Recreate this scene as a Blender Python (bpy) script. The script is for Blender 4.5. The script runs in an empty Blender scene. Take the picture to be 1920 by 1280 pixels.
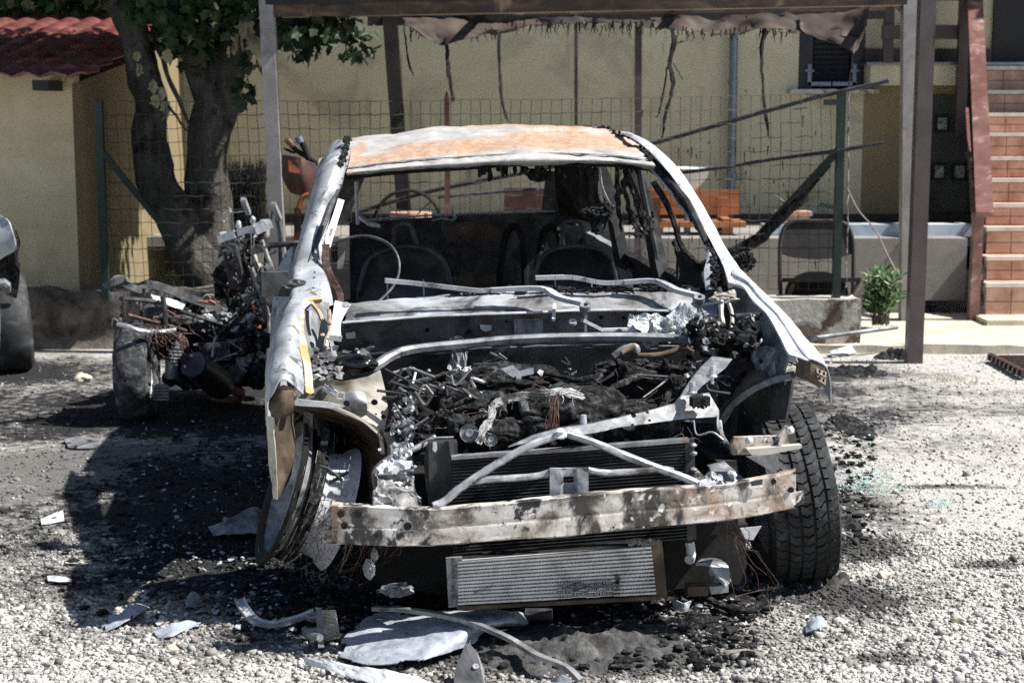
import bpy, math, random
import numpy as np
from mathutils import Vector, Matrix, noise as mn
R = math.radians
random.seed(7)
rnd = random.random
def ru(a, b): return a + (b - a) * rnd()
sc = bpy.context.scene
COL = sc.collection

# ---------------------------------------------------------------- camera
FPX = 3000.0; HC = 1.65
PITCH = math.atan(425.0 / FPX)
cam = bpy.data.cameras.new('camera'); camo = bpy.data.objects.new('camera', cam); COL.objects.link(camo)
camo.location = (0, 0, HC); camo.rotation_euler = (math.pi / 2 - PITCH, 0, 0)
cam.sensor_width = 36; cam.lens = 36 * FPX / 1920; cam.clip_end = 500; cam.clip_start = 0.05
cam.dof.use_dof = True; cam.dof.focus_distance = 5.4; cam.dof.aperture_fstop = 5.6
sc.camera = camo
# ---------------------------------------------------------------- sky and sun
SUN_EL = 50.0; SUN_AZ = math.atan2(-0.13, 1.0)          # azimuth measured from +X towards +Y
w = bpy.data.worlds.new('World'); sc.world = w; w.use_nodes = True
nt = w.node_tree; bg = nt.nodes['Background']
sky = nt.nodes.new('ShaderNodeTexSky'); sky.sky_type = 'NISHITA'; sky.sun_disc = False
sky.sun_elevation = R(SUN_EL); sky.sun_rotation = math.pi / 2 - SUN_AZ
nt.links.new(sky.outputs[0], bg.inputs[0]); bg.inputs[1].default_value = 0.056
sl = bpy.data.lights.new('sun', 'SUN'); sl.energy = 5.0; sl.angle = R(0.55); sl.color = (1.0, 0.96, 0.905)
so = bpy.data.objects.new('sun', sl); COL.objects.link(so)
sd = Vector((math.cos(SUN_AZ) * math.cos(R(SUN_EL)), math.sin(SUN_AZ) * math.cos(R(SUN_EL)), math.sin(R(SUN_EL))))
so.rotation_euler = sd.to_track_quat('Z', 'Y').to_euler(); so.location = (6, -2, 8)
sc.view_settings.view_transform = 'Standard'; sc.view_settings.look = 'None'
sc.view_settings.exposure = 0.88; sc.view_settings.gamma = 1.0
sc.cycles.max_bounces = 6; sc.cycles.diffuse_bounces = 3; sc.cycles.glossy_bounces = 3

# ---------------------------------------------------------------- photo rays used to measure real positions
CT, ST = math.cos(PITCH), math.sin(PITCH)
def ray(px, py):
    u = (px - 960) / FPX; v = (640 - py) / FPX
    return Vector((u, CT + v * ST, -ST + v * CT))
def W(px, py, Y):
    d = ray(px, py); return Vector((0, 0, HC)) + d * (Y / d.y)
def GR(px, py, z=0.0):
    d = ray(px, py); return Vector((0, 0, HC)) + d * ((z - HC) / d.z)
YAW = R(7.0)
CN = Vector((-math.sin(YAW), math.cos(YAW), 0)); CX = Vector((math.cos(YAW), math.sin(YAW), 0)); Z = Vector((0, 0, 1))
P0 = W(1057, 975, 4.75)
def C(px, py, s):
    """point of the burnt car, s metres behind its front beam"""
    d = ray(px, py); o = Vector((0, 0, HC)); return o + d * (((P0 - o).dot(CN) + s) / d.dot(CN))
def CL(x, s, z):
    """car frame: x to its side, s metres behind the beam, z up"""
    return Vector((P0.x, P0.y, 0)) + CX * x + CN * s + Z * z
def Cs(l, s=None): return [C(*p) if len(p) == 3 else C(p[0], p[1], s) for p in l]

# ---------------------------------------------------------------- mesh builder
class M:
    def __init__(s): s.v = []; s.f = []
    def add(s, vs, fs):
        o = len(s.v); s.v.extend(vs); s.f.extend([tuple(i + o for i in f) for f in fs]); return s
def crs(pts, n):
    """Catmull-Rom through pts"""
    pts = [Vector(p) for p in pts]
    if len(pts) < 3 or n < 2:
        if n < 2: return pts
        out = []
        for a, b in zip(pts, pts[1:]): out += [a.lerp(b, i / n) for i in range(n)]
        return out + [pts[-1]]
    out = []; P = [pts[0] * 2 - pts[1]] + pts + [pts[-1] * 2 - pts[-2]]
    for i in range(1, len(P) - 2):
        a, b, c, d = P[i - 1:i + 3]
        for k in range(n):
            t = k / n
            out.append(.5 * ((2 * b) + (c - a) * t + (2 * a - 5 * b + 4 * c - d) * t * t + (3 * b - a - 3 * c + d) * t ** 3))
    return out + [pts[-1]]
def tube(m, pts, r, n=8, sub=1, wob=0.0, rough=0.0, cap=True, flat=1.0):
    P = crs(pts, sub) if sub > 1 else [Vector(p) for p in pts]
    if wob: P = [p + Vector((ru(-1, 1), ru(-1, 1), ru(-1, 1))) * wob for p in P]
    K = len(P); N = None; vs = []; fs = []
    for i, p in enumerate(P):
        t = (P[min(i + 1, K - 1)] - P[max(i - 1, 0)])
        t = t.normalized() if t.length > 1e-9 else Vector((0, 0, 1))
        if N is None: N = t.orthogonal().normalized()
        else:
            N = N - t * N.dot(t); N = N.normalized() if N.length > 1e-6 else t.orthogonal().normalized()
        B = t.cross(N)
        if isinstance(r, (list, tuple)):
            q = i / (K - 1) * (len(r) - 1); j = min(int(q), len(r) - 2); rr = r[j] + (r[j + 1] - r[j]) * (q - j)
        else: rr = r
        for k in range(n):
            a = 2 * math.pi * (k + .5) / n; e = rr * (1 + (ru(-rough, rough) if rough else 0))
            vs.append(p + N * math.cos(a) * e + B * math.sin(a) * e * flat)
    for i in range(K - 1):
        for k in range(n):
            a = i * n + k; b = i * n + (k + 1) % n; fs.append((a, b, b + n, a + n))
    if cap: fs.append(tuple(range(n - 1, -1, -1))); fs.append(tuple((K - 1) * n + k for k in range(n)))
    return m.add(vs, fs)
def sweep(m, pts, prof, up=Z, sub=1, cap=True):
    """prof: closed list of (side, up) in metres"""
    P = crs(pts, sub) if sub > 1 else [Vector(p) for p in pts]
    K = len(P); n = len(prof); vs = []; fs = []
    for i, p in enumerate(P):
        t = (P[min(i + 1, K - 1)] - P[max(i - 1, 0)]).normalized()
        s_ = t.cross(up).normalized(); u = s_.cross(t).normalized()
        for a, b in prof: vs.append(p + s_ * a + u * b)
    for i in range(K - 1):
        for k in range(n):
            a = i * n + k; b = i * n + (k + 1) % n; fs.append((a, b, b + n, a + n))
    if cap: fs.append(tuple(range(n - 1, -1, -1))); fs.append(tuple((K - 1) * n + k for k in range(n)))
    return m.add(vs, fs)
def box(m, c, sx, sy, sz, rx=0, ry=0, rz=0, ax=None):
    c = Vector(c)
    if ax is None:
        Mx = Matrix.Rotation(rz, 3, 'Z') @ Matrix.Rotation(ry, 3, 'Y') @ Matrix.Rotation(rx, 3, 'X')
        ax = [Mx @ Vector(q) for q in ((1, 0, 0), (0, 1, 0), (0, 0, 1))]
    vs = [c + ax[0] * (sx / 2 * a) + ax[1] * (sy / 2 * b) + ax[2] * (sz / 2 * d) for d in (-1, 1) for b in (-1, 1) for a in (-1, 1)]
    return m.add(vs, [(0, 2, 3, 1), (4, 5, 7, 6), (0, 1, 5, 4), (2, 6, 7, 3), (0, 4, 6, 2), (1, 3, 7, 5)])
def bar(m, a, b, w_, h, up=Z):
    a = Vector(a); b = Vector(b); t = (b - a); L = t.length; t = t.normalized()
    s_ = t.cross(up)
    if s_.length < 1e-3: s_ = t.cross(Vector((0, 1, 0)))
    s_.normalize(); u = s_.cross(t)
    return box(m, (a + b) / 2, L, w_, h, ax=[t, s_, u])
def slab(m, pts, th, d=None):
    """flat plate: polygon pts, extruded th along d (default: polygon normal)"""
    pts = [Vector(p) for p in pts]; n = len(pts)
    if d is None:
        d = Vector((0, 0, 0)); c = sum(pts, Vector()) / n
        for i in range(n): d += (pts[i] - c).cross(pts[(i + 1) % n] - c)
        d.normalize()
    o = Vector(d) * th
    return m.add(pts + [p + o for p in pts], [tuple(range(n)), tuple(range(2 * n - 1, n - 1, -1))] + [(i, i + n, (i + 1) % n + n, (i + 1) % n) for i in range(n)])
def nz(p, f): return mn.fractal(p * f, 0.6, 2.1, 4)
def patch(m, rows, nu=4, nv=4, th=0.003, amp=0.0, freq=8.0, holes=None, smoothv=True):
    """sheet through rows of points; nu, nv subdivisions; th thickness; amp crumple"""
    rr = [crs(r, nu) if nu > 1 else [Vector(p) for p in r] for r in rows]
    w_ = len(rr[0]); cols = [crs([r[i] for r in rr], nv) if nv > 1 else [r[i] for r in rr] for i in range(w_)]
    h = len(cols[0]); g = [[cols[i][j] for i in range(w_)] for j in range(h)]
    nr = [[None] * w_ for _ in range(h)]
    for j in range(h):
        for i in range(w_):
            a = g[j][min(i + 1, w_ - 1)] - g[j][max(i - 1, 0)]; b = g[min(j + 1, h - 1)][i] - g[max(j - 1, 0)][i]
            q = a.cross(b); nr[j][i] = q.normalized() if q.length > 1e-12 else Vector((0, 0, 1))
    if amp:
        g = [[g[j][i] + nr[j][i] * amp * nz(g[j][i], freq) for i in range(w_)] for j in range(h)]
    vs = [g[j][i] for j in range(h) for i in range(w_)] + [g[j][i] + nr[j][i] * th for j in range(h) for i in range(w_)]
    K = w_ * h; fs = []
    keep = lambda j, i: holes is None or not holes((i + .5) / (w_ - 1), (j + .5) / (h - 1), g[j][i])
    kk = [[keep(j, i) for i in range(w_ - 1)] for j in range(h - 1)]
    for j in range(h - 1):
        for i in range(w_ - 1):
            if not kk[j][i]: continue
            a = j * w_ + i; q = (a, a + 1, a + w_ + 1, a + w_); fs.append(q); fs.append(tuple(x + K for x in reversed(q)))
            for (dj, di, e0, e1) in ((-1, 0, a + 1, a), (1, 0, a + w_, a + w_ + 1), (0, -1, a, a + w_), (0, 1, a + w_ + 1, a + 1)):
                jj, ii = j + dj, i + di
                if not (0 <= jj < h - 1 and 0 <= ii < w_ - 1 and kk[jj][ii]): fs.append((e0, e1, e1 + K, e0 + K))
    return m.add(vs, fs)
_ico = {}
def ico(sub):
    if sub in _ico: return _ico[sub]
    import bmesh
    b = bmesh.new(); bmesh.ops.create_icosphere(b, subdivisions=sub, radius=1)
    v = [x.co.copy() for x in b.verts]; f = [tuple(y.index for y in x.verts) for x in b.faces]; b.free()
    _ico[sub] = (v, f); return v, f
def blob(m, c, r, amp=.25, freq=3.0, sub=3, rot=None, floor=None):
    v, f = ico(sub); c = Vector(c); r = Vector(r) if hasattr(r, '__len__') else Vector((r, r, r)); off = Vector((rnd(), rnd(), rnd())) * 50
    out = []
    for p in v:
        q = Vector((p.x * r.x, p.y * r.y, p.z * r.z)) * (1 + amp * mn.fractal(p * freq + off, .7, 2.2, 4))
        if rot: q = rot @ q
        q = c + q
        if floor is not None and q.z < floor: q.z = floor
        out.append(q)
    return m.add(out, f)
def lathe(m, c, axis, prof, n=48, a0=0, a1=2 * math.pi, rough=0.0):
    """prof: list of (radius, height along axis)"""
    c = Vector(c); axis = Vector(axis).normalized(); u = axis.cross(Z)
    if u.length < .05: u = Vector((1, 0, 0))
    u.normalize(); v = axis.cross(u); full = abs(a1 - a0 - 2 * math.pi) < 1e-6; K = n if full else n + 1; L = len(prof); vs = []; fs = []
    for i in range(K):
        a = a0 + (a1 - a0) * i / n; d = u * math.cos(a) + v * math.sin(a)
        for (r_, h) in prof:
            e = 1 + (ru(-rough, rough) if rough else 0); vs.append(c + d * r_ * e + axis * h)
    for i in range(n):
        j = (i + 1) % K
        for k in range(L - 1): fs.append((i * L + k, j * L + k, j * L + k + 1, i * L + k + 1))
    return m.add(vs, fs)
def disc(m, c, nrm, r, th=.002, n=20):
    return lathe(m, c, nrm, [(.0001, th), (r, th), (r, -th), (.0001, -th)], n)
def shard(m, c, size, nrm=Z, n=7, th=.002, curl=.25, rz=None, asp=1.0):
    """irregular crumpled flake"""
    nrm = Vector(nrm).normalized(); u = nrm.orthogonal().normalized(); u.rotate(Matrix.Rotation(ru(0, 6.28) if rz is None else rz, 3, nrm)); v = nrm.cross(u)
    ring = []; c = Vector(c)
    for i in range(n):
        a = 2 * math.pi * i / n + ru(-.25, .25); q = size * ru(.55, 1.1)
        ring.append(c + u * math.cos(a) * q * asp + v * math.sin(a) * q + nrm * size * ru(-curl, curl))
    mid = c + nrm * size * ru(0, curl)
    vs = ring + [mid] + [p - nrm * th for p in ring] + [mid - nrm * th]
    fs = []
    for i in range(n):
        j = (i + 1) % n; fs += [(i, j, n), (n + 1 + j, n + 1 + i, 2 * n + 1), (j, i, n + 1 + i, n + 1 + j)]
    return m.add(vs, fs)
def wire(m, a, b, sag=.05, r=.0012, k=5, wob=.01, n=4):
    a = Vector(a); b = Vector(b); P = []
    for i in range(k + 1):
        t = i / k; e = 4 * t * (1 - t); P.append(a.lerp(b, t) - Z * sag * e + (Vector((ru(-1, 1), ru(-1, 1), ru(-1, 1))) * wob if 0 < i else Vector()))
    return tube(m, P, r, n, 3)
def wloc(o):
    p = Vector()
    while o: p += o.location; o = o.parent
    return p
def part(name, m, mat, parent=None, smooth=False, label=None, cat=None, group=None, kind=None, angle=40):
    off = wloc(parent)
    me = bpy.data.meshes.new(name)
    if parent is None and m.v and kind is None:
        xs = [p.x for p in m.v]; ys = [p.y for p in m.v]; zs = [p.z for p in m.v]
        off = Vector(((min(xs) + max(xs)) / 2, (min(ys) + max(ys)) / 2, min(zs)))
    me.from_pydata([tuple(Vector(p) - off) for p in m.v], [], m.f); me.update()
    me.materials.append(mat)
    o = bpy.data.objects.new(name, me); COL.objects.link(o)
    if parent is None: o.location = off
    else: o.parent = parent
    if smooth:
        me.polygons.foreach_set('use_smooth', [True] * len(me.polygons))
        try: me.set_sharp_from_angle(angle=R(angle))
        except Exception: pass
    tag(o, label, cat, group, kind); return o
def tag(o, label=None, cat=None, group=None, kind=None):
    if label: o['label'] = label
    if cat: o['category'] = cat
    if group: o['group'] = group
    if kind: o['kind'] = kind
def thing(name, loc, label, cat, group=None):
    o = bpy.data.objects.new(name, None); COL.objects.link(o); o.location = loc; tag(o, label, cat, group); return o

# ---------------------------------------------------------------- materials
def mat(name, cols, scale=6.0, rough=.7, metal=0.0, bump=None, layers=(), detail=8, dist=.6, stretch=(1, 1, 1), pos=False, spec=.5):
    """cols: [(pos, (r,g,b)), ...] over noise; layers: (rgb, scale, lo, hi[, stretch]) masks on top; bump=(scale, strength, distance)"""
    m = bpy.data.materials.new(name); m.use_nodes = True; t = m.node_tree; N = t.nodes; L = t.links
    b = N['Principled BSDF']; tc = N.new('ShaderNodeTexCoord'); geo = N.new('ShaderNodeNewGeometry')
    src = geo.outputs['Position'] if pos else tc.outputs['Object']
    def noise_(sca, st=(1, 1, 1), det=detail, ds=dist, off=0.0):
        mp = N.new('ShaderNodeMapping'); mp.inputs['Scale'].default_value = st; mp.inputs['Location'].default_value = (off, off * .7, off * 1.3)
        L.new(src, mp.inputs['Vector']); n = N.new('ShaderNodeTexNoise'); n.inputs['Scale'].default_value = sca; n.inputs['Detail'].default_value = det
        n.inputs['Roughness'].default_value = .62; n.inputs['Distortion'].default_value = ds; L.new(mp.outputs[0], n.inputs['Vector']); return n.outputs['Fac']
    r = N.new('ShaderNodeValToRGB'); e = r.color_ramp.elements
    while len(e) < len(cols): e.new(.5)
    for i, (p, c) in enumerate(cols): e[i].position = p; e[i].color = (*c, 1)
    L.new(noise_(scale, stretch), r.inputs[0]); cur = r.outputs[0]; masks = []
    for k, ly in enumerate(layers):
        rgb, s_, lo, hi = ly[:4]; st = ly[4] if len(ly) > 4 else (1, 1, 1)
        mr = N.new('ShaderNodeMapRange'); mr.inputs['From Min'].default_value = lo; mr.inputs['From Max'].default_value = hi
        L.new(noise_(s_, st, off=3.1 * (k + 1)), mr.inputs['Value']); mx = N.new('ShaderNodeMix'); mx.data_type = 'RGBA'
        L.new(mr.outputs[0], mx.inputs[0]); L.new(cur, mx.inputs[6]); mx.inputs[7].default_value = (*rgb, 1); cur = mx.outputs[2]; masks.append(mr.outputs[0])
    L.new(cur, b.inputs['Base Color']); b.inputs['Metallic'].default_value = metal
    b.inputs['Specular IOR Level'].default_value = spec
    if isinstance(rough, tuple):
        mr = N.new('ShaderNodeMapRange'); mr.inputs['From Min'].default_value = .3; mr.inputs['From Max'].default_value = .7
        mr.inputs['To Min'].default_value, mr.inputs['To Max'].default_value = rough; L.new(noise_(scale * 2.3, off=9), mr.inputs['Value']); L.new(mr.outputs[0], b.inputs['Roughness'])
    else: b.inputs['Roughness'].default_value = rough
    if bump:
        bp = N.new('ShaderNodeBump'); bp.inputs['Strength'].default_value = bump[1]; bp.inputs['Distance'].default_value = bump[2]
        L.new(noise_(bump[0], off=5, det=6, ds=.3), bp.inputs['Height']); L.new(bp.outputs[0], b.inputs['Normal'])
    return m
def g3(v, t=(1, 1, 1)): return (v * t[0], v * t[1], v * t[2])
CO = (.95, 1.0, 1.06); WA = (1.08, 1.0, .88)
m_panel = mat('ash_panel', [(.3, g3(.15, CO)), (.42, g3(.30, CO)), (.56, g3(.43, CO)), (.75, g3(.58))], 5, (.45, .75), .15, (60, .35, .002),
              [((.09, .09, .09), 14, .56, .66), ((.42, .24, .12), 5, .66, .74), ((.13, .13, .14), 75, .60, .66)])
m_white = mat('white_ash_metal', [(.3, g3(.30, CO)), (.48, g3(.52, CO)), (.7, g3(.70))], 9, (.5, .8), .05, (90, .4, .0015), [((.06, .06, .06), 22, .62, .72), ((.25, .25, .26), 80, .58, .66)])
def patch_mat(name, base, spots, rust, fine, groundk=None, rough=.75):
    """pale scorched sheet carrying rust patches of given place and size (stains that stay put)"""
    m = mat(name, base, 9, rough, .0, (60, .6, .003), [((.30, .30, .31), 34, .60, .70, (1, 2, 2))], detail=12); t = m.node_tree; N = t.nodes; L = t.links; b = N['Principled BSDF']
    src = b.inputs['Base Color'].links[0].from_socket; geo = N.new('ShaderNodeNewGeometry')
    def n_(sca, off=0):
        mp = N.new('ShaderNodeMapping'); mp.inputs['Location'].default_value = (off, off, off); L.new(geo.outputs['Position'], mp.inputs['Vector'])
        n = N.new('ShaderNodeTexNoise'); n.inputs['Scale'].default_value = sca; n.inputs['Detail'].default_value = 10; n.inputs['Roughness'].default_value = .7; L.new(mp.outputs[0], n.inputs['Vector']); return n.outputs['Fac']
    def ma_(op, a_, c_):
        q = N.new('ShaderNodeMath'); q.operation = op
        for i_, x in enumerate((a_, c_)):
            if isinstance(x, (int, float)): q.inputs[i_].default_value = x
            else: L.new(x, q.inputs[i_])
        return q.outputs[0]
    def mr_(v, a_, c_, lo, hi):
        q = N.new('ShaderNodeMapRange'); q.inputs['From Min'].default_value = a_; q.inputs['From Max'].default_value = c_; q.inputs['To Min'].default_value = lo; q.inputs['To Max'].default_value = hi; L.new(v, q.inputs['Value']); return q.outputs[0]
    nn = ma_('ADD', mr_(n_(5), .3, .7, -.4, .4), mr_(n_(60, 3), .3, .7, -.45, .45)); tot = None; sx = N.new('ShaderNodeSeparateXYZ'); L.new(geo.outputs['Position'], sx.inputs[0])
    for (p, rx, ry, g_) in spots:
        dx = ma_('MULTIPLY', ma_('SUBTRACT', sx.outputs[0], p.x), 1 / rx); dy = ma_('MULTIPLY', ma_('SUBTRACT', ma_('SUBTRACT', sx.outputs[1], p.y), ma_('MULTIPLY', ma_('SUBTRACT', sx.outputs[0], p.x), .12)), 1 / ry)
        d = ma_('ADD', ma_('SQRT', ma_('ADD', ma_('MULTIPLY', dx, dx), ma_('MULTIPLY', dy, dy)), 0), nn); k = mr_(d, 1.15, .75, 0, g_); tot = k if tot is None else ma_('MAXIMUM', tot, k)
    rr = N.new('ShaderNodeMix'); rr.data_type = 'RGBA'; rr.inputs[6].default_value = (*rust, 1); rr.inputs[7].default_value = (*fine, 1); L.new(mr_(n_(28, 7), .42, .58, 0, 1), rr.inputs[0])
    mx = N.new('ShaderNodeMix'); mx.data_type = 'RGBA'; L.new(tot, mx.inputs[0]); L.new(src, mx.inputs[6]); L.new(rr.outputs[2], mx.inputs[7]); L.new(mx.outputs[2], b.inputs['Base Color']); return m
m_roof = patch_mat('rusted_roof', [(.3, g3(.22)), (.45, g3(.34, (1, 1, .97))), (.6, g3(.41, (1.03, 1, .95))), (.75, g3(.50))],
    [(C(880, 280, 2.36), .42, .20, 1), (C(1070, 272, 2.45), .36, .24, 1), (C(720, 296, 2.24), .26, .10, .95), (C(1040, 243, 2.92), .42, .20, .95), (C(930, 238, 3.1), .3, .2, .85), (C(1170, 262, 2.62), .16, .14, .8), (C(668, 285, 2.4), .04, .4, .75)], (.36, .20, .115), (.43, .32, .24))
m_tube = mat('sooty_steel_tube', [(.3, g3(.10)), (.45, g3(.27, CO)), (.6, g3(.42, CO)), (.8, g3(.55))], 16, (.4, .7), .3, (70, .5, .002), [((.04, .038, .036), 9, .56, .66), ((.25, .18, .13), 6, .62, .72)])
m_strand = mat('ashy_braid', [(.3, g3(.10)), (.5, g3(.30)), (.62, g3(.50)), (.8, g3(.62))], 25, .8, .1, (80, .6, .002), [((.04, .038, .036), 12, .55, .63)])
m_cream = mat('scorched_cream_metal', [(.3, (.12, .11, .09)), (.42, (.34, .32, .27)), (.55, (.48, .46, .41)), (.7, (.58, .56, .5))], 5, (.5, .8), .1, (70, .3, .002),
              [((.05, .045, .04), 9, .60, .72), ((.30, .17, .09), 7, .62, .72)])
m_beam = mat('scorched_beam_metal', [(.30, (.04, .038, .036)), (.42, (.20, .18, .165)), (.47, (.46, .42, .37)), (.55, (.64, .62, .58)), (.72, (.74, .73, .71))], 8, (.4, .75), .15, (45, .5, .003),
             [((.30, .20, .14), 3.5, .46, .62), ((.05, .047, .044), 6, .52, .60, (1.5, 1, .6)), ((.03, .03, .03), 11, .58, .62), ((.72, .71, .69), 26, .58, .64), ((.10, .09, .08), 60, .61, .67)], stretch=(1, 1, 1.2), dist=.35, detail=12)
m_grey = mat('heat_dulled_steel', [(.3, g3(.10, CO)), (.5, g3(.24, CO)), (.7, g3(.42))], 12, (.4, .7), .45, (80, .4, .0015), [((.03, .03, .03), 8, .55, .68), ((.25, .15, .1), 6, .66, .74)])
m_dark = mat('sooty_metal', [(.3, g3(.015)), (.5, g3(.04, CO)), (.7, g3(.11, CO))], 10, (.45, .8), .25, (60, .5, .002), [((.12, .075, .05), 6, .62, .75)])
m_fire = mat('firewall_sheet', [(.3, g3(.035, CO)), (.48, g3(.09, CO)), (.6, g3(.17, CO)), (.75, g3(.34, CO))], 4, (.4, .7), .3, (40, .4, .002), [((.02, .02, .02), 7, .54, .66)])
m_soot = mat('soot_black', [(.3, g3(.006)), (.6, g3(.014)), (.8, g3(.035))], 12, .85, 0, (50, .6, .003), spec=.25)
m_char = mat('charred_residue', [(.35, g3(.006)), (.5, g3(.02)), (.62, g3(.07, CO)), (.78, g3(.18, CO))], 30, .95, 0, (70, 1.0, .02), spec=.2, detail=12)
m_ashy = mat('pale_ash_residue', [(.35, g3(.03)), (.5, g3(.17)), (.65, g3(.42)), (.8, g3(.66))], 18, .9, 0, (60, .9, .006))
m_alu = mat('bare_aluminium', [(.3, g3(.32, CO)), (.6, g3(.55, CO)), (.8, g3(.7))], 14, (.3, .55), .5, (60, .4, .001), [((.05, .05, .05), 16, .6, .7)])
m_brown = mat('scorched_brown_sheet', [(.3, (.025, .018, .012)), (.5, (.085, .06, .04)), (.7, (.22, .16, .11))], 7, .75, .1, (50, .5, .002), [((.02, .018, .016), 6, .55, .7)])
m_copper = mat('burnt_copper_wire', [(.3, (.03, .02, .017)), (.55, (.09, .05, .042)), (.75, (.26, .18, .15))], 30, .6, .4)
m_tyre = mat('tyre_rubber', [(.3, g3(.010, CO)), (.5, g3(.028, (.92, 1, 1.1))), (.72, g3(.10, (.92, 1, 1.1)))], 9, (.6, .9), 0, (90, .8, .003), [((.012, .012, .012), 5, .52, .62)])
m_tash = mat('ashy_tyre_rubber', [(.35, g3(.012, CO)), (.5, g3(.04, (.9, 1, 1.08))), (.65, g3(.12, (.9, 1, 1.08)))], 18, .9, 0, (26, 1.0, .02), [((.012, .012, .012), 9, .56, .62)])
m_fin = mat('radiator_fin', [(.3, g3(.012)), (.6, g3(.03)), (.8, g3(.07))], 20, .6, .4)
m_ic = mat('intercooler_bar', [(.3, g3(.36)), (.5, g3(.62)), (.7, g3(.74))], 8, (.35, .6), .4, (80, .4, .001), [((.04, .04, .04), 9, .60, .68)])
m_orange = mat('orange_rust_flake', [(.3, (.22, .16, .11)), (.5, (.46, .38, .29)), (.7, (.55, .50, .43))], 11, .8, 0, (50, .5, .002), [((.46, .27, .11), 6, .50, .56), ((.05, .045, .04), 30, .62, .68)])
m_fwl = mat('dusty_firewall', [(.3, g3(.03, CO)), (.42, g3(.09, CO)), (.55, g3(.18)), (.75, g3(.30))], 4, (.5, .8), .1, (60, .6, .003), [((.02, .02, .02), 5, .56, .68), ((.14, .12, .09), 7, .6, .7)])
m_rustred = mat('rusty_red_steel', [(.3, (.10, .045, .03)), (.6, (.25, .12, .085)), (.8, (.38, .24, .2))], 10, .75, .2, (60, .5, .002))
# ================================================================ GROUND
def ground_mat(name, stone=False):
    m = bpy.data.materials.new(name); m.use_nodes = True; t = m.node_tree; N = t.nodes; L = t.links; b = N['Principled BSDF']
    geo = N.new('ShaderNodeNewGeometry'); pos = geo.outputs['Position']
    def n_(sca, det=6, loc=0):
        mp = N.new('ShaderNodeMapping'); mp.inputs['Location'].default_value = (loc, loc, loc); L.new(pos, mp.inputs['Vector'])
        n = N.new('ShaderNodeTexNoise'); n.inputs['Scale'].default_value = sca; n.inputs['Detail'].default_value = det; n.inputs['Roughness'].default_value = .65
        L.new(mp.outputs[0], n.inputs['Vector']); return n.outputs['Fac']
    def mr_(v, a, c, lo=0., hi=1.):
        q = N.new('ShaderNodeMapRange'); q.inputs['From Min'].default_value = a; q.inputs['From Max'].default_value = c
        q.inputs['To Min'].default_value = lo; q.inputs['To Max'].default_value = hi; L.new(v, q.inputs['Value']); return q.outputs[0]
    def ma_(op, a, c):
        q = N.new('ShaderNodeMath'); q.operation = op
        for i, x in enumerate((a, c)):
            if isinstance(x, (int, float)): q.inputs[i].default_value = x
            else: L.new(x, q.inputs[i])
        return q.outputs[0]
    r = N.new('ShaderNodeValToRGB'); e = r.color_ramp.elements
    cs = [(.0, (.14, .135, .13)), (.25, (.32, .31, .295)), (.6, (.52, .51, .48)), (1., (.74, .73, .70))] if stone else [(.30, (.07, .068, .064)), (.42, (.27, .262, .245)), (.53, (.50, .49, .46)), (.75, (.68, .67, .64))]
    while len(e) < len(cs): e.new(.5)
    for i, (p, c) in enumerate(cs): e[i].position = p; e[i].color = (*c, 1)
    if stone: L.new(geo.outputs['Random Per Island'], r.inputs[0])
    else: L.new(n_(110, 10), r.inputs[0])
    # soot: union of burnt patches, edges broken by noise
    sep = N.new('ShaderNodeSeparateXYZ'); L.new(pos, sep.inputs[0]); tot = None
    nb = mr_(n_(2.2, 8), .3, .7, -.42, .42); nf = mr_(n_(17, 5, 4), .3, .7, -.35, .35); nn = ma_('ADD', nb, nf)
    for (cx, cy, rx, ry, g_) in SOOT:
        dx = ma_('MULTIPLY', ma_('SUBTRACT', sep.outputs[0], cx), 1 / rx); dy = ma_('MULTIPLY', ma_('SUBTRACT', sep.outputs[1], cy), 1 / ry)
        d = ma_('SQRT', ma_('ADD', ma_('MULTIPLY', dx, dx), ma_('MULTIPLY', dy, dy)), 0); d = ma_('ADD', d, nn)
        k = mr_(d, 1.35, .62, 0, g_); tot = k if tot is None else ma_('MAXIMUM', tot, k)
    if stone:
        tot = ma_('MULTIPLY', tot, mr_(geo.outputs['Random Per Island'], .93, 1.0, 1.0, .55))
    # thin grey dirt film over the back of the yard
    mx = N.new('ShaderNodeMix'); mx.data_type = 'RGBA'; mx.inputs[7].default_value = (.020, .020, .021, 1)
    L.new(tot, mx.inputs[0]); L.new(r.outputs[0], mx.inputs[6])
    mx2 = N.new('ShaderNodeMix'); mx2.data_type = 'RGBA'; mx2.inputs[7].default_value = (.38, .36, .33, 1)
    L.new(mr_(n_(1.3, 8, 9), .52, .68, 0, .5), mx2.inputs[0]); L.new(r.outputs[0], mx2.inputs[6]); L.new(mx2.outputs[2], mx.inputs[6])
    L.new(mx.outputs[2], b.inputs['Base Color']); b.inputs['Roughness'].default_value = .9; b.inputs['Specular IOR Level'].default_value = .25
    bp = N.new('ShaderNodeBump'); bp.inputs['Strength'].default_value = .8 if not stone else .3; bp.inputs['Distance'].default_value = .008 if not stone else .002
    L.new(n_(95 if not stone else 220, 6, 2), bp.inputs['Height']); L.new(bp.outputs[0], b.inputs['Normal'])
    return m
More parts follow.
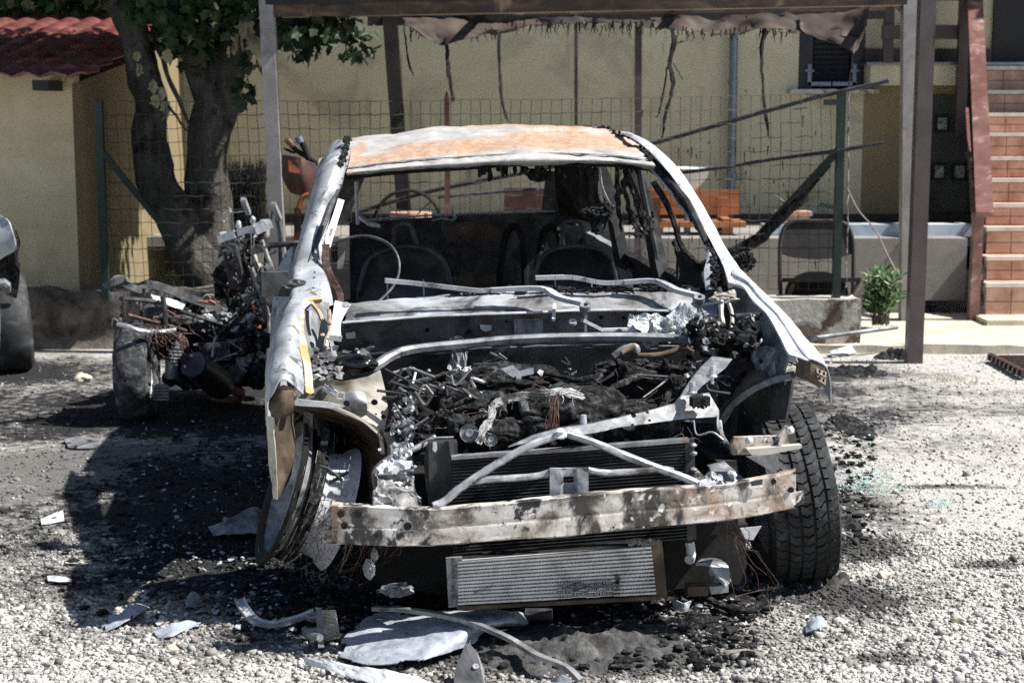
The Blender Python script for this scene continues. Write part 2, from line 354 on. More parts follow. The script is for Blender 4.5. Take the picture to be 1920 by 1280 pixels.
SOOT = [(-.15, 6.2, 1.4, 1.5, 1), (-1.15, 6.7, 1.0, 1.6, 1), (-.1, 5.25, 1.05, .62, 1), (.15, 4.72, .62, .2, .9), (-1.9, 8.9, 1.5, 1.2, 1), (-2.0, 7.4, .95, 1.0, .72),
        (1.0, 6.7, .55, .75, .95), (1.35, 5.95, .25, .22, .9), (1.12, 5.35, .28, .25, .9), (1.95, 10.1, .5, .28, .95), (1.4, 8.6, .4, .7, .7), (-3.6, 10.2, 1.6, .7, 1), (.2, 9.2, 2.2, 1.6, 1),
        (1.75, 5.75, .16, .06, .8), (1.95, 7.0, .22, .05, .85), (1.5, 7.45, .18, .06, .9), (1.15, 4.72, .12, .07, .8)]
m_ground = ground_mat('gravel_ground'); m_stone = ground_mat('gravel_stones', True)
def gh(x, y): return .012 * mn.noise(Vector((x * 1.3, y * 1.3, 0))) + .004 * mn.noise(Vector((x * 9, y * 9, 3)))
g = M(); xs = list(np.linspace(-4.2, 4.2, 150)); ys = list(np.linspace(3.6, 11.0, 130))
xs = [-60, -20, -9, -6] + xs + [6, 9, 20, 60]; ys = [-20, 0, 2, 3] + ys + [11.2, 13, 20, 60]
for y in ys:
    for x in xs: g.v.append(Vector((x, y, gh(x, y) if 3 < y < 11.1 and abs(x) < 5 else 0)))
for j in range(len(ys) - 1):
    for i in range(len(xs) - 1): a = j * len(xs) + i; g.f.append((a, a + 1, a + 1 + len(xs), a + len(xs)))
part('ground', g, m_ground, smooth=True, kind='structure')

def stones():
    rs = np.random.RandomState(3); v0 = np.array([(a, b, c) for c in (-.7, .7) for b in (-.7, .7) for a in (-.7, .7)] + [(0, 0, 1.0), (0, 0, -1.0)], float)
    f0 = np.array([(0, 1, 5), (0, 5, 4), (1, 3, 7), (1, 7, 5), (3, 2, 6), (3, 6, 7), (2, 0, 4), (2, 4, 6), (4, 5, 8), (5, 7, 8), (7, 6, 8), (6, 4, 8), (1, 0, 9), (3, 1, 9), (2, 3, 9), (0, 2, 9)])
    sets = []
    def lay(n, ylo, yhi, smin, smax, pw):
        y = ylo + (yhi - ylo) * rs.rand(n) ** 1.3; x = (rs.rand(n) * 2 - 1) * (.36 * y + .1); s = smin + (smax - smin) * rs.rand(n) ** pw
        sets.append((x, y, s))
    lay(62000, 4.15, 6.2, .0022, .0095, 2.2); lay(20000, 5.8, 10.9, .003, .010, 2.2); lay(700, 4.2, 8, .010, .020, 2.4); lay(900, 4.15, 5.2, .009, .018, 2.0)
    x = np.concatenate([s[0] for s in sets]); y = np.concatenate([s[1] for s in sets]); s = np.concatenate([s[2] for s in sets]); n = len(x)
    sc3 = np.stack([s * (.7 + .6 * rs.rand(n)), s * (.6 + .7 * rs.rand(n)), s * (.3 + .45 * rs.rand(n))], 1)
    V = v0[None] * (1 + .7 * (rs.rand(n, len(v0), 3) - .5)) * sc3[:, None, :]
    a = rs.rand(n) * 6.283; ca, sa = np.cos(a)[:, None], np.sin(a)[:, None]
    X = V[..., 0] * ca - V[..., 1] * sa; Y = V[..., 0] * sa + V[..., 1] * ca; tl = (rs.rand(n, 1) - .5) * .8; Zz = V[..., 2] + X * tl
    gz = np.array([gh(a_, b_) for a_, b_ in zip(x, y)])
    P = np.stack([X + x[:, None], Y + y[:, None], Zz + (gz + sc3[:, 2] * .55)[:, None]], -1).reshape(-1, 3)
    F = (f0[None] + (np.arange(n) * len(v0))[:, None, None]).reshape(-1, 3)
    me = bpy.data.meshes.new('gravel_stones'); me.vertices.add(len(P)); me.vertices.foreach_set('co', P.ravel())
    me.loops.add(F.size); me.loops.foreach_set('vertex_index', F.ravel().astype(np.int32)); me.polygons.add(len(F))
    me.polygons.foreach_set('loop_start', np.arange(0, F.size, 3, dtype=np.int32)); me.polygons.foreach_set('loop_total', np.full(len(F), 3, dtype=np.int32))
    me.update(calc_edges=True); me.materials.append(m_stone); o = bpy.data.objects.new('gravel', me); COL.objects.link(o); o['kind'] = 'stuff'
stones()

# ================================================================ building materials
def plaster(name, a, b_, s=3.0, stain=(.30, .25, .16), lo=.58): return mat(name, [(.3, a), (.7, b_)], s, .9, 0, (50, .5, .006), [(stain, 1.6, lo, lo + .2), (tuple(x * .62 for x in stain), 2.6, .62, .74, (2.2, 2.2, .35)), (tuple(x * .4 for x in stain), 7, .69, .72)], spec=.2)
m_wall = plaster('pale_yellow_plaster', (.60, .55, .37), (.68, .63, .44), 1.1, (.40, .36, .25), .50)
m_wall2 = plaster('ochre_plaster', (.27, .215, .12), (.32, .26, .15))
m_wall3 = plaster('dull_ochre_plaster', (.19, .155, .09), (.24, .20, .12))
m_owall = plaster('weathered_yellow_render', (.52, .44, .27), (.70, .61, .40), 2.2, (.38, .33, .23), .53)
m_conc = mat('concrete', [(.3, (.34, .32, .29)), (.6, (.56, .54, .49)), (.8, (.66, .63, .58))], 6, .9, 0, (30, .8, .012), [((.13, .10, .075), 3.2, .54, .60), ((.06, .05, .04), 9, .60, .68)], spec=.2)
m_concg = mat('grey_render', [(.3, (.20, .19, .18)), (.7, (.30, .29, .27))], 4, .9, 0, (50, .3, .003), spec=.2)
m_kerb = mat('limestone_kerb', [(.3, (.42, .37, .28)), (.6, (.58, .53, .44)), (.8, (.66, .62, .54))], 5, .9, 0, (40, .6, .006), [((.22, .17, .10), 5, .62, .72)], spec=.2)
m_rubble = mat('rubble_stone', [(.3, (.06, .055, .05)), (.5, (.15, .135, .115)), (.7, (.30, .27, .23))], 5, .95, 0, (30, .8, .015), [((.025, .024, .022), 3, .52, .64)], spec=.2)
m_bpost = mat('brown_painted_steel', [(.3, (.065, .05, .047)), (.7, (.11, .09, .085))], 5, (.35, .55), .1, (40, .15, .002), [((.02, .02, .02), 3, .62, .72, (3, 3, .6))])
m_gpost = mat('greyed_painted_steel', [(.3, (.18, .17, .17)), (.6, (.30, .285, .285)), (.8, (.36, .34, .33))], 5, (.5, .7), .1, (40, .2, .002), [((.12, .07, .05), 4, .60, .72)])
m_blackpost = mat('charred_steel', [(.3, (.012, .011, .011)), (.7, (.035, .03, .028))], 6, .7, .1, (30, .4, .003))
m_tarp = mat('brown_tarpaulin', [(.3, (.025, .018, .014)), (.6, (.075, .052, .04)), (.8, (.12, .088, .068))], 4, .7, 0, (30, .5, .004))
m_green = mat('green_coated_steel', [(.3, (.006, .018, .015)), (.7, (.011, .034, .028))], 9, .5, 0, (40, .3, .002), [((.015, .018, .018), 8, .55, .66), ((.35, .36, .35), 30, .68, .74)])
m_wire = mat('scorched_fence_wire', [(.3, (.02, .02, .018)), (.6, (.045, .045, .04)), (.8, (.12, .11, .10))], 3, .7, .2)
m_bark = mat('fig_bark', [(.3, (.03, .028, .024)), (.55, (.085, .08, .07)), (.75, (.19, .18, .16))], 7, .92, 0, (34, 1.0, .03), [((.02, .018, .016), 5, .56, .66)], stretch=(1, 1, .45), spec=.2)
m_rail = mat('red_brown_paint', [(.3, (.12, .05, .043)), (.55, (.20, .10, .085)), (.75, (.40, .29, .26))], 6, (.3, .5), 0, (30, .15, .002), [((.45, .36, .33), 9, .60, .74)])
m_drail = mat('dark_brown_paint', [(.3, (.035, .022, .02)), (.7, (.06, .04, .035))], 6, .4)
m_brick = mat('terracotta_tile', [(.3, (.38, .20, .135)), (.5, (.54, .33, .235)), (.7, (.64, .46, .36))], 5, .6, 0, (40, .2, .002), [((.62, .5, .42), 7, .62, .75)], detail=3)
m_nose = mat('pale_stone_nosing', [(.3, (.46, .40, .34)), (.5, (.62, .56, .49)), (.7, (.70, .65, .58))], 8, .6)
m_black = mat('dark_opening', [(.3, (.008, .008, .009)), (.7, (.014, .014, .015))], 3, .6)
m_shut = mat('dark_blue_green_shutter', [(.3, (.008, .012, .016)), (.7, (.015, .022, .028))], 5, .45)
m_zinc = mat('zinc_pipe', [(.3, (.13, .16, .21)), (.7, (.26, .31, .38))], 5, .35, .6)
m_door = mat('dark_grey_door_paint', [(.3, (.055, .06, .055)), (.7, (.085, .09, .083))], 3, .5)
m_glass = mat('small_window_glass', [(.3, (.05, .06, .05)), (.5, (.35, .36, .32)), (.7, (.6, .6, .55))], 14, .15, 0, dist=2)

# ================================================================ HOUSE
HY = 15.0
house = thing('house', (0, HY, 0), 'pale yellow rendered house with balcony and shuttered window behind the carport', 'house')
wz = W(960, 415, HY).z
g = M(); x0, x1 = W(1475, 300, HY).x, W(1632, 300, HY).x
# wall in pieces round the window
wx0, wx1 = W(1498, 100, HY).x, W(1622, 100, HY).x; wz0, wz1 = W(1500, 168, HY).z, W(1500, -60, HY).z
dx0, dx1 = W(1738, 300, HY).x, W(1830, 300, HY).x; dz1 = W(1740, 176, HY).z
def wallbox(xa, xb, za, zb, y0=HY, d=.3): box(g, ((xa + xb) / 2, y0 + d / 2, (za + zb) / 2), xb - xa, d, zb - za)
wallbox(-7, wx0, 0, 5.2); wallbox(wx0, wx1, 0, wz0); wallbox(wx0, wx1, wz1, 5.2); wallbox(wx1, 9, wz + 1.45, 5.2)
part('wall', g, m_wall, house)
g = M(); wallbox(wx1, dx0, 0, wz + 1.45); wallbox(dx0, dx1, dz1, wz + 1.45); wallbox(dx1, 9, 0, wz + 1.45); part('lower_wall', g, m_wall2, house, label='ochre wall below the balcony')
g = M(); box(g, (1, HY + .1, wz + .02), 16, .28, .1); part('skirting', g, m_drail, house)
g = M(); box(g, (1, HY - .28, 5.3), 17, 1.3, .16); part('roof', g, m_drail, house)
g = M(); box(g, (7.6, 14.6, 2.6), 2.6, 1.3, 5.2); part('unseen_shade_wing', g, m_wall, house)  # block out of view, added to shade the upper steps and wall
# shuttered window
win = part('window', box(M(), ((wx0 + wx1) / 2, HY + .2, (wz0 + wz1) / 2), wx1 - wx0, .04, wz1 - wz0), m_black, house)
g = M(); nsl = 22
for i in range(nsl):
    z = wz0 + .04 + (wz1 - wz0 - .08) * (i + .5) / nsl; box(g, ((wx0 + wx1) / 2, HY + .03, z), (wx1 - wx0) * .54, .03, .05, rx=R(35))
part('shutter', g, m_shut, win)
for sx in (0, 1):
    g = M(); cx = wx0 + (wx1 - wx0) * (.11 if sx == 0 else .89); box(g, (cx, HY + .02, (wz0 + wz1) / 2), (wx1 - wx0) * .2, .05, wz1 - wz0 - .02); part('shutter_stile', g, m_shut, win)
    g = M(); ex = wx0 + (wx1 - wx0) * (.16 if sx == 0 else .84); dr = 1 if sx == 0 else -1
    box(g, (ex, HY - .02, wz0 + .13), .035, .02, .2); box(g, (ex + dr * .09, HY - .02, wz0 + .05), .22, .02, .035); box(g, (ex, HY - .02, wz0 + .17), .08, .018, .02); part('hinge', g, m_zinc, win)
g = M(); box(g, ((wx0 + wx1) / 2, HY - .06, wz0 - .02), wx1 - wx0 + .2, .2, .04); part('sill', g, m_conc, win)
# drainpipe
g = M(); tube(g, [W(1377, -80, HY - .09), W(1376, 60, HY - .09), W(1372, 300, HY - .09), W(1369, 440, HY - .09)], .04, 14)
dp = part('drainpipe', g, m_zinc, house, smooth=True)
for py in (155, 330): g = M(); p = W(1374, py, HY - .09); lathe(g, p, Z, [(.04, -.025), (.046, -.025), (.046, .025), (.04, .025)], 16); part('pipe_clip', g, m_zinc, dp)
# balcony
BY = 14.72; bz0, bz1 = W(1700, 160, BY).z, W(1700, 122, BY).z; bx0 = W(1632, 140, BY).x
g = M(); box(g, ((bx0 + 9) / 2, (BY + HY) / 2 - .001, (bz0 + bz1) / 2), 9 - bx0, HY - BY - .004, bz1 - bz0); bal = part('balcony_slab', g, m_wall, house)
g = M(); box(g, ((bx0 + 9) / 2 - .02, BY + .12, bz1 + .012), 9 - bx0 + .04, .3, .022); part('edge_strip', g, m_zinc, bal)
g = M(); box(g, ((bx0 + 9) / 2, HY - .02, bz1 + .09), 9 - bx0, .03, .13); part('dado', g, m_drail, bal)
g = M()
for px in (1664, 1812): a = W(px, 118, BY - .03); box(g, (a.x, BY - .03, a.z + .5), .09, .05, 1.0)
for (ya, yb) in ((48, 74), (-6, 2), (-58, -40)):
    za, zb = W(1700, yb, BY - .03).z, W(1700, ya, BY - .03).z; xa, xb = W(1650, 60, BY).x, W(1822, 60, BY).x; box(g, ((xa + xb) / 2, BY - .085, (za + zb) / 2), xb - xa, .05, zb - za)
part('balcony_railing', g, m_drail, house)
# dark door with four small panes, below the balcony
dr_ = part('door', box(M(), ((dx0 + dx1) / 2, HY + .08, dz1 / 2 + .1), dx1 - dx0, .06, dz1 - .2), m_door, house)
for (px, py) in ((1766, 232), (1802, 232), (1760, 322), (1798, 322)):
    p = W(px, py, HY + .04); fr = part('window_frame', box(M(), p, .135, .03, .16), m_black, dr_); part('pane', box(M(), p - Vector((0, .018, 0)), .085, .01, .11), m_glass, fr)
g = M(); box(g, W(1960, 20, HY - .02), .95, .05, 1.35); part('upper_door', g, m_black, house, label='dark open doorway at the top of the stairs')
# raised terrace in front of the house
TY = 12.9; tz = W(1600, 447, TY).z; tx0, tx1 = W(1330, 500, TY).x, W(1822, 500, TY).x
g = M(); box(g, ((tx0 - 3 + W(1700, 500, TY).x) / 2, TY + .15, tz / 2), W(1700, 500, TY).x - tx0 + 3, .3, tz)
xa, xb = W(1700, 500, TY).x, W(1812, 500, TY).x; box(g, ((xa + xb) / 2, TY + .155, (tz + .16) / 2), xb - xa, .3, tz - .16)
xa, xb = W(1700, 500, TY).x, W(1812, 500, TY).x
tw = part('terrace_wall', g, m_concg); tag(tw, 'low grey rendered wall edging the terrace behind the folding chair', 'wall')
g = M(); box(g, (-.4, (TY + HY) / 2 + .15, tz - .05), 8.4, HY - TY - .31, .08); part('terrace', g, m_concg, kind='structure')
g = M(); xa, xb = W(1432, 440, TY + .3).x, W(1822, 440, TY + .3).x; box(g, ((xa + xb) / 2, TY + .38, W(1500, 432, TY + .3).z), xb - xa, .22, .1)
o = part('pipe_duct', g, mat('pale_blue_painted_ledge', [(.3, (.16, .19, .22)), (.5, (.42, .5, .6)), (.7, (.6, .64, .68))], 3, .5)); tag(o, 'pale blue-grey ledge along the top of the grey terrace wall', 'ledge')

# ================================================================ STAIRCASE
st = thing('staircase', (3.9, 12.5, 0), 'terracotta tiled outdoor staircase with pale nosings, climbing to the balcony', 'staircase')
ny = [531, 481, 426, 382, 335, 294, 249, 212, 170, 125]; px0 = [1852, 1853, 1853, 1852, 1850, 1848, 1847, 1846, 1845, 1843]
prev = W(1900, 592, 12.42).z
def tiles(m, xa, xb, za, zb, y):
    n = int((xb - xa) / .2) + 1
    rows = 2; h = (zb - za) / rows
    for r_ in range(rows):
        for i in range(n):
            a = xa + i * .2; b2 = min(a + .194, xb)
            if b2 - a > .02: box(m, ((a + b2) / 2, y + .006 + ru(0, .0015), za + h * (r_ + .5)), b2 - a, .02, h - .006)
for k, yy in enumerate(ny):
    Y = 12.45 + .25 * k; z = W(1900, yy, Y).z; xa = W(px0[k] - 2, yy, Y).x; xb = 6.2
    g = M(); tiles(g, xa, xb, prev, z - .035, Y); ri = part('riser', g, m_brick, st)
    g = M(); box(g, ((xa + xb) / 2, Y + .16, (prev + z) / 2 - .02), xb - xa, .28, max(z - prev - .01, .05)); part('backing', g, m_conc, ri)
    g = M(); box(g, ((xa + xb) / 2, Y + .005, z - .014), xb - xa + .02, .06, .034); part('nosing', g, m_nose, ri)
    g = M(); box(g, ((xa + xb) / 2 - .001, Y + .15, z - .012), xb - xa, .23, .02); part('tread', g, m_brick, ri)
    prev = z + .004
g = M(); Yb = 12.1; box(g, (W(1850, 600, Yb).x + 1.4, Yb + .17, .04), 2.8, .38, .12); part('plinth', g, m_kerb, st)
# stair railing
rl = thing('stair_railing', (3.7, 12.4, 0), 'red-brown painted metal railing sloping down along the tiled staircase', 'railing')
A = W(1827, -30, 14.7); B = W(1846, 402, 12.35)
g = M(); bar(g, A, B, .13, .05); part('handrail', g, m_rail, rl)
g = M(); a = W(1836, 398, 12.4); b = W(1838, 606, 12.4); bar(g, (a.x, 12.42, a.z), (a.x - .01, 12.42, .02), .075, .075, up=Vector((0, 1, 0))); part('newel_post', g, m_rail, rl)
for (a, b) in (((1813, 205, 14.2), (1833, 560, 12.5)), ((1826, 120, 14.4), (1840, 570, 12.5)), ((1817, 60, 14.66), (1822, 240, 14.62))):
    g = M(); bar(g, W(*a), W(*b), .025, .04); part('lower_rail', g, m_rail if a[1] > 60 else m_drail, rl)
g = M(); a = W(1812, -60, 14.62); box(g, (a.x - .01, 14.6, 2.35), .09, .07, 1.8); part('upper_post', g, m_drail, rl)
for (px, py) in ((1820, 290), (1828, 345), (1830, 470), (1834, 530)):
    g = M(); p = W(px, py, 13.0 if py < 400 else 12.46); box(g, p, .08, .03, .05); part('bracket', g, m_black, rl)

# ================================================================ low walls and kerb
def rough_block(name, x0, x1, y0, y1, z1, m_, label, cat, amp=.012, seed=0, z0=-.05):
    nx = max(4, int((x1 - x0) / .06)); nz = 8; ny_ = 5; mm = M()
    def dv(p): return p + Vector((mn.noise(p * 4 + Vector((seed, 0, 0))), mn.noise(p * 4 + Vector((0, seed, 9))), mn.noise(p * 5 + Vector((5, 0, seed))))) * amp
    rows = []
    ring = [(y1, z0 + (z1 - z0) * j / nz) for j in range(nz)] + [(y1 + (y0 - y1) * j / ny_, z1) for j in range(ny_)] + [(y0, z1 + (z0 - z1) * j / nz) for j in range(nz + 1)]
    for (y, z) in ring: rows.append([dv(Vector((x0 + (x1 - x0) * i / nx, y, z))) for i in range(nx + 1)])
    W_ = nx + 1
    mm.v = [p for r_ in rows for p in r_]
    for j in range(len(rows) - 1):
        for i in range(nx): a = j * W_ + i; mm.f.append((a, a + W_, a + W_ + 1, a + 1))
    mm.f.append(tuple(j * W_ for j in range(len(rows)))); mm.f.append(tuple(j * W_ + nx for j in range(len(rows) - 1, -1, -1)))
    o = part(name, mm, m_, label=label, cat=cat, smooth=True, angle=50); return o
zt = W(1540, 562, 11.1).z
rough_block('garden_wall', W(1320, 600, 11.1).x, W(1613, 600, 11.1).x, 11.1, 11.4, zt, m_conc, 'low cracked cream concrete wall end under the right half of the wire fence', 'wall', .016)
g = M(); gx0, gx1 = -3.3, W(1320, 600, 11.1).x - .02
rough_block('stone_wall', -5.2, gx1, 11.25, 11.55, .42, m_rubble, 'low dark rubble stone wall below the fence and the outbuilding', 'wall', .05, 4)
zk = W(1700, 643, 11.12).z
rough_block('kerb', W(1500, 650, 11.1).x, 8.5, 11.02, 11.5, zk, m_kerb, None, None, .014, 2)['kind'] = 'structure'
g = M(); box(g, (4.6, 12.0, .03), 8, 1.75, .06); part('path', g, m_kerb, kind='structure')
g = M(); xa = W(1885, 680, 10.4).x
for i in range(8): box(g, (xa + .25, 10.0 + i * .09, .035), .6, .03, .03)
for q in (0, .56): box(g, (xa - .02 + q, 10.3, .035), .03, .75, .05)
o = part('floor_grate', g, m_drail); tag(o, 'rusty brown metal grate lying on the gravel beside the kerb', 'grate')

# ================================================================ OUTBUILDING
ob = thing('outbuilding', (-4, 11.4, 0), 'yellow rendered outbuilding with a red tiled roof behind the burnt motorcycle', 'outbuilding')
ox = W(140, 300, 11.4).x
g = M(); box(g, ((ox - 8) / 2, 11.5, 1.15), ox + 8, .2, 1.6); part('wall', g, m_owall, ob)
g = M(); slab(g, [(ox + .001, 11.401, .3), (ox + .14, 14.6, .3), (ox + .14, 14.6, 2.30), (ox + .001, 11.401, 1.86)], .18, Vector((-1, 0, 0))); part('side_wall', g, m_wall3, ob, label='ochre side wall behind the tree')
ez = W(100, 152, 11.1).z; rz_ = W(100, 36, 14.6).z; rx1 = W(165, 150, 11.1).x
g = M(); NX, NY = 260, 150; x_0, x_1 = -7.2, rx1
for j in range(NY + 1):
    t = j / NY; y = 11.08 + (14.7 - 11.08) * t; z0 = ez + (rz_ - ez) * t; ph = (y - 11.08) / .36; st_ = (ph % 1.0)
    for i in range(NX + 1):
        s_ = i / NX; xx = x_0 + (x_1 - x_0 + (.03 if t > .5 else 0)) * s_
        z = z0 + .03 * (1 - st_) + .028 * (abs(math.sin(xx * math.pi / .19)) ** 1.0) * 1.1 + .006 * mn.noise(Vector((xx * 2, y * 3, 0)))
        g.v.append(Vector((xx, y, z)))
n0 = len(g.v); g.v += [p - Z * .012 for p in g.v[:n0]]
for j in range(NY):
    for i in range(NX):
        a = j * (NX + 1) + i; q = (a, a + 1, a + NX + 2, a + NX + 1); g.f.append(q); g.f.append(tuple(n0 + k for k in reversed(q)))
for i in range(NX): g.f.append((i + 1, i, i + n0, i + 1 + n0))
for j in range(NY): a = j * (NX + 1) + NX; b = a + NX + 1; g.f.append((b, a, a + n0, b + n0))
m_tile = mat('red_glazed_tile', [(.3, (.07, .025, .025)), (.5, (.17, .055, .048)), (.7, (.30, .11, .09))], 5, (.25, .45), 0, (40, .2, .002), [((.08, .06, .055), 4, .55, .68), ((.5, .42, .3), 22, .70, .75)])
part('roof', g, m_tile, ob, smooth=True)
g = M(); p = W(95, 160, 11.3); box(g, (p.x, 11.3, p.z - .005), .11, .5, .07); part('rafter_end', g, m_black, ob)
g = M(); box(g, ((x_0 + x_1) / 2, 12.9, ez - .03), x_1 - x_0 - .3, .1, .08); part('purlin', g, m_black, ob)
# ================================================================ TREES
m_leaf = mat('fig_leaf', [(.3, (.010, .020, .009)), (.5, (.022, .042, .016)), (.7, (.055, .085, .03))], 9, .6, 0, spec=.35)
m_leafd = mat('scorched_leaf', [(.3, (.02, .018, .012)), (.5, (.04, .04, .022)), (.75, (.13, .11, .06))], 9, .8, 0, spec=.3)
def leaf(m, c, s, d=None):
    """lobed fig leaf, hanging, slightly folded"""
    c = Vector(c); d = Vector((ru(-.7, .7), ru(-.7, .7), ru(-1, .1))).normalized() if d is None else Vector(d).normalized()
    w_ = d.cross(Vector((ru(-1, 1), ru(-1, 1), ru(-1, 1)))).normalized(); nn = d.cross(w_); f = ru(.1, .35)
    L = [(0, 0), (.35, .2), (.30, .45), (.52, .62), (.28, .66), (.2, .85), (0, 1.05)]
    cen = [c + d * (y * s) for x, y in L]; k = len(L); vs = []
    for sgn in (-1, 1):
        vs += [c + d * (y * s) + w_ * (sgn * x * s) + nn * (x * f * s) for x, y in L]
    fs = [(0, 1, 2, 6), (2, 3, 4, 6), (4, 5, 6)]
    m.add(vs[:k], fs); m.add(vs[k:], [tuple(reversed(q)) for q in fs])
def crown_mesh(clumps, n, smin, smax):
    m = M()
    tot = sum(c[3] * c[4] * c[5] for c in clumps) ** 1
    for (x, y, z, rx, ry, rz) in [c for c in clumps]:
        k = int(n * (rx * ry * rz) ** .67 / sum((c[3] * c[4] * c[5]) ** .67 for c in clumps))
        for _ in range(k):
            while True:
                a, b, c_ = ru(-1, 1), ru(-1, 1), ru(-1, 1); q = a * a + b * b + c_ * c_
                if q < 1: break
            e = 1 / max(q ** .5, .3) * ru(.55, 1) if rnd() < .6 else 1
            a, b, c_ = a * e, b * e, c_ * e
            if mn.noise(Vector((x + a * rx, y + b * ry, z + c_ * rz)) * 5) < -.12: continue
            leaf(m, (x + a * rx, y + b * ry, z + c_ * rz), ru(smin, smax))
    return m
TY_ = 11.85
tree = thing('fig_tree', (W(400, 540, TY_).x, TY_, 0), 'old fig tree with two leaning grey trunks behind the wire fence', 'tree')
def limb(name, pts, rs, Y=TY_, parent=tree, sub=6, **k):
    g = M(); P = [W(p[0], p[1], p[2] if len(p) > 2 else Y) for p in pts]; P = crs(P, sub); N = len(P)
    K = 16; vs = []
    tube(g, P, rs, K)
    g.v = [p + Vector((mn.noise(p * 3.2), mn.noise(p * 3.2 + Vector((7, 0, 0))), mn.noise(p * 3.5 + Vector((0, 7, 0))))) * .05 + Vector((mn.noise(p * 13), mn.noise(p * 13 + Vector((3, 3, 3))), 0)) * .012 for p in g.v]
    return part(name, g, m_bark, parent, smooth=True, angle=80, **k)
limb('trunk', [(405, 660, 11.85), (400, 545), (340, 430), (292, 330), (277, 250), (281, 190), (264, 120), (247, 50), (232, -40), (225, -120)], [.24, .19, .16, .145, .125, .115, .12, .125, .12, .11], label='leaning left trunk with pale bark')
limb('trunk', [(400, 640), (398, 520), (393, 400), (393, 300), (402, 200), (422, 130), (440, 60), (440, -20), (445, -110)], [.25, .22, .175, .16, .165, .145, .115, .10, .10], Y=11.95, label='thick upright right trunk')
limb('limb', [(400, 220, 11.9), (375, 130, 11.9), (350, 60, 11.8), (330, -20, 11.7)], [.14, .10, .08, .06])
limb('limb', [(440, 120, 11.9), (480, 60, 11.7), (545, 35, 11.5), (640, 40, 11.3), (680, 60, 11.2)], [.09, .06, .035, .02, .01])
limb('limb', [(265, 60, 11.85), (300, 110, 11.7), (330, 190, 11.6), (352, 235, 11.6)], [.03, .018, .014, .008])
limb('limb', [(250, 75, 11.8), (290, 150, 11.6), (310, 200, 11.5), (350, 250, 11.5)], [.02, .014, .01, .006])
limb('limb', [(440, 20, 11.9), (520, -30, 11.5), (600, 10, 11.4), (650, 55, 11.3)], [.07, .05, .03, .01])
def wc(px, py, Y, r, ry=None, rz=None): p = W(px, py, Y); return (p.x, p.y, p.z, r, ry or r, rz or r)
cl = [wc(600, 45, 11.4, .28, .3, .16), (*wc(660, 60, 11.3, .17)[:3], .17, .2, .2), wc(560, 70, 11.4, .2, .2, .16), wc(540, 20, 11.4, .25), wc(350, 20, 11.6, .35, .4, .16), wc(400, 25, 11.5, .25, .3, .22), wc(330, 60, 11.7, .16, .2, .14),
      wc(300, 5, 11.5, .3, .3, .16), wc(470, 10, 11.5, .2), wc(470, 130, 11.6, .09, .1, .14), wc(455, 165, 11.65, .07, .08, .09), wc(380, 70, 11.8, .14, .2, .12), wc(345, 100, 11.8, .09),
      (-2.6, 12.0, 3.0, 1.3, 1.1, .5), (-3.6, 12.2, 3.3, 1.2, 1.1, .6), (-1.6, 11.9, 3.2, 1.0, 1.0, .5), (-2.6, 12.2, 4.0, 1.6, 1.3, .7)]
hi = crown_mesh([(-1.9, 11.7, 3.3, 1.3, 1.0, .5), (-2.9, 11.5, 3.3, 1.2, 1.0, .5), (-1.2, 11.4, 3.5, .9, .8, .4), (-2.2, 12.6, 3.2, 1.2, .8, .4)], 3800, .16, .28)  # extra unseen leaf clumps, placed to deepen the shade on the outbuilding
lo = crown_mesh(cl, 11500, .055, .125); lo.add(hi.v, hi.f); part('crown', lo, m_leaf, tree)
# a few withered leaves on the bare twigs
g = M()
for (px, py) in ((255, 95), (258, 118), (285, 150), (292, 175), (312, 205), (315, 95), (322, 100), (352, 40), (352, 60), (437, 50), (450, 70), (433, 85), (470, 60), (300, 165), (310, 190)):
    for _ in range(2): leaf(g, W(px + ru(-4, 4), py + ru(-4, 4), 11.5), ru(.06, .11), (ru(-.3, .3), ru(-.2, .2), -1))
for (px, py) in ((465, 32), (470, 50), (475, 66)): leaf(g, W(px, py, 11.5), .16, (ru(-.4, .4), -.2, -1))
part('withered_leaves', g, mat('withered_leaf', [(.3, (.2, .17, .08)), (.7, (.42, .38, .26))], 6, .8), tree)
bt = thing('laurel_tree', (-4.6, 15.0, 0), 'dense dark green tree rising behind the red tiled roof', 'tree')
def btrunk(x, y): g = M(); tube(g, [(x, y, 0), (x + .1, y, 1.2), (x, y, 2.6)], [.14, .11, .07], 10, 4); part('trunk', g, m_bark, bt, smooth=True)
btrunk(-4.7, 15.1)
m_leaf2 = mat('laurel_leaf', [(.3, (.015, .045, .012)), (.55, (.04, .10, .025)), (.75, (.12, .20, .05))], 3, .45, 0, spec=.5)
part('crown', crown_mesh([(-4.9, 15.0, 2.65, .8, .5, .42), (-3.9, 15.0, 2.75, .75, .5, .42), (-3.3, 14.8, 2.85, .5, .4, .34), (-5.8, 15, 2.6, .8, .5, .5), (-4.4, 15, 3.4, 1.6, .8, .6)], 6000, .08, .15), m_leaf2, bt)
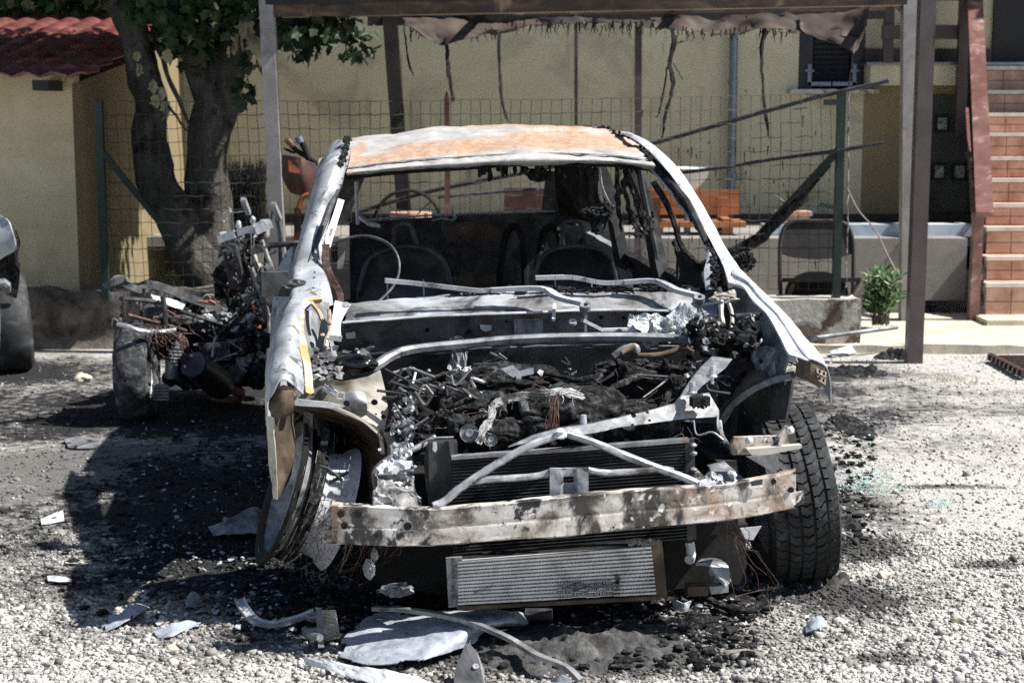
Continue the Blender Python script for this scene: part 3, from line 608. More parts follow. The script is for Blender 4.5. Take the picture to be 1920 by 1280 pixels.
# dark burnt hedge between tree and post, and green oleander by the wall
g = M(); 
for _ in range(1700):
    p = W(ru(428, 498), ru(322, 470), 12.4 + ru(-.2, .2)); q = p + Vector((ru(-.03, .03), ru(-.03, .03), ru(.05, .14)))
    tube(g, [p, q], [.004, .001], 3)
for _ in range(14): a = W(ru(430, 495), 560, 12.4); tube(g, [a, a + Vector((ru(-.1, .1), 0, ru(.7, 1.0)))], .012, 5)
o = part('scorched_hedge', g, m_soot); tag(o, 'dark scorched bushy hedge between the fig tree and the grey carport post', 'hedge')
ol = thing('oleander_bush', (W(1650, 600, 11.9).x, 11.9, 0), 'small green leafy oleander growing at the end of the cream wall', 'bush')
gs = M(); gl = M()
for _ in range(46):
    b = W(ru(1635, 1668), 592, 11.85 + ru(-.1, .1)); b.z = .1; tp = W(ru(1622, 1690), ru(508, 565), 11.85 + ru(-.15, .15)); P = crs([b, b.lerp(tp, .5) + Vector((ru(-.03, .03), 0, .03)), tp], 5)
    tube(gs, P, [.005, .002], 4)
    for i in range(3, len(P)):
        for _ in range(3):
            d = Vector((ru(-1, 1), ru(-1, 1), ru(-.1, 1.2))).normalized(); s_ = ru(.06, .10); w_ = d.orthogonal().normalized() * s_ * .13
            c = P[i]; gl.add([c, c + d * s_ * .5 + w_, c + d * s_, c + d * s_ * .5 - w_], [(0, 1, 2, 3)])
part('stems', gs, m_bark, ol); part('foliage', gl, mat('oleander_leaf', [(.3, (.03, .075, .025)), (.55, (.075, .15, .05)), (.75, (.17, .27, .11))], 9, .5), ol)
g = M()
for _ in range(900):
    x, y = (lambda p: (p.x, p.y))(GR(ru(1620, 1910), ru(668, 735))) if rnd() < .7 else (lambda p: (p.x, p.y))(GR(ru(1730, 1830), ru(700, 740)))
    if mn.noise(Vector((x * 2.5, y * 1.5, 0))) < .05: continue
    tube(g, [(x, y, 0), (x + ru(-.03, .03), y + ru(-.02, .02), ru(.02, .05))], [.0018, .0006], 3)
o = part('grass', g, mat('dry_grass', [(.3, (.20, .17, .09)), (.7, (.42, .37, .22))], 5, .9)); o['kind'] = 'stuff'

# ================================================================ CARPORT
cp = thing('carport', (.3, 10.7, 0), 'burnt-out steel carport frame with hanging shreds of brown tarpaulin', 'carport')
YL, YR = 10.95, 10.6
def post(px0, py0, px1, py1, Y, w_, m_, z0=0, **k):
    g = M(); a = W(px0, py0, Y); b = W(px1, py1, Y); d = (b - a) / (b.z - a.z); a2 = a + d * (z0 - a.z)
    bar(g, a2, b, w_, w_, up=Vector((0, 1, 0))); return part('post', g, m_, cp, **k)
post(519, 400, 500, -5, YL, .095, m_gpost, label='pale grey front post at the left')
post(1713, 670, 1739, -30, YR, .10, m_bpost, label='dark brown front post at the right')
post(1699, 600, 1704, -20, 12.4, .10, m_gpost, .06)
post(758, 400, 731, 30, 12.7, .11, m_blackpost, .3); post(1196, 400, 1197, 30, 12.7, .052, m_bpost, .3)
post(1080, 240, 1080, -10, 12.65, .026, m_bpost, .3)
def beam(a, b, w_, h, m_, name='beam', **k): g = M(); bar(g, W(*a), W(*b), w_, h); return part(name, g, m_, cp, **k)
m_bm = mat('rust_stained_beam', [(.3, (.025, .018, .014)), (.5, (.07, .05, .035)), (.7, (.17, .11, .07))], 4, .8, 0, (40, .4, .003), [((.40, .27, .17), 2.2, .62, .72)], stretch=(1, 1, 3))
m_pale = mat('pale_batten', [(.3, (.20, .14, .09)), (.6, (.42, .33, .24)), (.8, (.5, .46, .42))], 3, .8, 0, stretch=(.5, 1, 1))
beam((512, 18, YL), (1700, -6, YR), .06, .10, m_bm); beam((486, 2, YL), (1760, -26, YR), .08, .06, m_blackpost, 'front_beam')
beam((530, 31, 11.3), (1690, 8, 10.9), .04, .022, m_pale, 'batten'); beam((760, 17, 11.1), (1450, 9, 10.9), .04, .016, m_zinc, 'batten')
beam((690, 40, 12.7), (1660, 27, 12.65), .08, .07, m_blackpost, 'rear_beam')
beam((690, 28, 12.5), (1660, 16, 12.4), .06, .03, m_bm, 'batten')
for px in (505, 900, 1310, 1700): beam((px, -8 if px > 600 else 2, 10.9), (px + (960 - px) * .14, 22 if px < 1600 else 6, 12.7), .05, .05, m_blackpost, 'rafter')
# knee braces at the right
g = M(); tube(g, [W(1704, 70, 12.4), W(1700, 30, 12.4), W(1680, 8, 12.4)], .03, 6, 3); part('brace', g, m_bpost, cp)
# tarp remnants
def tarp(rows, name='tarpaulin', m_=None, amp=.03, holes=None, **k):
    g = M(); patch(g, [[W(*p) for p in r] for r in rows], 8, 5, .004, amp, 4, holes); return part(name, g, m_ or m_tarp, cp, smooth=True, angle=80, **k)
rag = lambda u, v, p: v > .62 and mn.noise(Vector((p.x * 14, 0, 0))) > (1.15 - v) * 1.6
tarp([[(752, 34, 12.5), (820, 34, 12.5), (880, 32, 12.5), (940, 34, 12.5), (1000, 33, 12.5)], [(758, 42, 12.4), (810, 56, 12.3), (870, 60, 12.3), (930, 62, 12.3), (1010, 40, 12.4)],
      [(760, 46, 12.3), (800, 70, 12.3), (828, 84, 12.2), (836, 69, 12.2), (900, 64, 12.2), (935, 70, 12.2), (950, 52, 12.3), (1015, 46, 12.3)][0:8:2] + [(1015, 46, 12.3)]], holes=rag)
tarp([[(1000, 34, 12.6), (1080, 33, 12.6), (1160, 33, 12.6), (1240, 30, 12.6)], [(1000, 48, 12.55), (1080, 46, 12.55), (1160, 42, 12.5), (1240, 52, 12.5)]], m_=m_blackpost, holes=lambda u, v, p: mn.noise(Vector((p.x * 16, 0, p.z * 20))) > .25)
tarp([[(1210, 34, 12.3), (1300, 30, 12.2), (1400, 28, 12.1), (1520, 24, 11.9), (1632, 6, 11.7)], [(1225, 42, 12.2), (1310, 48, 12.1), (1400, 44, 12.0), (1520, 44, 11.8), (1625, 30, 11.6)],
      [(1235, 46, 12.1), (1310, 66, 12.0), (1400, 58, 11.9), (1510, 64, 11.7), (1615, 72, 11.5)]], amp=.05, holes=lambda u, v, p: v > .8 and mn.noise(Vector((p.x * 22, 0, 0))) > .15, label='sagging brown tarpaulin remnant')
tarp([[(1500, 26, 11.9), (1570, 20, 11.8), (1630, 10, 11.7)], [(1505, 58, 11.7), (1575, 62, 11.6), (1624, 50, 11.6)], [(1560, 82, 11.55), (1590, 92, 11.5), (1614, 78, 11.5)], [(1596, 100, 11.45), (1601, 104, 11.45), (1606, 98, 11.45)]], amp=.03)
g = M()
for _ in range(150):
    px = ru(770, 1240) if rnd() < .7 else ru(1240, 1620); y0 = (58 if px < 940 else 44) if px < 1240 else 56; a = W(px, y0 + ru(-8, 4), 12.35 if px < 1240 else 11.9); tube(g, [a, a + Vector((ru(-.02, .02), 0, -ru(.01, .05))), a + Vector((ru(-.03, .03), 0, -ru(.04, .11)))], [.006, .005, .001], 4)
part('frayed_fringe', g, m_soot, cp)['kind'] = 'stuff'
def shred(pts, Y, w0=.02, **k):
    g = M(); P = crs([W(a, b, Y) for a, b in pts], 5); n = len(P)
    tube(g, P, [w0 * ru(.7, 1.3) for _ in range(6)] + [w0 * .3], 6, 1, .003, .3, flat=.4); return part('hanging_shred', g, m_soot, cp, **k)
shred([(757, 45), (762, 90), (768, 125), (776, 142)], 12.3, .008); shred([(836, 70), (839, 110), (842, 140), (848, 180), (850, 192)], 12.2, .022)
shred([(934, 60), (936, 110), (938, 160), (945, 205), (954, 230)], 12.2, .015); shred([(1437, 35), (1428, 90), (1430, 160), (1437, 220), (1442, 260)], 12.0, .02)
shred([(1258, 52), (1264, 80), (1256, 118), (1262, 150), (1256, 185), (1248, 215), (1241, 262)], 12.0, .022); shred([(1250, 125), (1246, 165), (1234, 215), (1228, 218)], 12.0, .008)
shred([(1258, 85), (1270, 80), (1284, 78)], 12.0, .01); shred([(1262, 118), (1272, 135), (1282, 152)], 12.0, .006); shred([(1600, 104), (1594, 140), (1590, 172)], 11.4, .006)
shred([(1396, 38), (1395, 68)], 12.1, .008); shred([(770, 50), (771, 80)], 12.3, .008)
# ================================================================ FENCE
fn = thing('wire_fence', (-.3, 11.25, .4), 'sagging welded wire mesh fence on green posts, scorched black', 'fence')
FY = 11.25; xl, xr = W(186, 300, FY).x, W(1576, 300, FY).x
topz = lambda x: W(186, 190, FY).z + (W(1576, 176, FY).z - W(186, 190, FY).z) * (x - xl) / (xr - xl) - .02 * math.sin((x - xl) / (xr - xl) * math.pi)
g = M(); n = 74; hz = .43; bow = lambda x, z: FY + .03 * math.sin(x * 1.9) * math.sin(z * 3)
for i in range(n + 1):
    x = xl + (xr - xl) * i / n; tz_ = topz(x); P = []; k = 12
    for j in range(k + 1):
        z = hz + (tz_ - hz) * j / k; P.append((x + .006 * mn.noise(Vector((x * 5, z * 6, 1))) + (.02 * mn.noise(Vector((x * 1.2, z * 2, 4)))), bow(x, z), z))
    tube(g, P, .0023, 3, cap=False)
for j in range(15):
    t = j / 14; P = []
    for i in range(n * 2 + 1):
        x = xl + (xr - xl) * i / (2 * n); z = hz + (topz(x) - hz) * t + .004 * math.sin(i * 1.57) + .006 * mn.noise(Vector((x * 2, t * 9, 2))); P.append((x, bow(x, z) - .003, z))
    tube(g, P, .0038 if j in (13, 3, 8) else .0026, 3, cap=False)
part('wire_mesh', g, m_wire, fn)
def fpost(px, pyt, w_=.05): g = M(); a = W(px, pyt, FY); bar(g, (a.x, FY - .04, .36), (a.x, FY - .04, a.z), w_, w_, up=Vector((0, 1, 0))); return part('post', g, m_green, fn, label='green angle post')
fpost(188, 190); fpost(1576, 168, .055)
def stay(a, b, w_=.04, m_=m_green): g = M(); bar(g, W(*a), W(*b), w_, .03, up=Vector((0, 1, 0))); part('brace', g, m_, fn)
stay((192, 285, 11.2), (330, 455, 11.4)); stay((1572, 282, 11.2), (1415, 450, 11.6), .05)
stay((1545, 192, 11.15), (1575, 192, 11.15)); stay((1538, 384, 11.15), (1575, 390, 11.15), .03)
g = M(); a = W(838, 185, FY); bar(g, (a.x, FY - .03, .4), (a.x, FY - .03, a.z), .035, .035, up=Vector((0, 1, 0))); tube(g, [(a.x, FY - .03, a.z), (a.x, FY - .03, a.z + .05)], [.02, .004], 6); part('stake', g, m_rustred, fn)
g = M()
for (p, q) in ((((1592, 172)), (1588, 540)),):
    P = [W(p[0] + (q[0] - p[0]) * t / 14 + ru(-2, 2), p[1] + (q[1] - p[1]) * t / 14, FY - .05) for t in range(15)]; tube(g, P, .005, 5, 2, .004, .4)
part('loose_wire', g, m_ashy, fn)
# melted drips clinging to the mesh
g = M()
for _ in range(60):
    x = ru(W(1150, 0, FY).x, xr); z = ru(.5, 1.7); tube(g, [(x, bow(x, z) - .01, z), (x + ru(-.005, .005), bow(x, z) - .01, z - ru(.02, .09))], [.005, .002], 4)
part('melted_drips', g, m_soot, fn)['kind'] = 'stuff'
# ================================================================ things leaning in the fence
def solo(name, m, mt, label, cat, group=None, smooth=False, **k): o = part(name, m, mt, label=label, cat=cat, group=group, smooth=smooth, **k); return o
g = M(); tube(g, [W(1215, 272, 11.5), W(1300, 248, 11.4), W(1450, 205, 11.25), W(1550, 178, 11.17), W(1666, 152, 11.1)], .016, 8, 3); solo('metal_rod', g, m_dark, 'upper charred rod poking through the fence near its top right corner', 'rod', 'rods stuck through the fence', True)
g = M(); tube(g, [W(1240, 326, 11.6), W(1330, 318, 11.5), W(1440, 300, 11.35), W(1560, 284, 11.2), W(1660, 268, 11.1)], .014, 8, 3, .004, .15); solo('metal_rod', g, m_dark, 'lower charred rod poking through the fence beside the brace', 'rod', 'rods stuck through the fence', True)
g = M(); tube(g, [W(660, 402, 12.2), W(800, 360, 12.1), W(1000, 320, 12), W(1060, 306, 12)], .018, 8, 2); solo('metal_rod', g, m_dark, 'charred sloping rod seen through the car\'s empty rear window', 'rod', 'rods stuck through the fence', True)
g = M(); tube(g, [W(820, 370, 12.0), W(960, 358, 12), W(1120, 352, 12)], .012, 8, 2); solo('metal_rod', g, m_dark, 'thin near-level rod below the sloping one behind the car', 'rod', 'rods stuck through the fence', True)
g = M(); tube(g, [W(1310, 500, 11.7), W(1400, 462, 11.6), W(1440, 432, 11.5), W(1500, 370, 11.4), W(1556, 306, 11.33)], [.03, .045, .04, .03, .022], 7, 4, .004, .2)
plank = solo('charred_plank', g, m_char, 'charred black plank leaning diagonally behind the right end of the fence', 'plank')
g = M(); tube(g, [W(1588, 352, 11.2), W(1610, 395, 11.15), W(1640, 430, 11.1), W(1665, 480, 11.05), W(1680, 508, 11)], .006, 6, 4); solo('hanging_cable', g, mat('pale_scorched_cable', [(.3, (.15, .1, .09)), (.7, (.42, .34, .3))], 9, .7), 'thin pale cable curving from the green post down to the oleander', 'cable', smooth=True)
# ================================================================ BENCH, pot, chairs behind the fence
m_wood = mat('orange_varnished_wood', [(.3, (.22, .085, .03)), (.5, (.36, .15, .06)), (.7, (.48, .24, .11))], 3, .5, 0, (30, .3, .002), [((.03, .02, .015), 3, .6, .75)], stretch=(.6, 1, 4))
TZ = tz
def bench(px0, px1, pyt, pyb, psx0, psx1, psy0, psy1, Y, label, m_=m_wood):
    a = W(px0, pyt, Y); b = W(px1, pyb, Y); t = thing('garden_bench', ((a.x + b.x) / 2, Y, TZ), label, 'bench', 'varnished wooden benches on the terrace')
    g = M(); box(g, ((a.x + b.x) / 2, Y, (a.z + b.z) / 2), b.x - a.x, .035, a.z - b.z); o = part('backrest', g, m_, t)
    c = W(psx0, psy0, Y - .4); d = W(psx1, psy1, Y - .4); g = M(); box(g, ((c.x + d.x) / 2, Y - .22, (c.z + d.z) / 2), d.x - c.x, .42, .045); part('seat', g, m_, t)
    for x in (c.x + .15, d.x - .15):
        g = M(); box(g, (x, Y - .06, (TZ + a.z) / 2 - .03), .09, .05, a.z - TZ - .06); box(g, (x, Y - .38, (TZ + c.z) / 2 - .02), .09, .05, c.z - TZ - .03); box(g, (x, Y - .22, c.z - .05), .07, .36, .05); part('leg', g, m_, t)
bench(1190, 1385, 356, 402, 1200, 1398, 405, 437, 13.7, 'orange varnished wooden bench right of the burnt car')
bench(945, 1042, 352, 398, 935, 1050, 405, 430, 13.7, 'dark reddish wooden bench seen through the car\'s rear window', mat('sooty_red_wood', [(.3, (.05, .025, .02)), (.7, (.16, .075, .06))], 4, .7))
t = thing('flower_pot', W(1487, 430, 13.3), 'terracotta planter with spiky leaves beside the leaning plank', 'flower pot'); p = W(1487, 420, 13.3)
g = M(); box(g, (p.x, 13.3, p.z), .24, .18, .16); box(g, (p.x, 13.3, p.z + .09), .28, .21, .035); part('pot', g, m_brick, t)
g = M()
for _ in range(26): d = Vector((ru(-1, 1), ru(-.5, .5), ru(.4, 1.2))).normalized() * ru(.12, .26); c = Vector((p.x, 13.3, p.z + .1)); tube(g, [c, c + d * .6 + Z * .02, c + d], [.008, .006, .001], 4)
part('leaves', g, m_leaf, t)
# white basin / table seen above the bench
g = M(); p = W(1290, 318, 13.4); lathe(g, p, Z, [(.001, .0), (.21, .0), (.22, .012), (.20, .02), (.16, -.06), (.10, -.14), (.03, -.19), (.001, -.19)], 28); o = part('basin', g, mat('white_enamel', [(.3, (.6, .6, .62)), (.7, (.75, .75, .75))], 3, .4), smooth=True); tag(o, 'white bowl-shaped basin standing above the orange bench', 'basin')
g = M(); tube(g, [p - Z * .2, (p.x, p.y, TZ)], .03, 8); o = part('basin_stand', g, m_zinc, o); o.location = (0, 0, 0)
# dark moulded folding chairs behind wall
def chair(px0, px1, pyt, Y, label):
    a = W(px0, pyt, Y); b = W(px1, pyt, Y); wd = b.x - a.x; cx = (a.x + b.x) / 2; bz = .2
    t = thing('folding_chair', (cx, Y, bz), label, 'chair'); f = lambda u, v: Vector((a.x + wd * u, Y - .1 * (1 - v), bz + (a.z - bz) * v))
    g = M(); tube(g, [f(.02, 0), f(.0, .55), f(.02, .85), f(.14, 1.0), f(.5, 1.02), f(.86, 1.0), f(.98, .85), f(1.0, .55), f(.98, 0)], .016, 8, 5); part('frame', g, m_blackpost, t, smooth=True)
    g = M(); patch(g, [[f(.03, .84), f(.14, .985), f(.5, 1.0), f(.86, .985), f(.97, .84)], [f(.02, .66), f(.2, .62), f(.5, .60), f(.8, .62), f(.98, .66)]], 6, 4, .01); part('backrest', g, m_blackpost, t, smooth=True)
    g = M(); c0 = f(.1, .4); box(g, (cx, Y - .22, c0.z), wd * .9, .42, .03, rx=R(-6)); part('seat', g, m_soot, t); g = M(); patch(g, [[f(.06, .12), f(.1, .33), f(.3, .45), f(.5, .47), f(.7, .45), f(.9, .33), f(.94, .12)], [f(.06, .02), f(.12, .04), f(.3, .04), f(.5, .04), f(.7, .04), f(.88, .04), f(.94, .02)]], 4, 3, .012); part('front_panel', g, m_soot, t, smooth=True)
    for u in (.08, .92): g = M(); q = f(u, .4); tube(g, [(q.x, Y - .42, q.z), (q.x, Y + .1, bz)], .014, 7); part('leg', g, m_blackpost, t)
chair(1462, 1600, 418, 11.75, 'dark folding chair with curved back behind the cream wall, ash on its edge')
# ================================================================ BURNT CAR
car = thing('burnt_car', (P0.x, P0.y, 0), 'burnt-out white car wreck stripped of bonnet and bumper, rusty roof, facing the camera', 'car')
def cp(name, g, m_, parent=None, smooth=False, **k): return part(name, g, m_, parent or car, smooth, **k)
def debris(g, m_, parent=None, name='charred_debris'): o = part(name, g, m_, parent or car); o['kind'] = 'stuff'; return o
SH = lambda l, s=0, z=0, x=0: [p + CN * s + Z * z + CX * x for p in l]
# ---- roof
r4 = Cs([(661, 264), (745, 252), (850, 241), (940, 237), (1060, 239), (1140, 245), (1192, 262)], 2.9)
roof_rows = [SH(Cs([(650, 327), (760, 316), (860, 310), (960, 304), (1060, 303), (1150, 305), (1228, 314)], 2.10), 0, -.004),
    Cs([(650, 325), (760, 313), (860, 307), (960, 301), (1060, 300), (1150, 302), (1228, 311)], 2.07),
    Cs([(651, 318), (760, 306), (860, 299), (960, 293), (1060, 292), (1150, 296), (1222, 305)], 2.12),
    Cs([(653, 311), (760, 300), (860, 293), (960, 287), (1060, 286), (1150, 290), (1216, 299)], 2.16),
    Cs([(656, 298), (760, 286), (860, 279), (960, 275), (1060, 275), (1150, 280), (1208, 291)], 2.3),
    Cs([(659, 280), (760, 268), (860, 259), (960, 254), (1060, 256), (1150, 263), (1199, 276)], 2.6), r4, SH(r4, .65, -.05), SH(r4, 1.25, -.17)]
g = M(); patch(g, roof_rows, 14, 7, .006, .010, 4.5); cp('roof', g, m_roof, smooth=True, angle=60)
g = M(); P = crs(SH(Cs([(653, 316), (760, 303), (860, 296), (960, 290), (1060, 289), (1150, 293), (1218, 302)], 2.13), -.004, .002), 8); sweep(g, P, [(-.008, -.002), (.008, -.002), (.006, .004), (-.006, .004)]); cp('header_crease_shade', g, m_grey)  # thin grey strip paints the shade line of the header crease
g = M(); P = crs(SH(Cs([(649, 331), (760, 320), (860, 314), (960, 307), (1060, 306), (1150, 308), (1232, 318)], 2.2), 0, 0), 5); sweep(g, P, [(-.05, -.012), (.05, -.012), (.05, .012), (-.05, .012)]); cp('header_rail', g, m_soot)
# singed roof-lining rags under the header
g = M()
for px in [ru(880, 1060) for _ in range(16)] + [ru(1080, 1200) for _ in range(5)] + [1165, 1168]:
    l = ru(6, 30) if px < 1060 else ru(6, 18); tube(g, [C(px, 310, 2.25), C(px + ru(-3, 3), 312 + l * .6, 2.25), C(px + ru(-4, 4), 312 + l, 2.25)], [.006, .01, .003], 5, 2, .002, .5)
blob(g, C(905, 320, 2.25), .02, .4); blob(g, C(1010, 328, 2.3), (.05, .02, .03), .5, 5)
debris(g, m_char)
# ---- left A pillar (photo left)
def pillar(cols, name, m_, th=.003, nu=2, nv=5, **k): g = M(); patch(g, cols, nu, nv, th, .003, 12); return cp(name, g, m_, smooth=True, angle=35, **k)
LP = [[(622, 268, 2.55), (634, 262, 2.5), (649, 262, 2.42), (660, 266, 2.40), (661, 270, 2.5)], [(596, 322, 2.2), (606, 316, 2.08), (627, 312, 2.02), (645, 328, 2.05), (642, 338, 2.2)],
      [(572, 405, 1.9), (579, 402, 1.75), (598, 398, 1.70), (617, 410, 1.74), (612, 420, 1.9)], [(552, 483, 1.6), (557, 480, 1.47), (577, 488, 1.42), (603, 478, 1.48), (600, 486, 1.62)],
      [(542, 540, 1.4), (546, 538, 1.25), (566, 540, 1.21), (612, 524, 1.27), (612, 530, 1.42)], [(536, 590, 1.2), (540, 586, 1.08), (560, 592, 1.04), (621, 572, 1.12), (621, 574, 1.3)]]
pil = pillar([Cs(r) for r in LP], 'windscreen_pillar', m_panel, .004, 3, 6, label='whitened pillar, photo-left side')
g = M()
for i in range(16):
    t = i / 15; a = crs(Cs([(652, 300, 2.03), (631, 370, 1.84), (612, 440, 1.58), (592, 500, 1.36), (586, 560, 1.1)]), 6); q = a[int(t * (len(a) - 1))]; disc(g, q - CN * .006, CN, .0035, .001, 8)
debris(g, m_soot, pil, 'spot_weld')
g = M()
for i in range(70):
    a = C(650 + ru(-5, 4) - max(0, (i / 70 - .3)) * 14, 256 + 55 * i / 70, 2.34 - .3 * i / 70); blob(g, a, ru(.005, .011), .5, 4, 1)
debris(g, m_char, pil)
g = M(); tube(g, [C(603, 300, 2.45), C(590, 345, 2.3), C(578, 380, 2.1)], .012, 6, 3); cp('drip_rail', g, m_orange)
# ---- right A pillar
Or = [(1150, 247, 2.8), (1184, 251, 2.55), (1226, 275, 2.25), (1267, 313, 2.02), (1297, 355, 1.86), (1329, 408, 1.66), (1359, 465, 1.42), (1383, 500, 1.25), (1402, 528, 1.12)]
Iw = [(1149, 250, 2.78), (1180, 257, 2.52), (1217, 284, 2.2), (1254, 324, 1.97), (1283, 366, 1.81), (1314, 419, 1.61), (1344, 475, 1.37), (1358, 505, 1.2), (1366, 532, 1.08)]
g = M(); patch(g, [[C(a, b, s) + CN * .14 - Z * .02, C(a, b, s), C(c, d, s2)] for (a, b, s), (c, d, s2) in zip(Or, Iw)], 2, 5, .004, .002, 9); cp('windscreen_pillar', g, m_white, smooth=True, angle=30, label='bright white pillar, photo-right side')
Fl = [(1203, 296, 2.2), (1222, 322, 2.08), (1246, 348, 1.95), (1267, 378, 1.84), (1297, 417, 1.66), (1317, 453, 1.5), (1325, 480, 1.38), (1320, 510, 1.26), (1322, 542, 1.16)]
g = M(); patch(g, [[C(a, b, s + .01), C(a + 9 + 8 * (i > 6), b + (3 if i < 6 else 0), s - .015), C(a + 12 + 12 * (i > 6), b + 3, s + .06)] for i, (a, b, s) in enumerate(Fl)], 2, 5, .003, .004, 10)
cp('windscreen_flange', g, m_panel, smooth=True, angle=30)
Iw2 = [(1217, 284, 2.24), (1254, 324, 2.01), (1270, 346, 1.93), (1283, 366, 1.85), (1314, 419, 1.65), (1330, 447, 1.53), (1344, 475, 1.41), (1358, 505, 1.25), (1366, 536, 1.13)]
g = M(); patch(g, [[C(a, b, s), C(c + 8, d + 2, s2 + .04)] for (a, b, s), (c, d, s2) in zip(Iw2, Fl)], 3, 4, .004, .01, 8); cp('pillar_channel', g, m_dark, smooth=True)
g = M()
for i in range(150):
    t = ru(0, 1) ** .9; k = t * 8; j = min(int(k), 7); f = k - j; a = Vector(C(*Iw2[j])).lerp(C(*Iw2[j + 1]), f); b = Vector(C(*Fl[j])).lerp(C(*Fl[j + 1]), f); blob(g, b.lerp(a, ru(.35, .75)) - CN * .008, ru(.005, .014), .5, 4, 2)
for i in range(90):
    t = i / 90; p = crs([C(1120, 241, 2.85), C(1150, 247, 2.75), C(1188, 262, 2.5), C(1212, 290, 2.2), C(1222, 305, 2.1)], 20)[int(t * 79)]; blob(g, p + Vector((ru(-.012, .012), 0, ru(0, .012))), ru(.004, .011), .5, 4, 1)
debris(g, m_char)
g = M()
for (px, py, r_) in ((1078, 238, .012), (1088, 239, .015), (1100, 241, .012), (1123, 241, .022), (1135, 243, .02), (1128, 247, .012), (1064, 239, .007)): blob(g, C(px, py, 2.85), (r_ * 1.4, r_, r_ * .6), .4, 4, 2)
debris(g, m_ashy, name='molten_glass')
# ---- roof rails, rear pillars, side body
zl = C(650, 325, 2.1).z; zr_ = C(1225, 312, 2.1).z
def side(sx, xr_, zc):
    nm = 'photo-left' if sx < 0 else 'photo-right'
    g = M(); sweep(g, [CL(xr_, 2.5, zc + .05), CL(xr_ - sx * .01, 3.1, zc + .06), CL(xr_ - sx * .03, 3.7, zc + .01), CL(xr_ - sx * .05, 4.15, zc - .09)], [(-.035, -.03), (.035, -.03), (.035, .03), (-.035, .03)], sub=4); cp('roof_rail', g, m_dark)
    for (s0, s1, w_) in ((2.55, 2.45, .09), (3.45, 3.4, .10)):
        g = M(); a = CL(xr_, s0, zc + .05); b = CL(sx * .84, s1, .88); b.x += .02; patch(g, [[a - CN * w_ / 2, a + CN * w_ / 2], [a.lerp(b, .35) - CN * w_ * .55 + CX * sx * .03, a.lerp(b, .35) + CN * w_ * .55 + CX * sx * .03], [b - CN * w_, b + CN * w_]], 2, 4, .05 * (1 if sx > 0 else -1)); cp('side_pillar', g, m_dark, smooth=True, angle=30)
    g = M(); a = CL(xr_ - sx * .05, 4.15, zc - .09); b = CL(sx * .72, 4.35, 1.05); patch(g, [[a - CN * .12, a + CX * -sx * .09], [b - CN * .3, b + CX * -sx * .16]], 3, 4, .03); cp('tail_pillar', g, m_dark)
    # doors and rear wing
    X = sx * .87
    def door(s0, s1, name):
        g = M(); patch(g, [[CL(X - sx * .05, s0, .94), CL(X - sx * .045, s1, .95)], [CL(X, s0, .86), CL(X, s1, .86)], [CL(X + sx * .015, s0, .6), CL(X + sx * .015, s1, .6)], [CL(X - sx * .02, s0, .32), CL(X - sx * .02, s1, .32)]], 5, 4, -.03 * sx, .008, 5); return cp(name, g, m_panel if sx < 0 else m_dark, smooth=True, angle=40, label=nm + ' scorched door' if name == 'door' else None)
    d = door(1.16, 2.42, 'door'); g = M(); tube(g, [CL(X + sx * .03, 2.2, .82), CL(X + sx * .045, 2.27, .82), CL(X + sx * .03, 2.36, .82)], .011, 6, 3); cp('handle', g, m_dark, d)
    g = M(); tube(g, [CL(X - sx * .045, 1.2, .95), CL(xr_ + sx * .08, 1.75, zc - .13), CL(xr_ + sx * .02, 2.15, zc - .02), CL(xr_ + sx * .01, 2.42, zc), CL(X - sx * .06, 2.40, .95)], .014, 6, 3); cp('window_frame', g, m_dark, d, smooth=True)
    door(2.45, 3.35, 'door')
    g = M(); patch(g, [[CL(X - sx * .05, 3.38, .95), CL(X - sx * .1, 4.35, 1.0)], [CL(X + sx * .01, 3.38, .8), CL(X - sx * .06, 4.4, .8)], [CL(X, 3.9, .62), CL(X - sx * .08, 4.42, .5)], [CL(X - sx * .02, 4.0, .5), CL(X - sx * .08, 4.4, .34)]], 6, 4, -.03 * sx, .006, 5); cp('rear_wing', g, m_panel, smooth=True)
    g = M(); box(g, CL(X - sx * .05, 2.3, .29), .1, 2.3, .1, rz=YAW); cp('sill', g, m_dark)
side(-1, -.60, zl); side(1, .70, zr_)
# rear end: tailgate panel with open window, rear bench remnants, floor
g = M(); patch(g, [Cs([(655, 418), (760, 410), (840, 405), (960, 400), (1060, 398), (1150, 400)], 4.2), Cs([(655, 440), (760, 434), (840, 430), (960, 426), (1060, 424), (1150, 424)], 4.2), SH(Cs([(655, 440), (760, 434), (840, 430), (960, 426), (1060, 424), (1150, 424)], 4.3), 0, -.6)], 4, 3, .02, .004, 6); cp('tailgate', g, m_dark)
g = M(); tube(g, Cs([(672, 414), (760, 407), (840, 402), (960, 397), (1060, 396)], 4.18), .006, 6, 3); cp('tailgate_edge', g, m_alu)
g = M(); tube(g, Cs([(850, 385, 4.1), (849, 398, 4.05), (853, 408, 4.0)]), .008, 6, 2); tube(g, Cs([(810, 414, 4.0), (830, 410, 4.0), (848, 413, 4.0), (856, 406, 4.0)]), .005, 5, 3); cp('rear_wiper_arm', g, m_alu)
g = M(); patch(g, [[CL(x, s, .33) for s in (1.25, 2.2, 3.2, 4.3)] for x in (-.82, -.3, .3, .82)], 2, 2, .04, .01, 3); cp('floor_pan', g, m_soot)
g = M(); patch(g, [[CL(x, s, .62) for s in (3.5, 4.25)] for x in (-.75, 0, .75)], 3, 2, .04, .02, 3); cp('boot_floor', g, m_soot)
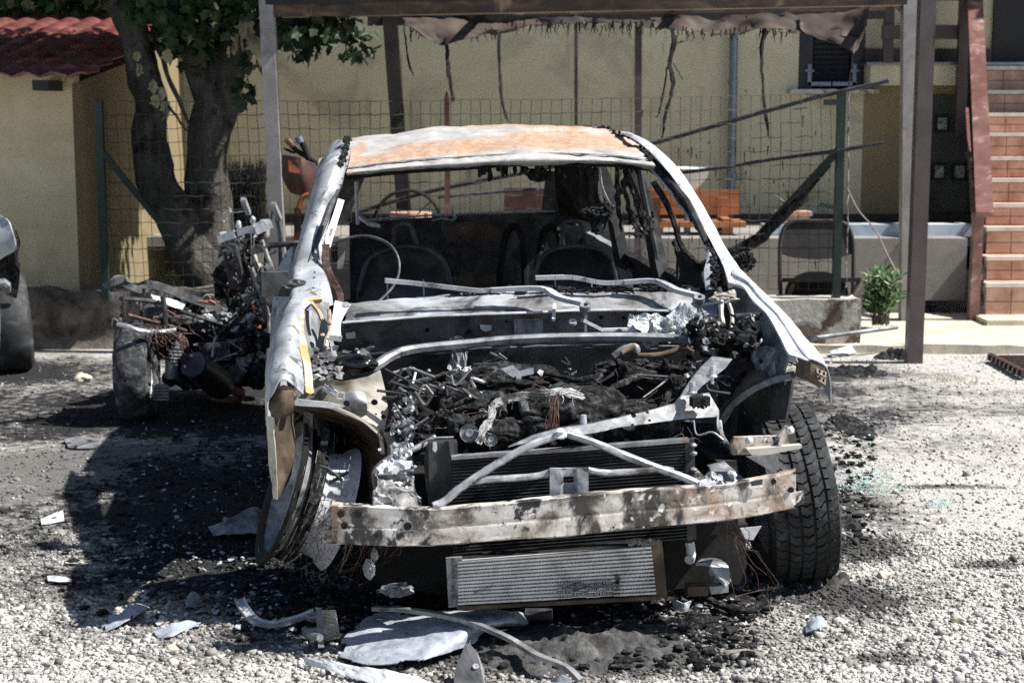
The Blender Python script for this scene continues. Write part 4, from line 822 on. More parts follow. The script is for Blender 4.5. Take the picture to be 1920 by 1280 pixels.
# rear wheels
for x in (-.74, .78):
    g = M(); lathe(g, CL(x, 3.55, .28), CX, [(.14, -.09), (.29, -.1), (.31, -.06), (.31, .06), (.29, .1), (.14, .09)], 36, rough=.02); wh = cp('rear_wheel', g, m_tyre)
    g = M(); lathe(g, CL(x, 3.55, .28), CX, [(.001, .03), (.12, .04), (.16, .08), (.165, -.08)], 30); cp('rim', g, m_grey, wh)
# ---- seats
m_seat = mat('sooty_seat_steel', [(.3, g3(.008)), (.5, g3(.03, CO)), (.75, g3(.09, CO))], 9, .5, .3, (40, .4, .002))
def seat(pts, loop, s, cx):
    """burnt seat frame: pressed back shell, headrest hoop, spring bars"""
    g = M(); pl = Cs(pts, s); n = len(pl) // 2
    rows = [pl[:n], pl[n:][::-1]]; mid = [a.lerp(b, .5) + CN * .05 for a, b in zip(*rows)]; patch(g, [rows[0], mid, rows[1]], 4, 4, .01, .006, 6); se = cp('seat_frame', g, m_seat, smooth=True)
    g = M(); tube(g, Cs(pts[:n], s - .02), .012, 8, 4); cp('hoop', g, m_seat, se, smooth=True)
    g = M(); tube(g, Cs(loop, s), .011, 8, 5); cp('headrest_frame', g, m_dark, se, smooth=True)
    g = M(); box(g, CL(cx, 2.15, .55), .5, .5, .16, rz=YAW); cp('seat_cushion_frame', g, m_soot, se)
    for dx in (-34, 34): g = M(); q = pts[n // 2]; tube(g, Cs([(q[0] + dx, q[1] + 62), (q[0] + dx + 2, q[1] + 125)], s - .06), .0035, 5, 2); cp('guide_rod', g, m_alu, se)
seat([(672, 545), (690, 490), (722, 470), (760, 462), (800, 468), (832, 492), (848, 545), (848, 600), (800, 600), (760, 600), (722, 600), (700, 600), (690, 600), (672, 600)], [(738, 470), (739, 435), (746, 422), (768, 422), (775, 438), (784, 468)], 2.25, -.42)
seat([(1000, 540), (1012, 490), (1035, 470), (1075, 462), (1115, 466), (1143, 485), (1158, 540), (1160, 600), (1115, 600), (1090, 600), (1075, 600), (1040, 600), (1020, 600), (1002, 600)], [(1052, 465), (1056, 425), (1062, 416), (1082, 415), (1092, 425), (1100, 462)], 2.25, .5)
g = M(); patch(g, [Cs([(835, 425), (870, 417), (905, 418), (935, 430)], 3.3), Cs([(838, 455), (870, 450), (905, 450), (938, 455)], 3.3)], 3, 3, .02, .01, 7); patch(g, [Cs([(850, 520), (900, 512), (930, 515)], 2.9), Cs([(855, 545), (900, 545), (930, 548)], 2.9)], 3, 2, .02, .01, 7); debris(g, m_brown, name='burnt_seat_foam')
for px in (935, 1005): g = M(); tube(g, Cs([(px, 560, 3.1), (px + 4, 500, 3.1), (px + 14, 440, 3.15), (px + 30, 425, 3.15), (px + 46, 450, 3.1), (px + 50, 560, 3.1)]), .02, 7, 3); cp('rear_seat_frame', g, m_soot, smooth=True)
# steering column hoop, tripod of thin stays seen through the screen
g = M(); tube(g, Cs([(620, 455, 1.9), (680, 442, 1.9), (725, 455, 1.85), (745, 480, 1.8), (748, 510, 1.75), (735, 540, 1.7), (700, 575, 1.6)]), .006, 6, 4); cp('steering_wheel_rim', g, m_dark, smooth=True)
g = M(); tube(g, Cs([(668, 340, 3.9), (669, 380, 3.95), (671, 420, 4.0)]), .01, 6, 2); tube(g, Cs([(676, 408, 3.9), (690, 420, 3.85), (712, 425, 3.8)]), .014, 6, 2, .004, .4); cp('rear_belt_bracket', g, m_white)
# white slotted bracket inside the left pillar + copper loom
g = M(); patch(g, [Cs([(634, 372), (646, 376)], 1.6), Cs([(622, 410), (634, 414)], 1.5), Cs([(611, 440), (625, 445)], 1.45), Cs([(610, 458), (620, 464)], 1.42)], 3, 4, .004, .002, 8, holes=lambda u, v, p: .3 < u < .8 and .52 < v < .68); cp('slotted_bracket', g, m_white)
g = M()
for _ in range(26):
    o_ = ru(-6, 6); tube(g, Cs([(612 + o_, 458, 1.42), (610 + o_ + ru(-3, 3), 490, 1.38), (620 + o_ + ru(-4, 4), 520, 1.32), (636 + ru(-6, 6), 548, 1.26), (640 + o_, 570, 1.2)]), .0022, 4, 4)
debris(g, m_copper, name='wiring_loom')
g = M(); slab(g, Cs([(633, 490), (640, 480), (648, 470), (645, 490), (643, 503), (632, 505)], 1.6), .01); cp('bracket', g, m_grey)
# charred strips hanging on the right of the cabin, sagging roof lining
g = M()
for pts in ([(1157, 308), (1158, 350), (1160, 390), (1166, 435)], [(1172, 320), (1180, 345), (1188, 365)], [(1166, 365), (1172, 335), (1176, 325)], [(1172, 355), (1182, 400), (1190, 425), (1215, 440)], [(1190, 365), (1200, 400), (1210, 432)], [(1198, 376), (1206, 410), (1209, 435)], [(1262, 450), (1272, 480), (1273, 530), (1276, 545)]):
    tube(g, Cs(pts, 2.2), [.008, .014, .01, .006], 6, 4, .003, .4)
for _ in range(40): blob(g, C(ru(1178, 1225), ru(395, 445), 2.3), ru(.004, .014), .5, 4, 1)
debris(g, m_char)
g = M(); patch(g, [Cs([(1040, 312), (1085, 312), (1122, 318)], 3.1), Cs([(1042, 360), (1085, 370), (1124, 375)], 3.2), Cs([(1050, 400), (1090, 410), (1150, 420)], 3.3)], 4, 4, .02, .04, 5); cp('hanging_roof_lining', g, m_soot)
g = M(); patch(g, [Cs([(1124, 315), (1126, 318)], 3.0), Cs([(1124, 345), (1130, 350)], 3.05), Cs([(1138, 378), (1143, 378)], 3.1), Cs([(1150, 388), (1152, 386)], 3.1)], 2, 4, .004); cp('trim_edge', g, m_white)
g = M(); blob(g, C(1115, 398, 1.75), (.05, .03, .022), .5, 4, 4); blob(g, C(1138, 392, 1.75), (.028, .028, .03), .5, 4, 3); blob(g, C(1118, 418, 1.75), (.02, .02, .04), .6, 4, 3); tube(g, Cs([(1110, 425), (1118, 438), (1130, 432), (1140, 410)], 1.75), .006, 5, 3); cp('melted_mirror', g, m_char)
# ---- B-post and door frames seen on the photo-right
g = M(); tube(g, Cs([(1225, 340, 2.0), (1252, 385, 2.0), (1268, 430, 2.0), (1280, 468, 1.95), (1300, 488, 1.8), (1322, 505, 1.5)]), .014, 6, 4, .003, .2); cp('door_seal', g, m_char)
g = M(); patch(g, [Cs([(1275, 470), (1325, 510)], 1.6), Cs([(1272, 510), (1325, 530)], 1.5), Cs([(1268, 560), (1330, 560)], 1.4)], 3, 3, .02, .01, 6); cp('door_trim', g, m_soot)
# ---- door mirrors (charred)
g = M(); blob(g, C(1398, 490, 1.35), (.035, .04, .035), .55, 4, 4); blob(g, C(1380, 492, 1.35), (.03, .02, .02), .5, 4, 3); cp('door_mirror', g, m_char)
g = M(); box(g, C(516, 532, 1.25), .10, .05, .09, rz=.2); blob(g, C(498, 520, 1.3), (.03, .04, .05), .5, 5, 3); blob(g, C(545, 535, 1.25), (.06, .03, .025), .3, 5, 3); cp('door_mirror', g, m_dark)
g = M(); patch(g, [Cs([(536, 470), (549, 462)], 1.7), Cs([(517, 520), (545, 512)], 1.6), Cs([(508, 600), (540, 600)], 1.5), Cs([(505, 680), (538, 680)], 1.4)], 4, 4, .01, .008, 7); cp('bent_door_edge', g, m_panel, smooth=True)
# ---- cowl and firewall
m_cowl = mat('sooty_cowl_metal', [(.3, g3(.08)), (.45, g3(.26)), (.55, g3(.42, CO)), (.75, g3(.66, CO))], 7, .55, .2, (60, .5, .002), [((.05, .05, .05), 5, .50, .62)], stretch=(.5, 1, 1.5))
cu = [(640, 571), (720, 562), (800, 556), (900, 549), (1000, 545), (1100, 543), (1200, 541), (1290, 541), (1350, 544)]
c1 = [(648, 592), (720, 587), (800, 580), (900, 573), (960, 570), (1060, 566), (1160, 568), (1268, 574), (1345, 580)]
c2 = [(642, 605), (720, 599), (800, 593), (900, 589), (960, 587), (1060, 583), (1160, 581), (1271, 584), (1345, 592)]
g = M(); patch(g, [SH(Cs(cu, 1.30), .03, -.03), Cs(cu, 1.28), Cs(c1, 1.16), Cs([(a, b + 8) for a, b in c1], 1.13), Cs(c2, 1.10)], 6, 4, .004, .006, 9); cp('cowl_panel', g, m_cowl, smooth=True, angle=25)
g = M(); P = Cs(c2, 1.09); tube(g, SH(P, 0, .0), .005, 6, 4, .001); cp('cowl_edge', g, m_white)
fw = [(640, 606), (760, 598), (900, 591), (1060, 585), (1200, 583), (1345, 594)]
g = M(); patch(g, [Cs(fw, 1.14), Cs([(a, b + 30) for a, b in fw], 1.15), Cs([(a, b + 62) for a, b in fw], 1.17), Cs([(a, b + 64) for a, b in fw], 1.12), Cs([(a, b + 110) for a, b in fw], 1.2), Cs([(a, b + 200) for a, b in fw], 1.25)], 6, 4, .01, .012, 5); fwp = cp('firewall', g, m_fwl, smooth=True, angle=30)
for (px, py, r_) in ((801, 619, .008), (879, 622, .009), (1127, 595, .007), (1170, 596, .006), (950, 603, .005), (1000, 598, .005)): g = M(); disc(g, C(px, py, 1.138), CN, r_, .004, 14); cp('bolt_hole', g, m_soot, fwp)
g = M(); slab(g, Cs([(900, 608), (922, 610), (921, 618), (911, 622), (901, 617)], 1.12), .004); slab(g, Cs([(648, 624), (665, 622), (668, 634), (650, 635)], 1.12), .004); cp('clip', g, m_white, fwp)
g = M(); slab(g, Cs([(963, 598), (1018, 597), (1019, 628), (965, 630)], 1.125), .006); for_ = cp('stamped_plate', g, m_grey, fwp)
# bulkhead foil shreds
g = M(); patch(g, [Cs([(842, 636), (862, 630), (878, 642)], 1.0), Cs([(848, 660), (868, 662), (875, 675)], 1.0), Cs([(838, 690), (855, 700), (870, 705)], 1.0)], 4, 4, .003, .02, 20); cp('torn_foil', g, m_grey)
# brace bar across the bay
g = M(); sweep(g, Cs([(660, 695, .72), (700, 687, .74), (725, 671, .78), (752, 659, .82), (790, 652, .85), (874, 644, .87), (958, 636, .88), (1061, 632, .88), (1173, 631, .87), (1277, 635, .84), (1306, 646, .8), (1345, 660, .74)]), [(-.016, -.013), (.016, -.013), (.02, .004), (.01, .014), (-.01, .014), (-.018, .004)], sub=4); cp('cross_brace', g, m_grey, smooth=True, angle=30)
# wiper arms
def wiper(pts, ring):
    g = M(); P = crs(Cs(pts), 4); n = len(P)
    for i in range(n - 1):
        t = i / n; w_ = .026 if t < .12 else (.014 if t < .45 else (.036 if t < .8 else .04)); bar(g, P[i] + Z * .012, P[i + 1] + (P[i + 1] - P[i]) * .1 + Z * .012, w_, .016)
    wi = cp('wiper_arm', g, m_panel); g = M(); q = C(*ring); lathe(g, q, (0, -.5, 1), [(.010, -.01), (.021, -.01), (.021, .012), (.010, .012), (.010, -.01)], 20); tube(g, [q, q - Z * .09], .008, 6); cp('pivot', g, m_grey, wi)
wiper([(722, 532, 1.12), (776, 537, 1.13), (888, 550, 1.12), (920, 550, 1.12), (1013, 547, 1.10), (1048, 564, 1.04), (1092, 575, .98)], (1097, 576, .98))
wiper([(1004, 527, 1.2), (1072, 526, 1.2), (1128, 536, 1.2), (1170, 535, 1.2), (1229, 533, 1.18), (1268, 550, 1.12), (1306, 560, 1.06)], (1311, 561, 1.06))
g = M(); bar(g, C(1092, 600, .98), C(1128, 618, 1.0), .022, .012); bar(g, C(1128, 618, 1.0), C(1176, 617, 1.02), .02, .01); lathe(g, C(1074, 604, .98), (0, -.5, 1), [(.006, -.004), (.015, -.004), (.015, .006), (.006, .006), (.006, -.004)], 16); bar(g, C(1040, 571, 1.1), C(1038, 600, 1.0), .012, .012); cp('wiper_linkage', g, m_white)
# charred strips lying along the cowl
g = M()
for _ in range(110): px = ru(850, 1340); py = 541 + ru(-4, 8) + (6 if px < 950 else 0); blob(g, C(px, py, 1.25), (ru(.006, .03), .012, ru(.003, .009)), .5, 5, 1)
for _ in range(10): px = ru(930, 1150); tube(g, Cs([(px, 548, 1.2), (px + ru(15, 40), 541 + ru(-4, 4), 1.2), (px + ru(40, 70), 550, 1.2)]), .003, 4, 3, .004)
debris(g, m_char)

# ================= front wings
lf = [[(536, 800, 1.2), (528, 650, 1.1), (536, 600, 1.05), (543, 562, 1.02), (562, 562, 1.0), (596, 556, 1.05)],
      [(512, 800, .85), (506, 690, .82), (510, 645, .8), (524, 602, .78), (550, 582, .78), (566, 588, .8)],
      [(502, 800, .6), (499, 730, .56), (500, 690, .55), (512, 650, .53), (543, 628, .53), (561, 640, .55)],
      [(499, 790, .42), (497, 750, .4), (498, 728, .38), (508, 704, .36), (540, 685, .36), (572, 702, .4)],
      [(499, 785, .34), (498, 762, .3), (501, 752, .28), (510, 740, .26), (530, 712, .26), (570, 738, .32)]]
g = M(); patch(g, [Cs(r) for r in lf], 5, 6, .004, .006, 5); lw = cp('front_wing', g, m_panel, smooth=True, angle=50, label='crumpled white wing at photo-left')
ed = [(596, 556, 1.02), (570, 562, .95), (556, 590, .80), (556, 620, .65), (562, 650, .52), (570, 690, .42), (574, 734, .34)]
g = M(); patch(g, [[C(a, b, s - .01), C(a + 8, b + 4, s), C(a + (15 if i > 1 else 6), b + (2 if i > 1 else 12), s + .02)] for i, (a, b, s) in enumerate(ed)], 2, 5, .004, .004, 14); cp('wing_flange', g, m_orange, lw)
g = M(); patch(g, [Cs([(505, 745, .3), (528, 722, .28), (550, 728, .3)]), Cs([(503, 765, .3), (528, 765, .27), (551, 760, .3)]), Cs([(507, 780, .32), (527, 785, .3), (550, 776, .33)])], 5, 5, .003, .008, 12); cp('headlight_mount', g, m_brown, lw, smooth=True)
g = M(); patch(g, [Cs([(499, 780, .33), (512, 782, .3)]), Cs([(502, 840, .34), (515, 838, .31)]), Cs([(508, 900, .36), (519, 900, .33)]), Cs([(514, 934, .37), (519, 936, .36)])], 3, 5, .004, .004, 12); cp('wing_corner', g, m_cream, lw)
g = M(); patch(g, [Cs([(512, 780, .32), (553, 776, .45)]), Cs([(514, 840, .33), (553, 840, .45)]), Cs([(519, 900, .35), (542, 900, .42)]), Cs([(518, 934, .36), (526, 932, .38)])], 4, 4, .006, .006, 9); cp('wing_liner', g, m_brown, lw)
Iq = [(1364, 531, 1.1), (1392, 537, 1.02), (1411, 562, .9), (1437, 588, .75), (1460, 626, .56), (1478, 662, .40), (1494, 669, .33)]
Oq = [(1383, 500, 1.2), (1412, 529, 1.05), (1442, 560, .92), (1482, 599, .76), (1513, 637, .57), (1538, 664, .42), (1552, 692, .32)]
g = M(); rows = []
for i, (a, b) in enumerate(zip(Iq, Oq)):
    A_, B_ = C(*a), C(*b); rows.append([A_ - Z * .02 + CX * .004, A_, A_.lerp(B_, .35) + Z * .003, A_.lerp(B_, .45) + Z * .012, A_.lerp(B_, .8) + Z * .012, B_, B_ + CX * .02 - Z * .05 + CN * .02, B_ + CX * .03 - Z * (.3 if i < 3 else .12) + CN * .03])
patch(g, rows, 3, 6, .004, .003, 6); rw = cp('front_wing', g, m_white, smooth=True, angle=30, label='white wing sticking up at photo-right')
g = M(); patch(g, [Cs([(1494, 670, .34), (1520, 680, .3), (1553, 693, .33)]), Cs([(1492, 690, .34), (1518, 700, .3), (1550, 715, .33)]), Cs([(1490, 704, .35), (1512, 714, .32), (1536, 727, .34)])], 3, 3, .005, .006, 9); cp('wing_tip', g, m_brown, rw)
g = M()
for (a, b) in (((1531, 690), (1550, 697)), ((1532, 703), (1549, 711))): slab(g, [C(a[0], a[1], .30), C(b[0], b[1], .31), C(b[0] - 1, b[1] + 11, .31), C(a[0] + 1, a[1] + 9, .30)], .004)
cp('slotted_tab', g, m_cream, rw)
g = M()
for q in ((1537, 696), (1545, 700), (1537, 709), (1544, 713)): box(g, C(q[0], q[1], .296), .006, .003, .011)
cp('slot', g, m_soot, rw)
# inner aprons
g = M(); patch(g, [Cs([(1366, 534, 1.1), (1395, 545, 1.0), (1414, 570, .88), (1440, 596, .73), (1462, 634, .55), (1478, 670, .4)]), Cs([(1372, 590, 1.05), (1385, 600, .95), (1400, 620, .85), (1425, 650, .7), (1448, 680, .55), (1470, 700, .42)]), Cs([(1372, 640, 1.0), (1385, 660, .9), (1400, 680, .8), (1425, 700, .68), (1448, 712, .55), (1470, 722, .44)])], 4, 4, .008, .006, 6); cp('inner_apron', g, m_fire, smooth=True)
g = M(); patch(g, [Cs([(1392, 742, .7), (1435, 722, .6), (1486, 712, .45)]), Cs([(1400, 800, .72), (1432, 790, .62), (1472, 786, .48)])], 4, 3, .01, .004, 6); cp('wheelhouse_panel', g, m_fire)
g = M(); P = Cs([(1352, 790, .58), (1372, 760, .56), (1402, 735, .52), (1440, 716, .47), (1486, 702, .40)]); sweep(g, P, [(-.014, -.012), (.014, -.012), (.014, .006), (-.014, .012)], sub=5); cp('wheelhouse_rim', g, m_grey, smooth=True)
g = M(); patch(g, [Cs([(1352, 785, .6), (1400, 735, .55), (1440, 716, .5)]), Cs([(1375, 720, .75), (1405, 700, .7), (1440, 690, .62)]), Cs([(1380, 690, .85), (1410, 680, .8), (1445, 676, .7)])], 4, 4, .01, .02, 7); cp('strut_tower', g, m_brown, smooth=True)
g = M(); patch(g, [Cs([(1405, 655, .7), (1440, 648, .6), (1468, 660, .5)]), Cs([(1410, 668, .66), (1438, 664, .58), (1466, 672, .48)]), Cs([(1425, 700, .62), (1440, 708, .55), (1452, 700, .5)])], 4, 4, .004, .012, 16); cp('melted_reservoir', g, m_ashy, smooth=True)
# photo-left strut tower plate with holes, wheel arch behind
def tri_in(poly, x, y):
    c = False; j = len(poly) - 1
    for i in range(len(poly)):
        if (poly[i][1] > y) != (poly[j][1] > y) and x < (poly[j][0] - poly[i][0]) * (y - poly[i][1]) / (poly[j][1] - poly[i][1]) + poly[i][0]: c = not c
        j = i
    return c
def cut_plate(name, poly, s, m_, th=.004, holes=(), amp=.0015, step=8.0, sfun=None, parent=None, **k):
    """plate with a real outline and real holes, laid at s behind the beam"""
    from mathutils.geometry import delaunay_2d_cdt
    sf = sfun or (lambda x, y: s); pts = []; edges = []
    def loop(L):
        o_ = len(pts); pts.extend(Vector(q) for q in L); edges.extend((o_ + i, o_ + (i + 1) % len(L)) for i in range(len(L)))
    dense = []
    for i, a in enumerate(poly):
        b = poly[(i + 1) % len(poly)]; n_ = max(1, int(math.hypot(a[0] - b[0], a[1] - b[1]) / step)); dense += [(a[0] + (b[0] - a[0]) * t / n_ + ru(-.3, .3), a[1] + (b[1] - a[1]) * t / n_ + ru(-.3, .3)) for t in range(n_)]
    loop(dense); hp = []
    for (a, b, r_) in holes:
        L = [(a + r_ * math.cos(t * math.pi / 7), b + r_ * .9 * math.sin(t * math.pi / 7)) for t in range(14)]; hp.append(L); loop(L)
    x0, x1 = min(p[0] for p in poly), max(p[0] for p in poly); y0, y1 = min(p[1] for p in poly), max(p[1] for p in poly)
    y = y0 + step / 2
    while y < y1:
        x = x0 + step / 2
        while x < x1:
            if tri_in(poly, x, y) and not any((x - a) ** 2 + (y - b) ** 2 < (r_ + 2) ** 2 for a, b, r_ in holes): pts.append(Vector((x, y)))
            x += step
        y += step
    vs, _, fs, *_ = delaunay_2d_cdt(pts, edges, [], 0, 1e-4)
    P = [C(v.x, v.y, sf(v.x, v.y) + amp * mn.noise(Vector((v.x * .08, v.y * .08, 0))) * 2) for v in vs]; keep = []
    for f in fs:
        cx = sum(vs[i].x for i in f) / len(f); cy = sum(vs[i].y for i in f) / len(f)
        if tri_in(dense, cx, cy) and not any(tri_in(h, cx, cy) for h in hp): keep.append(tuple(f))
    n_ = len(P); cnt = {}
    for f in keep:
        for i in range(len(f)): e = (f[i], f[(i + 1) % len(f)]); cnt[e] = 1
    g = M(); F = list(keep) + [tuple(i + n_ for i in reversed(f)) for f in keep] + [(a, a + n_, b + n_, b) for (a, b) in cnt if (b, a) not in cnt]
    g.add(P + [p + CN * th for p in P], F); k.setdefault('smooth', True); k.setdefault('angle', 35); return cp(name, g, m_, parent, **k)
cut_plate('strut_tower_plate', [(552, 708), (612, 710), (640, 716), (690, 706), (713, 693), (722, 730), (728, 770), (722, 800), (716, 820), (699, 804), (677, 786), (649, 772), (621, 762), (585, 756), (551, 752)], .5, m_cream,
          holes=((650, 756, 6.5), (702, 754, 6.5), (719, 781, 5), (705, 776, 2.2), (586, 738, 3.5), (562, 730, 2.5)), sfun=lambda x, y: .52 - max(0, (y - 720)) * .0006 + abs(x - 660) * .0006)
g = M(); patch(g, [Cs([(640, 735, .50), (662, 732, .49), (684, 736, .50)]), Cs([(648, 790, .5), (670, 792, .47), (690, 775, .5)])][:1] + [Cs([(655, 755, .47), (672, 752, .465), (688, 757, .47)]), Cs([(660, 778, .5), (674, 782, .495), (688, 776, .5)])], 4, 4, .004); cp('embossed_pad', g, m_grey, smooth=True)
g = M(); sweep(g, Cs([(552, 754, .44), (585, 758, .44), (622, 764, .44), (652, 774, .44), (680, 788, .45), (702, 806, .46), (716, 822, .47), (720, 850, .48)]), [(-.010, -.004), (.004, -.004), (.004, .004), (-.010, .004)], sub=5); cp('arch_lip', g, m_cream, smooth=True)
g = M(); patch(g, [Cs([(553, 757, .46), (622, 767, .46), (680, 790, .47), (716, 824, .49), (720, 880, .5), (718, 950, .5)]), Cs([(553, 770, .75), (610, 790, .85), (650, 810, .9), (680, 850, .92), (690, 900, .95), (690, 960, .95)])], 5, 4, .008, .008, 7); cp('wheel_arch', g, m_brown, smooth=True)
g = M(); patch(g, [Cs([(553, 770, .8), (690, 810, .95)]), Cs([(553, 1000, 1.0), (700, 1000, 1.0)])], 4, 4, .01, .02, 5); cp('arch_back', g, m_soot)
g = M(); slab(g, Cs([(552, 752), (560, 748), (616, 754), (640, 760), (636, 765), (600, 763), (553, 760)], .42), .006); bar(g, C(605, 727, .47), C(628, 742, .46), .012, .01); bar(g, C(608, 722, .47), C(632, 736, .46), .008, .01); cp('mounting_tab', g, m_white)
g = M()
for a, b in (((633, 735), (646, 736)), ((646, 736), (645, 748)), ((645, 748), (632, 747)), ((632, 747), (633, 735))): bar(g, C(*a, .48), C(*b, .48), .005, .004, up=CN)
cp('wire_clip', g, m_white)
# front hinge post hardware at photo-left
g = M(); patch(g, [Cs([(628, 563, .98), (658, 570, .98)]), Cs([(622, 600, .9), (640, 603, .9)]), Cs([(614, 635, .84), (640, 640, .84)])], 2, 3, .005, .002, 9); slab(g, Cs([(618, 628), (642, 630), (640, 640), (616, 638)], .82), .006); hp = cp('hinge_plate', g, m_white)
for q in ((648, 572), (630, 631)): g = M(); disc(g, C(*q, .9 if q[1] > 600 else .97), (0, -.6, 1), .014, .004, 14); cp('bolt_head', g, m_alu, hp)
g = M(); tube(g, Cs([(586, 570, .95), (598, 585, .9), (604, 600, .88)]), .008, 6, 3); tube(g, Cs([(616, 580, .9), (617, 610, .88), (610, 650, .8)]), .007, 6, 3, .003, .3)
for q in ((604, 628), (612, 645), (618, 605), (614, 655)): blob(g, C(*q, .85), ru(.008, .014), .3, 4, 2)
cp('bonnet_hinge', g, m_orange)
g = M(); patch(g, [Cs([(572, 560, 1.0), (620, 566, 1.05)]), Cs([(570, 610, .9), (618, 610, 1.0)]), Cs([(574, 690, .75), (640, 690, .85)])], 4, 4, .006, .01, 8); cp('inner_apron', g, m_fire)
# black glossy melted box and flat ash flakes
m_gloss = mat('melted_black_plastic', [(.3, g3(.005)), (.7, g3(.014))], 5, .18, 0, (12, .5, .01))
g = M(); blob(g, C(662, 682, .72), (.085, .05, .032), .15, 2, 4); cp('melted_box', g, m_gloss, smooth=True, angle=180)
g = M()
for _ in range(34): shard(g, C(ru(590, 700), ru(655, 690) - abs(ru(0, 10)), ru(.66, .8)), ru(.008, .026), (ru(-.4, .4), ru(-.9, -.2), 1), 7, .0015, .2)
for _ in range(20): shard(g, C(ru(575, 625), ru(690, 715), ru(.5, .6)), ru(.006, .016), (ru(-.4, .4), -.5, 1), 6, .0015, .3)
debris(g, m_fire)
g = M()
for _ in range(26): shard(g, C(ru(575, 640), ru(685, 712), ru(.46, .56)), ru(.006, .018), (ru(-.4, .4), -.5, 1), 6, .0015, .3)
debris(g, m_ashy, name='ash_flakes')
# ================= engine bay
g = M(); patch(g, [[CL(x, s, .36) for s in (.2, .7, 1.25)] for x in (-.55, 0, .6)], 3, 3, .05, .02, 4); cp('undertray', g, m_soot)
g = M(); box(g, CL(.02, .68, .52), .75, .5, .34, rz=YAW); cp('engine_block', g, m_soot)
eb = M()
for (px, py, s, r_) in ((925, 716, .72, (.19, .12, .06)), (870, 728, .68, (.07, .07, .055)), (995, 712, .74, (.11, .08, .055)), (1060, 768, .42, (.19, .11, .075)), (1120, 765, .42, (.11, .08, .06)), (1000, 760, .5, (.10, .09, .055)), (900, 762, .5, (.11, .09, .06)), (850, 760, .52, (.07, .06, .065)), (1185, 792, .34, (.10, .06, .055)), (1130, 805, .32, (.08, .06, .045)), (930, 812, .33, (.12, .07, .055)), (1010, 812, .32, (.09, .06, .05)), (865, 805, .38, (.06, .05, .05)), (1235, 795, .33, (.07, .05, .05)), (1070, 815, .3, (.08, .05, .04)), (810, 800, .45, (.06, .06, .06)), (770, 770, .5, (.05, .06, .06))):
    blob(eb, C(px, py, s), r_, .22, 1.5, 5)
eb.v = [p + Vector((mn.noise(p * 34), mn.noise(p * 34 + Vector((9, 0, 0))), mn.noise(p * 34 + Vector((0, 9, 0))))) * .006 for p in eb.v]
eb.v = [p + Vector((mn.noise(p * 11), mn.noise(p * 11 + Vector((9, 0, 0))), mn.noise(p * 11 + Vector((0, 9, 0))))) * .018 for p in eb.v]
cp('charred_engine_cover', eb, m_char, smooth=True, angle=180)
g = M(); box(g, C(1195, 728, .72), .27, .2, .15, rz=YAW); patch(g, [Cs([(1130, 690, .85), (1200, 682, .88), (1290, 690, .85)]), Cs([(1125, 702, .7), (1200, 696, .66), (1290, 706, .66)]), Cs([(1130, 712, .62), (1200, 706, .58), (1285, 720, .58)])], 6, 4, .015, .02, 9); cp('battery_box', g, m_soot)
g = M()
for _ in range(60): t = rnd(); blob(g, C(1125 + 170 * t, 686 + ru(-8, 14), ru(.6, .85)), (ru(.01, .035), .02, ru(.006, .018)), .5, 4, 2)
for _ in range(45): blob(g, C(1268 + ru(-14, 14), 735 + ru(-32, 28), .5), ru(.006, .018), .4, 4, 2)
for _ in range(36): blob(g, C(ru(750, 850), ru(775, 850), ru(.35, .6)), ru(.008, .024), .6, 3, 3)
for _ in range(50): blob(g, C(ru(1290, 1460), ru(600, 720), ru(.6, .9)), ru(.006, .022), .5, 3, 2)
debris(g, m_char)
# scattered pipes, hoses, twisted bits, thin wires in the bay
gd = M(); gw = M(); gg = M(); gc = M()
for _ in range(60):
    px, py, s = ru(735, 900), ru(700, 840), ru(.35, .75); tube(gd if rnd() < .85 else gg, Cs([(px, py, s), (px + ru(-30, 30), py + ru(-20, 20), s), (px + ru(-45, 45), py + ru(-30, 30), s)]), ru(.002, .007), 5, 4)
for _ in range(26):
    px, py, s = ru(880, 1330), ru(660, 830), ru(.35, .75); tube(gd, Cs([(px, py, s), (px + ru(-30, 30), py + ru(-15, 15), s), (px + ru(-45, 45), py + ru(-25, 25), s)]), ru(.002, .006), 5, 4)
for _ in range(60):
    px, py, s = ru(740, 1330), ru(680, 840), ru(.35, .7); wire(gw, C(px, py, s), C(px + ru(-50, 50), py + ru(-15, 35), s), ru(0, .03), .0014, 5, .01)
for _ in range(26): shard(gg, C(ru(740, 1330), ru(680, 840), ru(.35, .7)), ru(.005, .016), (ru(-1, 1), ru(-1, 0), 1), 5, .001, .3)
for _ in range(60):
    px, py = ru(1290, 1470), ru(590, 720); tube(gd if rnd() < .5 else gg, Cs([(px, py, .8), (px + ru(-25, 25), py + ru(-20, 20), .8), (px + ru(-35, 35), py + ru(-25, 25), .75)]), ru(.002, .007), 5, 4)
for _ in range(50): shard(gg, C(ru(1290, 1460), ru(590, 710), ru(.6, .85)), ru(.006, .022), (ru(-1, 1), ru(-1, 0), 1), 6, .001, .4)
debris(gd, m_dark); debris(gg, m_grey); debris(gw, m_dark, name='loose_wires')
gw = M()
for _ in range(30): wire(gw, C(ru(725, 790), ru(760, 800), .45), C(ru(735, 800), ru(800, 850), .4), .02, .0014, 5, .01)
for _ in range(26): wire(gw, C(1040 + ru(-5, 5), 742, .25), C(1036 + ru(-14, 12), 802, .2), -.005, .0014, 4, .004)
debris(gw, m_copper, name='loose_wires')
